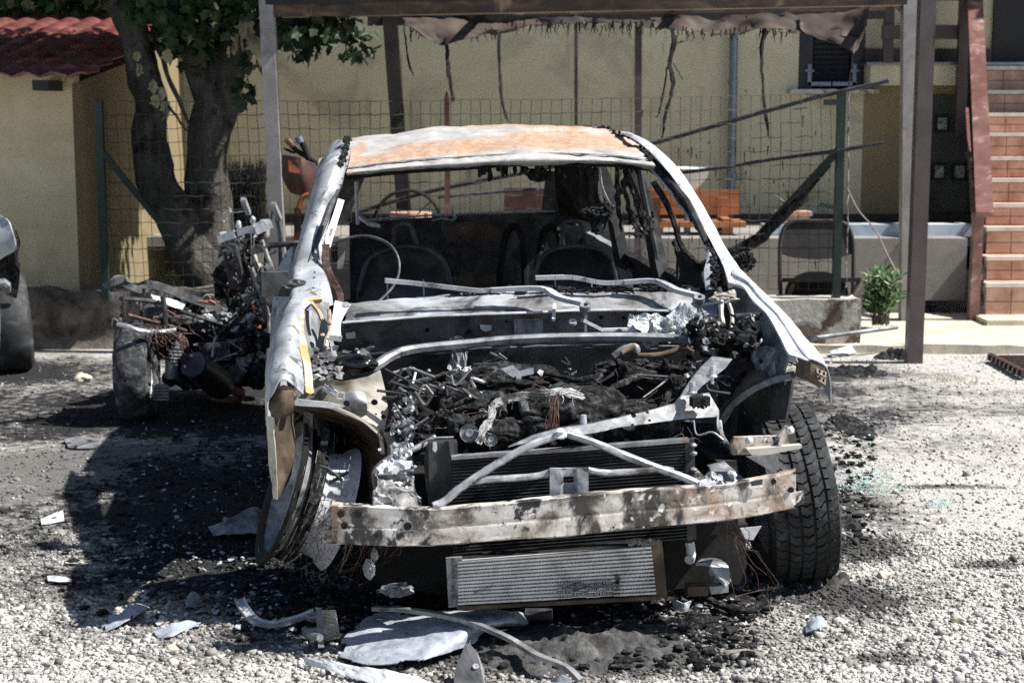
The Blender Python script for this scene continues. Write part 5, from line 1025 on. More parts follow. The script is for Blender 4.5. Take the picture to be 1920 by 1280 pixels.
# individual pipes and tubes read in the photo
def pipe(pts, r_, m_=m_grey, name='pipe', **k): g = M(); tube(g, Cs(pts), r_, 8, 5, 0, .06, **k); return cp(name, g, m_, smooth=True)
pipe([(735, 700, .7), (760, 692, .7), (778, 692, .7), (776, 710, .68), (770, 728, .65)], .005, m_alu); pipe([(722, 692, .72), (760, 712, .65), (812, 745, .55)], .004, m_dark); pipe([(748, 728, .6), (775, 745, .52), (798, 762, .48)], .006)
pipe([(826, 722, .6), (823, 740, .55), (830, 752, .52), (838, 757, .52)], .007, m_alu); pipe([(832, 720, .6), (829, 738, .55), (836, 750, .52)], .006, m_alu)
pipe([(1150, 668, .8), (1168, 655, .8), (1190, 650, .8), (1195, 660, .8)], .013, m_grey); pipe([(1195, 666, .75), (1240, 664, .75), (1280, 652, .76), (1300, 660, .74)], .009, m_brown); pipe([(1165, 662, .7), (1190, 648, .72)], .009, m_brown)
pipe([(712, 940, .26), (704, 905, .27), (703, 882, .28), (725, 862, .29), (760, 848, .3), (790, 835, .32), (815, 818, .35)], .010, m_grey); pipe([(790, 832, .32), (810, 822, .3), (850, 820, .28)], .004, m_alu)
pipe([(1348, 790, .45), (1352, 815, .4), (1362, 832, .32), (1372, 838, .3)], .010); pipe([(1300, 788, .4), (1307, 815, .38), (1335, 810, .36), (1356, 824, .34)], .0035, m_alu); pipe([(1346, 770, .45), (1345, 800, .42), (1352, 830, .4)], .005)
pipe([(1206, 745, .5), (1240, 720, .55), (1262, 700, .6)], .003, m_grey); pipe([(1110, 718, .6), (1120, 708, .6), (1130, 702, .6)], .014, m_grey)
# hoses, intake runners and pulleys half buried in the char
for pts, r_ in (([(830, 735, .6), (870, 745, .5), (905, 775, .4), (915, 810, .32)], .014), ([(1100, 735, .5), (1085, 760, .4), (1110, 790, .3), (1150, 800, .26)], .015), ([(1230, 700, .6), (1180, 712, .55), (1140, 735, .45), (1125, 770, .35)], .012), ([(780, 745, .5), (800, 775, .45), (840, 790, .38), (860, 815, .3)], .011), ([(950, 705, .65), (1020, 700, .62), (1085, 712, .58), (1130, 700, .6)], .009), ([(1000, 800, .28), (1040, 806, .24), (1090, 800, .25), (1120, 785, .28)], .010), ([(760, 720, .65), (790, 735, .6), (820, 760, .5)], .012), ([(1255, 735, .5), (1240, 765, .4), (1215, 780, .33)], .010)): 
    g = M(); tube(g, Cs(pts), [r_, r_ * 1.25, r_ * .9, r_ * 1.1, r_], 8, 6, .002, .14); cp('burnt_hose', g, m_char, smooth=True, angle=60)
for k in range(4): g = M(); q = 935 + 42 * k; tube(g, Cs([(q, 742, .44), (q + 4, 756, .38), (q + 8, 776, .33)]), .017, 9, 4, .001, .1); cp('intake_runner', g, m_dark, smooth=True)
for q in ((880, 812, .27, .03), (920, 824, .25, .022), (1180, 792, .27, .026)): g = M(); lathe(g, C(*q[:3]), (0, -1, .3), [(.001, .01), (q[3] * .4, .012), (q[3] * .5, .004), (q[3] * .9, .004), (q[3], .012), (q[3], -.012), (.001, -.012)], 24); cp('pulley', g, m_grey, smooth=True)
gw = M()
for _ in range(60): px, py = ru(780, 1280), ru(700, 815); s_ = .62 - (py - 700) * .0028; tube(gw, Cs([(px, py, s_), (px + ru(-25, 25), py + ru(-10, 14), s_ - .01), (px + ru(-45, 45), py + ru(-8, 22), s_ - .02)]), .0013, 4, 5, .002)
debris(gw, m_copper, name='loose_wires')
# braided aluminium harness
g = M(); P = crs(Cs([(898, 828, 0.210), (905, 806, 0.230), (916, 792, 0.250), (922, 775, 0.270), (924, 760, 0.290), (945, 750, 0.300), (985, 742, 0.290), (1022, 738, 0.270), (1045, 733, 0.260), (1068, 735, 0.270), (1090, 744, 0.290)]), 8)
for k in range(16):
    a0 = k * .39; ph = ru(0, 6); Q = [p + Vector((math.cos(a0 + i * .12) * .010, math.sin(a0 + i * .12) * .006, math.sin(a0 + i * .12) * .010)) * (.6 + .5 * math.sin(i * .21 + ph)) + Vector((ru(-.0015, .0015), 0, ru(-.0015, .0015))) for i, p in enumerate(P)]; tube(g, Q, [.002, .0035, .002, .004, .0025, .003], 5)
for _ in range(40):
    i = int(ru(2, len(P) - 2)); wire(g, P[i], P[i] + Vector((ru(-.04, .04), -.01, ru(-.05, .02))), 0, .0012, 4, .004)
cp('braided_harness', g, m_strand, smooth=True)
g = M(); slab(g, Cs([(938, 692), (962, 686), (972, 696), (1000, 690), (1001, 702), (978, 706), (974, 720), (960, 718), (952, 702)], .62), .004, Vector((0, -.7, .7)))
cut = cp('broken_bracket', g, m_white); g = M(); disc(g, C(966, 708, .61), (0, -.8, .6), .004, .003, 10); cp('bolt_hole', g, m_soot, cut)
g = M()
for _ in range(9): shard(g, C(ru(850, 890), ru(686, 702), .68), ru(.012, .02), (ru(-.4, .4), -.6, 1), 6, .002, .4)
debris(g, m_white, name='ash_flakes')
# crumpled foil heat shield at the photo-right of the cowl
g = M(); patch(g, [Cs([(1178, 600, 1.0), (1210, 592, 1.0), (1270, 578, 1.02), (1300, 590, 1.0)]), Cs([(1180, 618, .95), (1215, 625, .95), (1262, 608, .95), (1312, 610, .95)]), Cs([(1215, 632, .9), (1250, 630, .9), (1290, 628, .9), (1312, 628, .9)])], 10, 8, .002, .04, 17); cp('heat_shield_foil', g, m_alu)
g = M(); patch(g, [Cs([(1180, 598, .96), (1215, 594, .96)]), Cs([(1176, 612, .95), (1217, 612, .95)]), Cs([(1182, 628, .94), (1212, 626, .94)])], 5, 5, .002, .012, 12); cp('torn_foil', g, m_white)
g = M(); blob(g, C(1358, 560, .98), (.05, .03, .02), .3, 4, 3); tube(g, Cs([(1340, 552, 1.0), (1362, 552, .98), (1378, 548, .98)]), .012, 7, 3, .003, .3); tube(g, Cs([(1352, 565, .95), (1352, 590, .92), (1356, 612, .9)]), .010, 7, 3, .002, .2); tube(g, Cs([(1368, 570, .95), (1374, 600, .9), (1370, 620, .86)]), .007, 7, 3, .002, .2); cp('bonnet_hinge', g, m_cream)
g = M(); blob(g, C(1345, 640, .8), (.09, .07, .05), .4, 2.5, 4); blob(g, C(1400, 640, .75), (.07, .06, .04), .4, 3, 4); blob(g, C(1320, 615, .85), (.06, .05, .04), .5, 3, 4); cp('charred_filter_housing', g, m_char, smooth=True, angle=180)
# ---- upper front crossmember (bent plate) and diagonal bracket
cut_plate('upper_crossmember', [(953, 838), (1000, 816), (1049, 803), (1105, 795), (1159, 783), (1215, 771), (1263, 757), (1280, 742), (1330, 737), (1348, 768), (1347, 781), (1290, 784), (1229, 792), (1160, 801), (1117, 811), (1060, 818), (1000, 826)], .2, m_grey, .012, holes=((1188, 779, 5), (1214, 773, 3), (1186, 796, 3), (1218, 788, 3)), sfun=lambda x, y: .16 + max(0, x - 1060) * .0004 + (800 - y) * .0008)
cut_plate('diagonal_bracket', [(1276, 744), (1294, 714), (1315, 688), (1336, 668), (1373, 673), (1360, 690), (1342, 704), (1318, 722), (1298, 742)], .4, m_grey, .008, sfun=lambda x, y: .3 + (745 - y) * .004)
g = M(); box(g, C(1312, 752, .25), .06, .03, .03, rz=.3); 
for _ in range(14): tube(g, Cs([(ru(1298, 1328), ru(742, 765), .24), (ru(1298, 1328), ru(742, 765), .235)]), .004, 5)
cp('melted_latch', g, m_soot)
for q in ((1336, 702, .3), (1298, 732, .27), (1094, 794, .2)): g = M(); lathe(g, C(*q), Z, [(.001, .03), (.009, .028), (.011, .01), (.011, 0), (.016, -.004), (.016, -.008)], 12); tube(g, [C(*q), C(*q) - Z * .03], .006, 6); cp('bolt', g, m_alu)
# ---- V strut tubes and latch bracket
vt = lambda pts, r_=.0125: pipe(pts, r_, m_tube, 'strut_tube')
vt([(1054, 812, .13), (1000, 832, .11), (950, 858, .10), (905, 886, .09), (872, 908, .08), (850, 925, .07), (832, 940, .065), (812, 948, .06)]); vt([(1062, 812, .13), (1110, 828, .12), (1170, 853, .1), (1230, 876, .09), (1280, 894, .08), (1312, 908, .07)])
vt([(872, 906, .085), (910, 899, .09), (960, 896, .09), (1005, 892, .09), (1034, 885, .09)], .011); vt([(1102, 881, .09), (1135, 886, .09), (1180, 884, .09), (1225, 878, .09), (1262, 882, .09)], .011)
g = M(); lathe(g, C(1051, 812, .11), (0, -.5, 1), [(.001, .012), (.012, .012), (.012, 0), (.02, -.002), (.02, -.008), (.001, -.008)], 16); cp('bolt', g, m_white)
cut_plate('latch_bracket', [(1031, 878), (1103, 877), (1104, 930), (1031, 934)], .085, m_tube, .01, holes=[(x, y, 4.5) for x in (1060, 1066, 1072) for y in (896, 901)] , sfun=lambda x, y: .075 if x < 1056 or x > 1080 else .095)
g = M(); slab(g, Cs([(1310, 902), (1345, 905), (1352, 913), (1330, 918), (1322, 930), (1312, 922)], .045), .012); shard(g, C(1325, 908, .04), .03, (0, -.7, .7), 7, .004, .3); cp('melted_bracket', g, m_white)
# ---- radiator
def lerp2(q, u, v): return C(*(q[0][i] * (1 - u) * (1 - v) + q[1][i] * u * (1 - v) + q[2][i] * u * v + q[3][i] * (1 - u) * v for i in range(3)))
Q = [(846, 862, .2), (1288, 830, .2), (1292, 1010, .2), (850, 1046, .2)]
g = M(); patch(g, [[lerp2(Q, 0, 0), lerp2(Q, 1, 0)], [lerp2(Q, 0, 1), lerp2(Q, 1, 1)]], 4, 4, .03); rad = cp('radiator', g, m_fin)
g = M()
for i in range(30): v = (i + .5) / 30; bar(g, lerp2(Q, 0, v) - CN * .004, lerp2(Q, 1, v) - CN * .004, .012, .0022)
cp('radiator_tubes', g, m_dark, rad)['kind'] = 'stuff'
g = M(); bar(g, C(846, 857, .2), C(1060, 842, .19), .03, .011); bar(g, C(1060, 842, .19), C(1290, 824, .2), .03, .012); cp('top_rail', g, m_grey, rad)
g = M(); bar(g, C(1292, 822, .2), C(1296, 1010, .2), .03, .02, up=CN); cp('end_tank', g, m_dark, rad)
for py in (834, 850, 880): g = M(); blob(g, C(1300, py, .19), (.012, .012, .008), .3, 4, 2); cp('bolt', g, m_grey, rad)
g = M(); patch(g, [Cs([(800, 836, .3), (842, 826, .2), (848, 950, .2)][:2]), Cs([(796, 880, .3), (846, 880, .2)]), Cs([(805, 945, .3), (848, 945, .2)])], 3, 3, .03, .006, 9); box(g, C(830, 885, .24), .09, .06, .2, rz=YAW); cp('fan_shroud', g, m_dark)
g = M(); slab(g, Cs([(812, 829), (819, 829), (820, 842), (816, 848), (811, 843)], .17), .004); cp('clip', g, m_white)
# ---- intercooler
Q = [(853, 1048, .11), (1222, 1020, .11), (1232, 1112, .12), (854, 1132, .12)]
g = M(); patch(g, [[lerp2(Q, 0, 0), lerp2(Q, 1, 0)], [lerp2(Q, 0, 1), lerp2(Q, 1, 1)]], 2, 2, .05); ic = cp('intercooler', g, m_fin)
g = M(); nb = 13
for i in range(nb):
    v = (i + .4) / nb; A_, B_ = lerp2(Q, .01, v), lerp2(Q, .99, v); K = 14
    for k in range(K):
        a, b = A_.lerp(B_, k / K), A_.lerp(B_, (k + 1) / K)
        dam = (i >= 9 and .48 < (k + .5) / K < .8)
        o1 = CN * (.012 * rnd() if dam else 0) + Z * (ru(-.003, .003) if dam else 0)
        bar(g, a - CN * .012 + o1, b - CN * .012 + o1, .018, .0062 if not dam else .003)
for i in range(nb - 1):
    v = (i + .9) / nb
    for k in range(150):
        u = (k + .5) / 150 + ru(-.002, .002); p = lerp2(Q, u, v)
        box(g, p - CN * .006, .0016, .014, .009, ry=ru(-.3, .3))
cp('cooling_fins', g, m_ic, ic)['kind'] = 'stuff'
for (a, b, m_) in (((851, 1044, .1), (856, 1136, .11), m_grey), ((1226, 1014, .1), (1236, 1118, .11), m_brown)): g = M(); bar(g, C(*a), C(*b), .05, .012, up=CN); cp('end_tank', g, m_, ic)
g = M(); bar(g, C(856, 1136, .12), C(1236, 1116, .12), .05, .012); cp('bottom_rail', g, m_brown, ic)
g = M()
for _ in range(40): blob(g, C(ru(1180, 1240), 1016 + ru(-4, 5), .1), ru(.004, .01), .5, 4, 1)
for _ in range(30): blob(g, C(852 + ru(-4, 3), ru(1045, 1135), .09), ru(.003, .007), .5, 4, 1)
for _ in range(14): a = C(ru(1040, 1080), ru(1095, 1112), .085); wire(g, a, a + Vector((ru(.08, .2), 0, ru(-.01, .03))), .0, .0012, 4, .008)
debris(g, m_ashy, name='ash_flakes')
# dark surround under the beam
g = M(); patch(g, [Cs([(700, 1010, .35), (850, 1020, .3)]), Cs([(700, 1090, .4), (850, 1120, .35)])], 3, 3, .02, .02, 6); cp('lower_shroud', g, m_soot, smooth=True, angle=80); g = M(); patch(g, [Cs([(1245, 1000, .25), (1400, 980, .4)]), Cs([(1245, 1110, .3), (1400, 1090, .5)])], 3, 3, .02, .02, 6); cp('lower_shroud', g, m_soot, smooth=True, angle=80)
# ---- front beam
bc = [(622, 948, 1019, .075), (722, 951, 1021, .04), (790, 955, 1021, .025), (845, 953, 1018, .012), (960, 943, 1010, .0), (1077, 930, 1002, .0), (1195, 921, 990, .006), (1300, 914, 980, .022), (1400, 902, 968, .045), (1492, 884, 951, .078)]
fr_ = [(0, .055, -6), (0, .0, 0), (.06, -.003, 0), (.44, -.002, 0), (.50, -.0008, 0), (.56, -.0008, 0), (.62, -.002, 0), (.97, -.002, 0), (1, .002, 0), (1, .05, 2)]
rows = [[C(px, t + (b - t) * v + dy, s + ds) for (px, t, b, s) in bc] for (v, ds, dy) in fr_]
g = M(); patch(g, rows, 10, 3, .004, .0035, 7); fb = cp('front_beam', g, m_beam, smooth=True, angle=25)
g = M(); slab(g, Cs([(605, 994), (624, 992), (626, 1019), (605, 1017)], .078), .012); cp('beam_end', g, m_beam, fb); g = M(); slab(g, Cs([(1488, 924), (1508, 921), (1509, 945), (1488, 949)], .082), .012); cp('beam_end', g, m_beam, fb)
for (px, py, r_, s) in ((639, 963, .011, .066), (672, 963, .011, .05), (645, 985, .010, .064), (764, 986, .011, .03), (1450, 902, .009, .062), (1483, 918, .009, .070), (706, 1004, .006, .04), (1150, 988, .003, 0), (1098, 969, .003, 0)):
    g = M(); disc(g, C(px, py, s - .003), CN, r_, .0035, 18); cp('bolt_hole', g, m_soot, fb)
g = M(); lathe(g, C(764, 986, .024), CN, [(.013, 0), (.017, 0), (.017, .006), (.013, .006)], 18); cp('ring', g, m_grey, fb)
g = M(); slab(g, Cs([(1408, 903), (1430, 899), (1430, 908), (1410, 911)], .03), .008); cp('clip', g, m_dark, fb)
g = M()
for _ in range(16): shard(g, C(ru(1310, 1380), ru(885, 915), ru(.04, .09)), ru(.008, .02), (ru(-.5, .5), -1, .6), 6, .002, .4)
debris(g, m_grey, name='ash_flakes')
# ---- melted aluminium crash box at photo-left
def crumple(rows, th, a1, f1, a2, f2, m_, name, nu=16, nv=16):
    g = M(); patch(g, rows, nu, nv, th, 0, 1); g.v = [p + Vector((mn.noise(p * f1), mn.noise(p * f1 + Vector((5, 0, 0))) * 1.4, mn.noise(p * f1 + Vector((0, 5, 0))))) * a1 + Vector((mn.noise(p * f2), mn.noise(p * f2 + Vector((5, 0, 0))), mn.noise(p * f2 + Vector((0, 5, 0))))) * a2 for p in g.v]
    return cp(name, g, m_, smooth=True, angle=28)
crumple([Cs([(736, 785, .42), (772, 790, .4)]), Cs([(728, 850, .34), (770, 850, .34)]), Cs([(716, 905, .26), (774, 905, .27)])], .03, .022, 14, .010, 60, m_grey, 'crash_box_leg')
crumple([Cs([(712, 885, .2), (772, 880, .22)]), Cs([(704, 915, .15), (778, 912, .16)]), Cs([(698, 948, .08), (786, 950, .09)])], .03, .025, 20, .012, 70, m_ashy, 'melted_crash_box')
crumple([Cs([(722, 862, .25), (756, 858, .26)]), Cs([(712, 880, .2), (768, 878, .22)])], .012, .02, 26, .01, 80, m_white, 'melted_fold')
g = M()
for _ in range(26): px = ru(705, 778); shard(g, C(px, ru(800, 945), ru(.12, .3)), ru(.004, .012), (ru(-1, 1), -1, ru(-.2, 1)), 7, .002, .5)
debris(g, m_white, name='ash_flakes')
g = M()
for _ in range(40): shard(g, C(ru(735, 775), ru(745, 840), ru(.25, .4)), ru(.004, .013), (ru(-1, 1), -1, ru(-.2, 1)), 6, .002, .4)
debris(g, m_grey)
# ---- brackets at photo-right
bp_ = [(1370, 834), (1378, 820), (1458, 817), (1476, 799), (1491, 803), (1492, 832), (1470, 845), (1430, 851), (1374, 853)]
cut_plate('corner_bracket', bp_, .12, m_beam, .02, holes=((1450, 821, 2.8),)); g = M(); slab(g, Cs([(1400, 842), (1504, 834), (1503, 840), (1440, 852), (1410, 853)], .09), .03, CN); cp('bracket_flange', g, m_cream)
g = M(); slab(g, Cs([(1400, 856), (1458, 850), (1462, 880), (1448, 884)], .2), .008); cp('gusset', g, m_grey)
for q in ((1405, 826), (1482, 806)): g = M(); blob(g, C(*q, .1), (.013, .012, .014), .2, 4, 2); cp('bolt', g, m_white)
cut_plate('tow_bracket', [(1330, 875), (1362, 868), (1382, 885), (1396, 898), (1385, 905), (1342, 908)], .16, m_grey, .03, sfun=lambda x, y: .1 + (905 - y) * .003)
g = M(); slab(g, Cs([(1388, 990), (1428, 986), (1412, 1012), (1398, 1010)], .25), .004); cp('torn_foil', g, m_white)
g = M(); P = Cs([(1312, 1052, .2), (1340, 1055, .17), (1355, 1075, .14), (1364, 1095, .13)]); sweep(g, P, [(-.035, -.004), (.035, -.004), (.035, .004), (-.035, .004)], sub=5); slab(g, Cs([(1330, 1100), (1366, 1096), (1366, 1110), (1334, 1114)], .12), .03, CN); lower = cp('lower_control_arm', g, m_grey, smooth=True, angle=30)
g = M(); box(g, C(1306, 1104, .16), .065, .05, .03, rz=.1); cp('arm_bush', g, m_brown, lower)
for q in ((1336, 1072), (1345, 1086)): g = M(); disc(g, C(*q, .145), (0, -.7, .7), .012, .006, 12); cp('bolt_head', g, m_alu, lower)
g = M(); tube(g, Cs([(1293, 1015, .22), (1296, 1040, .22), (1292, 1050, .2)]), .016, 8, 3); cp('bush_tube', g, m_white)
# ---- dangling wires
gw = M()
for _ in range(22): wire(gw, C(ru(620, 760), 1015, .1), GR(ru(590, 740), ru(1090, 1135)) + Z * .03, ru(-.03, .04), .0013, 6, .02)
for _ in range(16): wire(gw, C(ru(572, 600), ru(960, 1060), .3), C(ru(608, 640), ru(930, 1010), .1), ru(-.02, .03), .0011, 5, .01)
for _ in range(5): wire(gw, C(ru(1358, 1376), 975, .12), C(ru(1400, 1460), ru(1060, 1115), .25), ru(-.03, .06), .0012, 6, .016)
for pts in ([(1362, 978, .12), (1364, 1040, .12), (1372, 1090, .12), (1378, 1120, .14)], [(1440, 1095, .2), (1440, 1130, .2), (1448, 1155, .15)], [(1378, 1118, .14), (1430, 1105, .2), (1448, 1100, .2)], [(1372, 975, .12), (1420, 1040, .15), (1455, 1085, .2), (1458, 1100, .2), (1440, 1106, .2)], [(650, 1018, .1), (645, 1045, .1), (636, 1075, .1)], [(658, 1018, .1), (648, 1050, .1), (638, 1066, .1)]):
    tube(gw, Cs(pts), .0016, 5, 5, .002)
debris(gw, m_copper, name='dangling_wires')
g = M(); blob(g, C(692, 1066, .15), (.018, .012, .032), .3, 3, 3); blob(g, C(702, 1040, .15), (.012, .01, .02), .4, 3, 2); blob(g, C(745, 1105, .2), (.05, .03, .02), .4, 3, 3); debris(g, m_grey)
# ================= front wheels
def tyre(cx, axis, R_, wd, nb=52, mt=m_tyre, name='front_wheel', parent=None, ash=None):
    axis = Vector(axis).normalized(); u = axis.cross(Z).normalized(); v = axis.cross(u); h = wd / 2
    pos_ = lambda a, l, r_: cx + (u * math.cos(a) + v * math.sin(a)) * r_ + axis * l
    g = M(); lathe(g, cx, axis, [(R_ * .62, -h * .8), (R_ * .74, -h * 1.04), (R_ * .9, -h * 1.03), (R_ - .016, -h * .9), (R_ - .011, -h * .6), (R_ - .01, 0), (R_ - .011, h * .6), (R_ - .016, h * .9), (R_ * .9, h * 1.03), (R_ * .74, h * 1.04), (R_ * .62, h * .8)], 72, rough=.004); wh = cp(name, g, mt, parent, smooth=True, angle=60)
    g = M(); ribs = [(-.80, .33, .35, -.006), (-.40, .34, .6, 0), (0, .33, .0, .001), (.40, .34, -.6, 0), (.80, .33, -.35, -.006)]
    for ri, (c_, w_, sk, dr) in enumerate(ribs):
        for k in range(nb):
            a0 = 2 * math.pi * (k + .5 * (ri % 2)) / nb; da = 2 * math.pi / nb * .86; l0, l1 = (c_ - w_ * .5) * h, (c_ + w_ * .5) * h; s_ = sk * 2 * math.pi / nb; vs = []
            j = [ru(-.0012, .0012) for _ in range(4)]
            lm = (l0 + l1) / 2; z_ = .25 * 2 * math.pi / nb
            for (rr, shr) in ((R_ - .016, 0), (R_ + dr, .06)):
                for (aa, ll) in ((a0, l0), (a0 + s_ * .5 + z_, lm), (a0 + s_, l1), (a0 + s_ + da, l1), (a0 + s_ * .5 + z_ + da, lm), (a0 + da, l0)):
                    ac = a0 + s_ / 2 + da / 2; am = aa + (ac - aa) * shr; lmm = ll + (lm - ll) * shr; q_ = pos_(am, lmm, rr + (j[0] if shr else 0)); vs.append(q_ + (q_ - cx) * .035 * mn.noise(q_ * 7) + (q_ - cx) * .012 * mn.noise(q_ * 30))
            g.add(vs, [(6, 7, 8, 9, 10, 11)] + [(i, (i + 1) % 6, (i + 1) % 6 + 6, i + 6) for i in range(6)])
    cp('tread', g, mt, wh)['kind'] = 'stuff'
    return wh
wc_ = Vector((.985, 5.60, .305)); ax = (math.cos(R(6)) * math.cos(R(3)), math.sin(R(3)), math.sin(R(8)))
rwh = tyre(wc_, ax, .312, .235); rwh['label'] = 'standing front tyre with tread, photo-right'
g = M(); lathe(g, wc_, ax, [(.19, -.09), (.2, -.1), (.185, -.07), (.16, .0), (.05, .02), (.001, .02)], 36); cp('rim', g, m_grey, rwh)
g = M(); lathe(g, wc_ + Vector((.10, 0.03, 0.03)), ax, [(.20, 0), (.31, .0), (.315, .012), (.27, .03), (.2, .02)], 60, .9, 3.4, rough=.02); 
o = cp('peeled_sidewall', g, m_char, rwh)
# collapsed bare rim at photo-left, seen nearly edge-on, its tyre burnt to wire
lc = C(588, 940, .60); lax = Vector((-.92, -.24, .34)).normalized()
def ringpatch(cc, prof, a0, a1, name, m_, n=50, parent=None, **k): g = M(); lathe(g, cc, lax, prof, n, a0, a1, .004); return cp(name, g, m_, parent, smooth=True, angle=50, **k)
lwh = ringpatch(lc, [(.205, -.085), (.213, -.09), (.20, -.07), (.188, -.065), (.178, -.035), (.170, .0), (.178, .02), (.172, .0), (.165, -.035), (.178, -.07), (.19, -.088), (.205, -.085)], 0, 6.2832, 'front_wheel', m_white, label='bare whitened rim lying askew, photo-left')
ringpatch(lc, [(.178, .02), (.186, .05), (.198, .075), (.207, .08), (.213, .10), (.205, .105), (.19, .08), (.178, .055), (.168, .03)], 0, 6.2832, 'outer_rim', m_grey, parent=lwh)
ringpatch(lc, [(.205, .02), (.214, .025), (.216, .05), (.214, .07), (.205, .07)], 0, 6.28, 'charred_bead', m_char, parent=lwh)
ringpatch(lc + lax * .095, [(.2, 0), (.232, .002), (.25, .014), (.245, .026), (.22, .022), (.2, .012)], 0, 6.2832, 'burnt_sidewall', m_soot, parent=lwh)
g = M(); u = lax.cross(Z).normalized(); v = lax.cross(u)
for k in range(170):
    a = ru(0, 6.283) if k < 50 else ru(1.2, 3.2); d = u * math.cos(a) + v * math.sin(a); w0 = lc + d * ru(.215, .24) + lax * ru(-.13, .12)
    tube(g, [w0, w0 + (v * math.cos(a) - u * math.sin(a)) * ru(.03, .10) + d * ru(-.005, .015)], .0011, 3)
debris(g, m_ashy, lwh, 'tyre_cord_remnants')
g = M(); lathe(g, lc - lax * .10, lax, [(.02, 0), (.14, .0), (.14, .02), (.02, .02)], 40); cp('brake_disc', g, m_dark, lwh)
g = M(); patch(g, [Cs([(570, 770, .62), (586, 775, .60)]), Cs([(560, 860, .50), (582, 860, .47)]), Cs([(545, 930, .42), (566, 935, .40)]), Cs([(524, 992, .36), (532, 994, .36)])], 4, 6, .004, .006, 9); cp('wheel_arch_flap', g, m_panel, smooth=True)
g = M(); patch(g, [Cs([(610, 800, .5), (618, 808, .5)]), Cs([(590, 880, .42), (606, 888, .42)]), Cs([(578, 940, .36), (590, 946, .36)])], 2, 5, .012, .01, 12); cp('charred_arch_strip', g, m_char)
g = M()
for pts in ([(600, 872, .34), (622, 884, .33), (640, 900, .33)], [(618, 905, .33), (640, 892, .33), (652, 884, .33)]): tube(g, Cs(pts), .006, 5, 3, .002, .3)
cp('track_rod', g, m_dark)
g = M(); tube(g, Cs([(600, 770, .8), (615, 830, .82), (620, 860, .8)]), .03, 10, 2); cp('suspension_arm', g, m_dark)
g = M(); tube(g, Cs([(660, 960, .6), (720, 940, .6), (760, 930, .6)]), .022, 8, 2); cp('suspension_arm', g, m_dark)
# ================================================================ BURNT MOTORCYCLE (photo-left, rear end towards the camera)
BYo = 8.75
def B(px, py, Y): return W(px, py, Y)
def Bs(l, Y=None): return [W(p[0], p[1], p[2] if len(p) > 2 else Y) for p in l]
mb = thing('burnt_motorcycle', (W(330, 780, 8.9).x, 8.9, 0), 'burnt-out motorcycle skeleton standing between the fig tree and the car wreck', 'motorcycle')
m_ash2 = mat('ash_dulled_steel', [(.3, g3(.035)), (.5, g3(.10, CO)), (.7, g3(.2))], 14, .8, .2, (60, .7, .003))
def mp(name, g, m_, parent=None, smooth=False, **k): return part(name, g, m_, parent or mb, smooth, **k)
rw_c = W(258, 722, 8.62); rw_c.z = .262; rax = Vector((.99, .06, .04)).normalized()
g = M(); lathe(g, rw_c, rax, [(.15, -.06), (.21, -.09), (.245, -.085), (.268, -.05), (.275, 0), (.268, .05), (.245, .085), (.21, .09), (.15, .06)], 120, rough=.004); g.v = [p + (p - rw_c).normalized() * (.010 * mn.noise(p * 22) + .008 * abs(mn.noise(Vector((p.x * 12, p.y * 45, p.z * 45))))) for p in g.v]; rwh2 = mp('rear_wheel', g, m_tash, smooth=True, angle=70)
g = M(); lathe(g, rw_c, rax, [(.001, .04), (.05, .045), (.06, .02), (.135, .015), (.15, .05), (.155, -.05), (.13, -.02), (.001, -.02)], 36); mp('rim', g, m_dark, rwh2)
g = M(); lathe(g, rw_c, rax, [(.152, .05), (.156, .062), (.162, .05)], 40); mp('rim_edge', g, m_alu, rwh2)
# front wheel far side
fw_c = Vector((-1.62, 10.05, .27)); g = M(); lathe(g, fw_c, rax, [(.16, -.04), (.23, -.055), (.27, -.03), (.275, 0), (.27, .03), (.23, .055), (.16, .04)], 48, rough=.01); mp('front_wheel', g, m_tyre, smooth=True, angle=70)
# silencer
sc0, sc1 = W(362, 683, 8.35), W(425, 730, 8.8); g = M(); ax_ = (sc1 - sc0).normalized()
lathe(g, sc0, ax_, [(.001, .012), (.05, .006), (.066, .0), (.072, .012), (.070, .03), (.076, .10), (.082, .22), (.084, .32), (.078, .42), (.05, .46), (.001, .47)], 36); sil = mp('silencer', g, mat('scorched_silencer_steel', [(.3, (.03, .032, .038)), (.6, (.065, .065, .075)), (.8, (.12, .11, .11))], 6, .4, .5, (30, .2, .002), [((.10, .07, .045), 4, .6, .72)]), smooth=True, angle=60)
for (px, py) in ((359, 667), (347, 687), (331, 684)): g = M(); p = W(px, py, 8.33); lathe(g, p, -ax_, [(.001, .004), (.006, .004), (.008, 0), (.008, -.006)], 12); mp('rivet', g, m_alu, sil)
g = M(); disc(g, W(345, 672, 8.34), ax_, .022, .004, 18); mp('outlet', g, m_soot, sil)
g = M(); tube(g, Bs([(425, 728, 8.8), (450, 735, 8.95), (440, 750, 9.1), (400, 755, 9.2)]), .03, 10, 4); mp('exhaust_pipe', g, m_rustred, smooth=True)
# shock absorber with coil spring
g = M(); a, b = W(338, 640, 8.62), W(322, 678, 8.58); P = []; d_ = (b - a)
for i in range(97):
    t = i / 96; P.append(a + d_ * t + Vector((math.cos(t * 6 * 6.283) * .035, math.sin(t * 6 * 6.283) * .035, 0)))
tube(g, P, .0055, 6); mp('shock_spring', g, m_grey, smooth=True)
g = M(); tube(g, [a + Z * .05, b - Z * .02], .016, 8); tube(g, [b, b - Z * .09 + CX * -.01], .034, 12); mp('shock_absorber', g, m_grey, smooth=True)
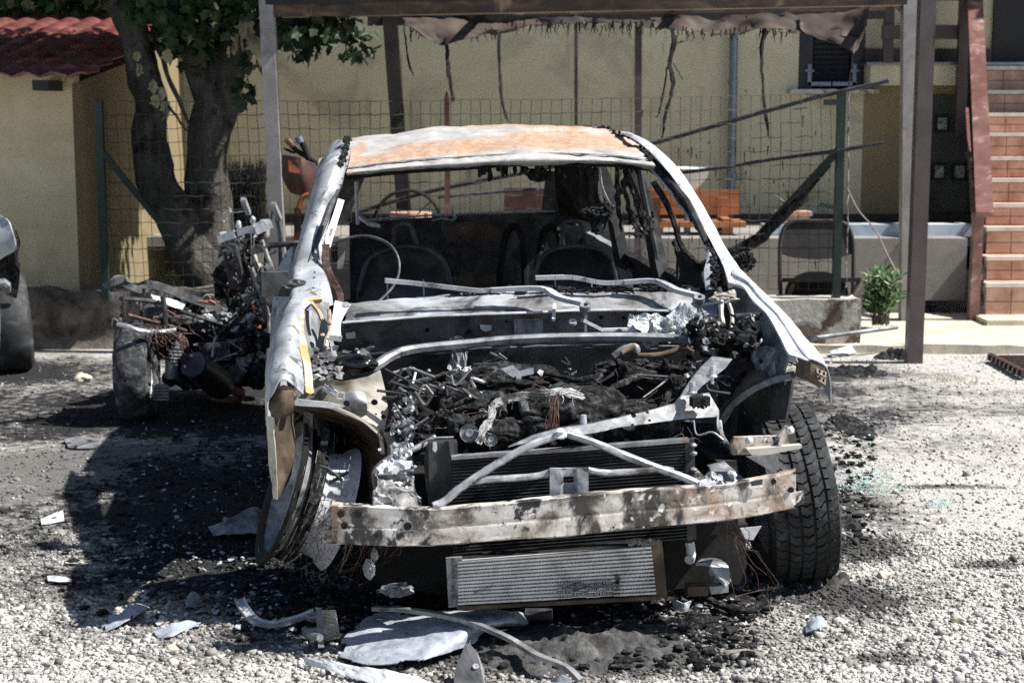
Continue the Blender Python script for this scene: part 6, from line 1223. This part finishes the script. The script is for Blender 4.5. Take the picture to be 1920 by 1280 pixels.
# seat rail and tail frame
def bb(pts, r_, m_=m_dark, name='frame_tube', n=8, **k): g = M(); tube(g, Bs(pts), r_, n, 5, .001, .06, **k); return mp(name, g, m_, smooth=True)
g = M(); sweep(g, Bs([(272, 533, 8.7), (300, 537, 8.75), (345, 555, 8.85), (400, 575, 8.95), (428, 585, 9.0)]), [(-.018, -.022), (.018, -.022), (.018, .022), (-.018, .022)], sub=4); mp('seat_rail', g, m_ash2)
g = M(); sweep(g, Bs([(198, 538, 8.45), (215, 527, 8.45), (230, 522, 8.5), (240, 535, 8.5), (258, 543, 8.55), (272, 540, 8.6)]), [(-.02, -.018), (.02, -.018), (.02, .018), (-.02, .018)], sub=4); mp('grab_rail', g, m_ash2)
g = M(); slab(g, Bs([(243, 537), (272, 541), (270, 556), (245, 555)], 8.55), .03); mp('tail_box', g, m_dark)
g = M(); patch(g, [Bs([(282, 552, 8.6), (320, 560, 8.7), (348, 570, 8.75)]), Bs([(286, 560, 8.58), (318, 572, 8.66), (342, 580, 8.7)])], 5, 2, .012, .006, 14); mp('side_panel_scrap', g, m_alu)
bb([(230, 555, 8.45), (233, 590, 8.45), (228, 612, 8.45), (222, 640, 8.45)], .009); bb([(222, 608, 8.45), (240, 612, 8.4), (262, 620, 8.4), (300, 622, 8.5), (330, 618, 8.55)], .013, m_alu)
bb([(305, 555, 8.6), (310, 590, 8.6), (308, 625, 8.6)], .014); bb([(262, 560, 8.6), (264, 600, 8.6), (262, 640, 8.6)], .010)
bb([(225, 560, 8.45), (290, 566, 8.6), (360, 590, 8.8), (430, 612, 8.95)], .012); bb([(240, 590, 8.5), (300, 606, 8.6), (350, 620, 8.7)], .008, m_copper)
bb([(430, 590, 9.0), (425, 625, 9.0), (395, 660, 8.95), (380, 700, 8.95)], .014); bb([(465, 545, 9.1), (463, 580, 9.1), (440, 605, 9.05), (405, 620, 9.0)], .020, m_grey); bb([(475, 590, 9.0), (455, 608, 9.0), (435, 622, 9.0)], .024, m_alu)
bb([(463, 572, 9.1), (485, 568, 9.1), (500, 580, 9.15), (503, 620, 9.15), (500, 680, 9.15)], .013, m_grey); bb([(478, 610, 9.1), (478, 660, 9.1), (470, 680, 9.1)], .035, m_rustred); bb([(450, 620, 9.05), (455, 655, 9.05), (448, 680, 9.05)], .03, m_rustred)
bb([(500, 668, 9.0), (470, 672, 9.0), (440, 690, 8.95), (430, 710, 8.9)], .014, m_alu); bb([(475, 672, 8.95), (478, 700, 8.95), (474, 720, 8.95)], .006, m_alu); bb([(455, 690, 8.9), (440, 712, 8.9), (432, 735, 8.9)], .03, m_alu)
bb([(398, 668, 8.8), (402, 640, 8.8), (408, 630, 8.8)], .008, m_alu); bb([(420, 670, 8.8), (445, 662, 8.8)], .006, m_cream)
g = M(); box(g, W(410, 680, 9.1), .36, .22, .26, rz=.4); mp('engine', g, m_soot)
g = M()
for k in range(9): box(g, W(400, 655, 9.0) + Z * (.012 * k - .05), .17, .15, .005, rz=.3)
mp('cylinder_fins', g, m_grey)
g = M(); blob(g, W(430, 705, 8.85), (.075, .06, .07), .12, 2, 4); disc(g, W(432, 705, 8.78), (.2, -1, .1), .05, .008, 24); mp('crankcase_cover', g, m_dark, smooth=True)
g = M(); patch(g, [Bs([(345, 600, 8.9), (400, 600, 8.95), (455, 610, 9.0)]), Bs([(340, 640, 8.95), (400, 650, 9.0), (450, 650, 9.05)])], 6, 4, .02, .03, 7); mp('melted_airbox', g, m_char, smooth=True)
g = M(); box(g, W(455, 678, 8.95), .07, .04, .05); mp('bracket', g, m_grey)
g = M(); box(g, W(302, 735, 8.5), .07, .05, .08); 
for k in range(5): box(g, W(302, 724 + 6 * k, 8.46), .085, .02, .008)
mp('gearbox_cover', g, m_grey)
# headstock, yokes, bars
g = M(); tube(g, Bs([(425, 470, 9.2), (430, 500, 9.2), (445, 540, 9.15)]), .03, 10, 2); tube(g, Bs([(420, 600, 9.2), (425, 520, 9.3), (432, 455, 9.35)]), .022, 8, 2); tube(g, Bs([(480, 600, 9.4), (488, 520, 9.4), (495, 445, 9.4)]), .022, 8, 2); mp('fork', g, m_dark)
g = M(); bar(g, W(415, 449, 9.15), W(446, 438, 9.1), .07, .045); bar(g, W(446, 436, 9.1), W(478, 428, 9.1), .06, .04); bar(g, W(475, 432, 9.1), W(506, 418, 9.15), .07, .05); yk = mp('yoke', g, m_alu)
g = M()
for q in ((419, 442), (495, 419)): g = M(); lathe(g, W(*q, 9.12), (0, -.3, 1), [(.001, .02), (.022, .018), (.026, .0), (.014, -.01)], 16); mp('yoke_cap', g, m_alu, yk, smooth=True)
for q in ((447, 422), (474, 413)): g = M(); blob(g, W(*q, 9.1), (.016, .016, .024), .25, 3, 3); mp('clamp', g, m_alu, yk, smooth=True)
g = M()
for (a, b) in (((456, 374), (466, 400)), ((512, 382), (524, 410))):
    A_, B_ = W(*a, 9.15), W(*b, 9.3); bar(g, A_, B_, .028, .028); 
    for (dx, dz) in ((-.012, 0), (.012, 0), (0, -.012), (0, .012)): box(g, A_ + Vector((dx, -.006, dz)), .005 if dx else .03, .006, .03 if dx else .005)
    mp('bar_stub', g, m_alu); g = M()
bb([(456, 396, 9.2), (440, 398, 9.2), (420, 400, 9.2), (418, 412, 9.2), (424, 420, 9.2)], .005, m_alu); bb([(430, 392, 9.2), (431, 398, 9.2)], .012, m_alu); bb([(520, 405, 9.3), (526, 440, 9.35), (528, 500, 9.4), (530, 560, 9.4)], .018, m_grey); bb([(512, 395, 9.3), (505, 425, 9.3)], .008)
bb([(475, 478, 9.1), (485, 500, 9.1), (495, 515, 9.1)], .018, m_cream)
g = M(); slab(g, Bs([(482, 476), (494, 474), (493, 494), (484, 493)], 9.05), .006); mp('perforated_tab', g, m_cream); g = M(); slab(g, Bs([(400, 492), (418, 478), (420, 486), (408, 500)], 9.1), .006); mp('perforated_tab', g, m_cream)
bb([(470, 430, 9.0), (472, 470, 9.0), (470, 510, 9.0), (474, 545, 9.05)], .004, m_grey); bb([(478, 432, 9.0), (474, 480, 9.0), (473, 530, 9.0), (470, 560, 9.05)], .004, m_grey)
bb([(505, 460, 9.2), (560, 456, 9.2), (620, 452, 9.3)], .018, m_dark, 'footrest_tube')
def lump(pts, r_, m_, name, amp=.25, fr=2.2):
    g = M()
    for q in pts: blob(g, W(*q), r_, amp, fr, 4)
    g.v = [p + Vector((mn.noise(p * 26), mn.noise(p * 26 + Vector((9, 0, 0))), mn.noise(p * 26 + Vector((0, 9, 0))))) * .012 for p in g.v]; return mp(name, g, m_, smooth=True, angle=180)
lump([(420, 640, 9.15), (445, 660, 9.1), (395, 650, 9.1), (470, 640, 9.2)], (.11, .09, .08), m_char, 'burnt_engine_top')
lump([(430, 520, 9.35), (450, 560, 9.35), (455, 600, 9.3), (440, 480, 9.38)], (.09, .07, .09), m_char, 'burnt_front_cowling')
lump([(290, 590, 8.85), (340, 600, 8.9), (385, 610, 8.95)], (.09, .07, .05), m_dark, 'burnt_tail_tray', .2)
lump([(380, 600, 8.95), (415, 596, 9.0)], (.07, .06, .05), m_grey, 'crushed_fuel_tank', .35, 3)
for (px, py, px2, py2, r_) in ((400, 630, 470, 560, .02), (420, 600, 480, 640, .018), (350, 640, 420, 700, .016), (440, 560, 500, 540, .014), (470, 500, 500, 600, .018), (440, 460, 455, 560, .016), (330, 625, 450, 640, .014), (490, 450, 520, 560, .014)): bb([(px, py, 9.0), ((px + px2) / 2 + 4, (py + py2) / 2, 9.0), (px2, py2, 9.05)], r_, [m_dark, m_grey, m_rustred][int(px + py) % 3])
gd = M(); gg = M(); gc = M(); gr_ = M()
for _ in range(190):
    if rnd() < .55: px, py = ru(225, 500), ru(560, 690); Y = ru(8.6, 9.2)
    else: px, py = ru(412, 500), ru(440, 640); Y = ru(9.1, 9.4)
    if py > 630 and px < 330: continue
    k = rnd(); P = Bs([(px, py, Y), (px + ru(-14, 14), py + ru(-12, 12), Y), (px + ru(-22, 22), py + ru(-20, 20), Y)])
    tube(gd if k < .5 else (gg if k < .8 else gr_), P, ru(.003, .010), 5, 4)
for _ in range(70):
    px, py = (ru(235, 500), ru(565, 690)) if rnd() < .6 else (ru(415, 500), ru(440, 640))
    shard(gg if rnd() < .45 else gd, W(px, py, ru(8.7, 9.2)), ru(.006, .022), (ru(-1, 1), -1, ru(-.5, 1)), 7, .003, .4)
for _ in range(60):
    px, py = ru(300, 500), ru(570, 710); blob(gd, W(px, py, ru(8.95, 9.3)), ru(.03, .075), .35, 2, 3)
for _ in range(45): px, py = ru(420, 500), ru(470, 640); blob(gd, W(px, py, ru(9.25, 9.4)), ru(.03, .07), .35, 2, 3)
for _ in range(60): a = W(ru(250, 345), ru(600, 640), ru(8.4, 8.7)); wire(gc, a, a + Vector((ru(-.1, .12), ru(-.05, .05), ru(-.12, .03))), ru(-.02, .03), .002, 5, .01)
for _ in range(40): a = W(ru(425, 480), ru(450, 600), 9.0); wire(gc, a, a + Vector((ru(-.06, .06), 0, ru(-.2, -.05))), 0, .002, 5, .01)
for _ in range(24): a = W(335 + ru(-6, 10), 630, 8.55); wire(gc, a, W(350 + ru(-12, 8), 655, 8.5), 0, .003, 4, .01)
debris(gd, m_char, mb); debris(gg, m_ashy, mb, 'ash_flakes'); debris(gc, m_copper, mb, 'burnt_wiring'); debris(gr_, m_rustred, mb, 'rusty_scraps')

# ================================================================ SECOND BURNT CAR at the left edge
c2_ = thing('burnt_car', (-4.0, 10.1, 0), 'second burnt car at the left edge, only pale wing corner and tyre visible', 'car')
g = M(); YY = 10.15
patch(g, [Bs([(-190, 380, 10.9), (-60, 385, 10.5), (-8, 398, 10.1)]), Bs([(-200, 395, 10.6), (-50, 400, 10.2), (8, 408, 9.95)]), Bs([(-200, 430, 10.3), (-50, 440, 10.0), (22, 432, 9.9)]), Bs([(-200, 470, 10.2), (-50, 470, 9.95), (30, 455, 9.88)]), Bs([(-200, 540, 10.2), (-50, 510, 9.95), (28, 470, 9.9)])], 5, 5, .01, .012, 4)
part('wing', g, m_panel, c2_, smooth=True)
g = M(); patch(g, [Bs([(22, 412, 9.98), (33, 440, 10.0)]), Bs([(20, 450, 9.92), (36, 480, 10.0)]), Bs([(-30, 470, 9.95), (38, 505, 10.0)]), Bs([(-60, 505, 10.0), (30, 560, 10.05)])], 5, 4, .02, .03, 9); part('charred_lining', g, m_char, c2_)
tc2 = Vector((W(20, 600, 10.2).x - .05, 10.35, .31)); g = M(); lathe(g, tc2, (.95, .34, .06), [(.2, -.1), (.29, -.12), (.325, -.09), (.33, 0), (.325, .09), (.29, .12), (.2, .1)], 60, rough=.006); wq = part('wheel', g, m_tyre, c2_, smooth=True, angle=70)
g = M(); lathe(g, tc2, (.95, .34, .06), [(.2, -.09), (.19, .0), (.2, .09), (.17, .05), (.05, .04), (.001, .04)], 40); part('rim', g, m_dark, wq)
g = M(); patch(g, [[Vector((x, y, .6)) for y in (10.2, 11, 11.1)] for x in (-6.2, -5, -3.9)], 3, 3, .3, .02, 3); part('engine_bay', g, m_soot, c2_)
g = M(); tube(g, Bs([(-10, 690, 9.7), (-6, 620, 9.8), (-8, 540, 9.9)]), .02, 6, 3); tube(g, Bs([(-20, 540, 9.85), (8, 530, 9.85), (12, 545, 9.9)]), .03, 7, 3); part('suspension_strut', g, m_grey, c2_)

# ================================================================ orange scooter behind the carport post
sctr = thing('orange_scooter', (W(570, 520, 10.75).x, 10.75, 0), 'orange and red scooter, partly burnt, parked behind the grey post', 'scooter')
m_op = mat('orange_plastic', [(.3, (.16, .035, .015)), (.6, (.30, .08, .03)), (.8, (.3, .15, .09))], 6, .5, 0, layers=[((.03, .018, .016), 7, .50, .58)]); m_dr = mat('dark_red_plastic', [(.3, (.03, .010, .009)), (.7, (.085, .024, .018))], 5, .5, layers=[((.015, .013, .012), 6, .52, .6)])
def sp(name, g, m_, smooth=True): return part(name, g, m_, sctr, smooth, angle=60)
SY = 10.7
g = M(); patch(g, [Bs([(530, 290, SY), (560, 296, SY - .1), (592, 306, SY)]), Bs([(528, 330, SY), (562, 335, SY - .12), (598, 340, SY)]), Bs([(545, 362, SY), (570, 368, SY - .08), (600, 370, SY)])], 5, 5, .02, .01, 6); sp('front_shield', g, m_dr)
g = M(); patch(g, [Bs([(540, 300, SY - .12), (556, 298, SY - .14)]), Bs([(542, 322, SY - .14), (562, 326, SY - .15)])], 3, 3, .01, .01, 8); sp('indicator', g, m_op)
g = M(); tube(g, Bs([(536, 262, SY - .05), (556, 282, SY), (585, 300, SY), (600, 310, SY + .1)]), .016, 8, 3); tube(g, Bs([(560, 258, SY), (570, 275, SY), (580, 300, SY)]), .022, 8, 3); tube(g, Bs([(532, 278, SY), (550, 286, SY), (556, 284, SY)]), .009, 6, 2); sp('handlebar', g, m_soot)
g = M(); tube(g, Bs([(559, 257, SY - .02), (564, 268, SY - .02)]), .026, 8, 1); sp('grip', g, mat('blue_grey_grip', [(.3, (.06, .09, .14)), (.7, (.2, .26, .34))], 5, .4)); g = M(); tube(g, Bs([(538, 262, SY - .06), (549, 273, SY - .03)]), .02, 8, 1); sp('lever', g, m_rustred)
g = M(); tube(g, Bs([(560, 390, SY - .1), (566, 372, SY - .1), (580, 366, SY - .1), (588, 380, SY - .1), (590, 420, SY - .05)]), .018, 8, 4); patch(g, [Bs([(552, 390, SY), (562, 386, SY)]), Bs([(550, 470, SY), (566, 470, SY)])], 3, 4, .03, .01, 5); sp('front_mudguard', g, m_op)
g = M(); tc = W(575, 500, SY + .05); tc.z = .27; lathe(g, tc, (.9, .4, 0), [(.15, -.05), (.24, -.06), (.26, 0), (.24, .06), (.15, .05)], 40); sp('front_wheel', g, m_tyre)
g = M(); box(g, (tc.x + .45, SY + .5, .45), .8, .35, .35, rz=.4); box(g, (tc.x + .05, SY + .06, .55), .2, .25, .5); sp('body', g, m_soot, False)
g = M(); tube(g, Bs([(590, 380, SY), (575, 440, SY), (572, 500, SY)]), .03, 8, 2); sp('fork', g, m_soot)
# bicycle / hoop shapes behind the car seen through its rear window
g = M(); cc = W(765, 420, 11.9); lathe(g, cc, (0.1, -1, .1), [(.235, 0), (.245, .012), (.262, 0), (.245, -.012), (.235, 0)], 48); o = part('cart_wheel', g, m_soot, smooth=True, label='dark upright hoop of a wheel seen through the empty rear window', cat='wheel')
g = M()
for k in range(8): a = k * .785; tube(g, [cc, cc + Vector((math.cos(a) * .24, 0, math.sin(a) * .24))], .004, 5)
box(g, (cc.x, cc.y + .1, cc.z - .3), .4, .05, .25); part('spokes', g, m_soot, o)
g = M(); p = W(770, 398, 12.2); tube(g, [(p.x, 12.2, .42), (p.x, 12.2, p.z)], .16, 16); solo('terracotta_pot', g, m_brick, 'orange pot standing behind the fence, seen inside the car\'s rear window', 'flower pot', smooth=True, angle=40)

# ================================================================ DEBRIS ON THE GROUND
def Gp(px, py, h=0.0): return GR(px, py, h + .012)
m_sheet = mat('bluish_ash_sheet', [(.3, g3(.22, (.88, 1, 1.18))), (.5, g3(.36, (.9, 1, 1.15))), (.7, g3(.5, (.94, 1, 1.1)))], 10, .6, .15, (90, .5, .002), [((.12, .12, .13), 20, .60, .70)])
def gplate(name, rows, m_, label, cat, amp=.015, th=.003, nu=6, nv=5, fr=7, holes=None, group=None):
    g = M(); patch(g, [[Gp(*p) for p in r] for r in rows], nu, nv, th, amp, fr, holes); return solo(name, g, m_, label, cat, group)
ragged = lambda u, v, p: mn.noise(p * 9) > .05 + 3.2 * min(u, 1 - u, v, 1 - v)
gplate('bonnet_sheet', [[(700, 1146, .05), (790, 1148, .06), (880, 1138, .08), (950, 1142, .08), (992, 1150, .05)], [(660, 1178, .03), (760, 1175, .05), (860, 1165, .07), (940, 1165, .07), (988, 1172, .02)], [(640, 1200, .02), (740, 1200, .04), (830, 1195, .05), (890, 1185, .05), (925, 1180, .02)], [(632, 1232, .0), (690, 1245, .02), (770, 1242, .03), (840, 1222, .02), (890, 1205, .01)]], m_sheet, 'large torn bluish-white piece of bonnet sheet lying in front of the wreck', 'sheet metal', .006, nu=16, nv=14, holes=lambda u, v, p: mn.noise(p * 14) > .02 + 9 * min(u, 1 - u, v, 1 - v))
gplate('torn_sheet', [[(566, 1230, .02), (620, 1238, .03), (700, 1252, .03), (760, 1262, .02), (812, 1272, .01)], [(572, 1246, .0), (625, 1258, .01), (690, 1278, .01), (740, 1300, .01), (800, 1310, 0)]], m_white, 'white torn strip of sheet metal at the bottom edge, below the bonnet sheet', 'sheet metal', .012)
g = M(); sweep(g, [Gp(700, 1140, .09), Gp(760, 1143, .10), Gp(860, 1160, .09), Gp(940, 1190, .06), Gp(980, 1212, .04), Gp(1010, 1230, .05), Gp(1060, 1250, .03), Gp(1088, 1275, .0)], [(-.011, -.006), (.011, -.006), (.011, .007), (-.011, .007)], sub=5); solo('bent_bar', g, m_grey, 'long bent grey metal bar lying across the bonnet sheet', 'metal bar')
g = M(); patch(g, [[Gp(600, 1142, .10), Gp(628, 1142, .10)], [Gp(602, 1175, .05), Gp(632, 1175, .05)], [Gp(604, 1212, .0), Gp(640, 1196, .0)]], 3, 6, .02, .003, 8)
rf = solo('radiator_fragment', g, m_fin, 'broken corner of a small radiator beside the bonnet sheet', 'radiator piece'); g = M()
for i in range(22): v = i / 22; bar(g, Gp(603 + 2 * v, 1144 + 60 * v, .105 * (1 - v) + .008), Gp(630 + 8 * v, 1144 + 52 * v, .105 * (1 - v) + .008), .004, .002)
part('core_fins', g, m_cream, rf)['kind'] = 'stuff'
g = M(); bar(g, Gp(598, 1140, .115), Gp(602, 1214, .01), .018, .018); part('header_tube', g, m_grey, rf)
for (a, b) in (((598, 1150), (578, 1156)), ((600, 1182), (572, 1180)), ((600, 1195), (574, 1188))): g = M(); tube(g, [Gp(*a, .06), Gp((a[0] + b[0]) / 2, b[1] + 4, .05), Gp(*b, .03)], .012, 8, 3); part('pipe_stub', g, m_grey, rf, smooth=True)
g = M(); sweep(g, [Gp(448, 1124, .05), Gp(456, 1140, .04), Gp(470, 1158, .02), Gp(485, 1168, .02), Gp(515, 1172, .015), Gp(555, 1162, .02), Gp(590, 1148, .04)], [(-.016, -.003), (.016, -.003), (.018, .010), (.012, .003), (-.012, .003), (-.018, .010)], sub=5); solo('curved_rail', g, m_alu, 'bent shiny trim rail curling up at its left end, left of the bonnet sheet', 'metal rail', smooth=True, angle=30)
g = M(); pts = [(851, 1285), (852, 1258), (862, 1232), (872, 1207), (880, 1205), (895, 1222), (908, 1255), (909, 1288)]; slab(g, [Gp(a, b, .002 + max(0, (1285 - b)) * .0012) for a, b in pts], .004); sp_ = solo('mounting_plate', g, m_fire, 'small dark tongue-shaped mounting plate standing up at the bottom edge', 'bracket')
g = M(); lathe(g, Gp(892, 1250, .045), (0, -.6, .8), [(.001, .004), (.004, .004), (.005, .006), (.009, .006), (.009, 0)], 16); part('grommet', g, m_alu, sp_)
pl = 'flat scraps of scorched sheet on the gravel'
gplate('sheet_scrap', [[(390, 988, .01), (430, 972, .05), (478, 950, .07), (505, 972, .02)], [(400, 1004, .0), (440, 1000, .02), (480, 998, .02), (500, 1008, .0)]], m_grey, 'grey wedge-shaped panel scrap beside the bare left rim', 'metal scrap', .01, group=pl)
gplate('sheet_scrap', [[(196, 1160), (232, 1140, .02), (262, 1128, .02), (288, 1126)], [(198, 1182), (235, 1166, .015), (262, 1150, .015), (284, 1136)]], m_sheet, 'long bluish ragged scrap in the car shadow, lower left', 'metal scrap', .01, holes=ragged, group=pl)
gplate('sheet_scrap', [[(288, 1185), (320, 1170, .02), (352, 1163, .015), (376, 1166)], [(296, 1194), (325, 1190, .01), (350, 1180), (372, 1172)]], m_sheet, 'leaf-shaped bluish scrap right of the long ragged one', 'metal scrap', .006, group=pl)
gplate('sheet_scrap', [[(76, 972, .01), (98, 962, .02), (118, 956, .02)], [(78, 982), (100, 978), (121, 974)]], m_white, 'pale notched scrap at the left edge of the car shadow', 'metal scrap', .008, group=pl)
gplate('sheet_scrap', [[(345, 1125), (362, 1110, .02), (380, 1122, .01)], [(350, 1138), (365, 1136, .01), (378, 1136)]], m_grey, 'small curled grey scrap above the leaf-shaped one', 'metal scrap', .008, group=pl)
gplate('sheet_scrap', [[(120, 822, .01), (150, 818, .01), (188, 820, .01)], [(128, 838), (160, 840), (182, 838)]], m_grey, 'flat grey plate on the gravel near the motorcycle shadow', 'metal scrap', .004, group=pl)
gplate('sheet_scrap', [[(88, 1078), (110, 1078, .01), (135, 1086)], [(90, 1088), (110, 1090), (134, 1090)]], m_white, 'thin white sliver left of the car shadow, lower left', 'metal scrap', .004, group=pl)
gplate('sheet_scrap', [[(1508, 1168), (1530, 1152, .02), (1545, 1158, .01)], [(1510, 1182), (1530, 1178, .01), (1548, 1176)]], m_sheet, 'pale torn flake on the gravel below the standing front tyre', 'metal scrap', .012, group=pl)
gplate('sheet_scrap', [[(1066, 1182, .02), (1090, 1188, .02), (1120, 1195, .02)], [(1068, 1205), (1095, 1206), (1125, 1208)]], m_white, 'ragged white flake on the black ash below the intercooler', 'metal scrap', .015, holes=ragged, group=pl)
gplate('sheet_scrap', [[(1145, 1182, .02), (1165, 1184, .02), (1182, 1186, .01)], [(1148, 1196), (1165, 1200), (1180, 1198)]], m_sheet, 'small ragged white flake to the right of the first under the intercooler', 'metal scrap', .012, holes=ragged, group=pl)
gplate('sheet_scrap', [[(1258, 1122, .03), (1280, 1130, .03), (1296, 1126, .03)], [(1262, 1142), (1280, 1146), (1290, 1140)]], m_white, 'crumpled pale scrap below the lower control arm', 'metal scrap', .012, group=pl)
gplate('sheet_scrap', [[(1034, 1272, .01), (1052, 1264, .03), (1070, 1270, .02)], [(1036, 1286), (1055, 1284), (1074, 1284)]], m_sheet, 'grey folded scrap at the bottom edge beside the bent bar', 'metal scrap', .008, group=pl)
gplate('sheet_scrap', [[(1360, 1218, .01), (1400, 1216, .01), (1432, 1222, .01)], [(1362, 1224), (1400, 1223), (1430, 1230)]], m_cream, 'narrow grey-beige strip on the gravel, lower right of the ash heap', 'metal scrap', .004, group=pl)
gplate('sheet_scrap', [[(1555, 658, .02), (1590, 648, .05), (1612, 640, .06)], [(1560, 668), (1590, 664), (1608, 660)]], m_white, 'white-topped flat scrap behind the photo-right wing', 'metal scrap', .004, group=pl)
g = M(); slab(g, [Gp(970, 1142, .06), Gp(1010, 1140, .06), Gp(1036, 1148, .04), Gp(1030, 1160, .03), Gp(975, 1152, .03)], .01); tube(g, [Gp(985, 1150, .05), Gp(1035, 1152, .05)], .02, 10); solo('pipe_end', g, m_dark, 'dark pipe end poking out right of the bonnet sheet', 'pipe')
# dense small litter of ash, clinker and flakes
g = M(); gf = M(); gb = M()
for _ in range(900):
    k = rnd()
    if k < .45: px, py = ru(430, 1450), ru(1040, 1150)
    elif k < .7: px, py = ru(900, 1420), ru(1140, 1250)
    elif k < .85: px, py = ru(120, 620), ru(780, 1180)
    else: px, py = ru(1540, 1640), ru(780, 1010)
    blob(g, Gp(px, py, 0), (ru(.006, .026), ru(.006, .026), ru(.003, .012)), .5, 3, 1)
for _ in range(520):
    k = rnd()
    px, py = (ru(250, 520), ru(780, 1180)) if k < .45 else ((ru(430, 1400), ru(1080, 1200)) if k < .85 else (ru(1560, 1700), ru(660, 1000)))
    shard(gf, Gp(px, py, .003), ru(.004, .015), (ru(-.4, .4), ru(-.4, .4), 1), 6, .0012, .25)
debris_ = lambda gg, mm, nm: part(nm, gg, mm, kind='stuff')
debris_(g, m_char, 'charred_debris'); debris_(gf, m_sheet, 'ash_flakes')
# lumpy grey-black ash heap under the front end
g = M(); rows = []
for j in range(40):
    r_ = []
    for i in range(120):
        px = 830 + 480 * i / 119; py = 1140 + 140 * j / 39; e = max(0, 1 - ((px - 1080) / 235) ** 2) * max(0, 1 - abs((py - 1215 + (px - 1080) * .04) / 62) ** 1.6); p = GR(px, py)
        h = -.01 + .045 * e * (1 + .7 * mn.fractal(p * 7, .7, 2.1, 5)) + .012 * e * mn.noise(p * 40); r_.append(Vector((p.x, p.y, h)))
    rows.append(r_)
patch(g, rows, 1, 1, .001); m_ashheap = mat('ash_heap', [(.3, g3(.018)), (.5, g3(.06)), (.68, g3(.14)), (.8, g3(.3))], 14, .95, 0, (70, 1, .01), spec=.2, detail=12); part('ash_heap', g, m_ashheap, smooth=True, kind='stuff')
def heap(px, py, rx, ry, h, seed): 
    g = M(); c0 = GR(px, py); rows = []
    for j in range(26):
        r_ = []
        for i in range(40):
            u, v = i / 39 * 2 - 1, j / 25 * 2 - 1; e = max(0, 1 - (u * u + v * v) * (1 + .5 * mn.noise(Vector((u * 2, v * 2, seed))))); p = Vector((c0.x + u * rx, c0.y + v * ry, 0)); r_.append(Vector((p.x, p.y, -.012 + h * e ** .6 * (1 + .8 * mn.fractal(p * 11, .7, 2.1, 5)))))
        rows.append(r_)
    patch(g, rows, 1, 1, .001); part('ash_heap', g, m_ashheap if seed % 2 else m_char, smooth=True, kind='stuff')
heap(1545, 1085, .09, .14, .05, 1); heap(1590, 985, .07, .12, .035, 2); heap(1600, 800, .10, .4, .03, 4); heap(1600, 700, .22, .18, .05, 2); heap(1680, 672, .16, .12, .06, 4); heap(1575, 735, .16, .15, .03, 1); heap(1300, 1170, .15, .06, .035, 2); heap(1380, 1120, .10, .06, .03, 4); heap(470, 1090, .35, .18, .02, 4)
# burnt roots of wire under the control arm, hose stub
g = M(); tube(g, [Gp(1330, 1125, .03), Gp(1360, 1140, .02), Gp(1400, 1145, .02), Gp(1440, 1125, .04)], .012, 8, 4, .003, .3); solo('burnt_hose', g, m_char, 'short charred hose on the ground under the dangling copper wires', 'hose', smooth=True)
# steel pipe lying against the cream wall
g = M(); tube(g, [W(1500, 637, 10.7), W(1682, 613, 10.98)], .016, 12); solo('steel_pipe', g, m_grey, 'thin grey steel pipe resting across the kerb beside the cream wall', 'pipe', smooth=True)
# loose stones
def stone(px, py, r_, label):
    g = M(); p = GR(px, py); blob(g, p + Z * r_ * .45, (r_ * 1.3, r_, r_ * .75), .35, 1.2, 3, floor=-.005); solo('stone', g, m_kerb, label, 'stone', 'loose pale stones', smooth=True, angle=35)
stone(158, 716, .045, 'pale blocky stone on the dark gravel left of the motorcycle wheel'); stone(1657, 1082, .02, 'pale rounded stone alone on the gravel right of the standing tyre'); stone(1795, 1165, .018, 'small white stone on the sunlit gravel, lower right'); stone(322, 1222, .018, 'white stone at the tip of the car shadow, lower left')
# greenish safety-glass crumbs
g = M()
for _ in range(420):
    k = rnd(); a = random.gauss(0, 1); b = random.gauss(0, 1); px, py = (1625 + a * 38, 905 + b * 14) if k < .7 else ((1760 + a * 14, 943 + b * 4) if k < .85 else (1600 + a * 30, 860 + b * 30)); p = Gp(px, py, .004); s_ = ru(.003, .006); box(g, p, s_, s_, s_ * .8, ru(0, 3), ru(0, 3), ru(0, 3))
m_gl = mat('green_glass_crumbs', [(.3, (.30, .55, .50)), (.7, (.55, .78, .72))], 30, .15, 0, spec=.8); part('glass_crumbs', g, m_gl, kind='stuff')
bpy.context.view_layer.update()
sc.cycles.use_denoising = False
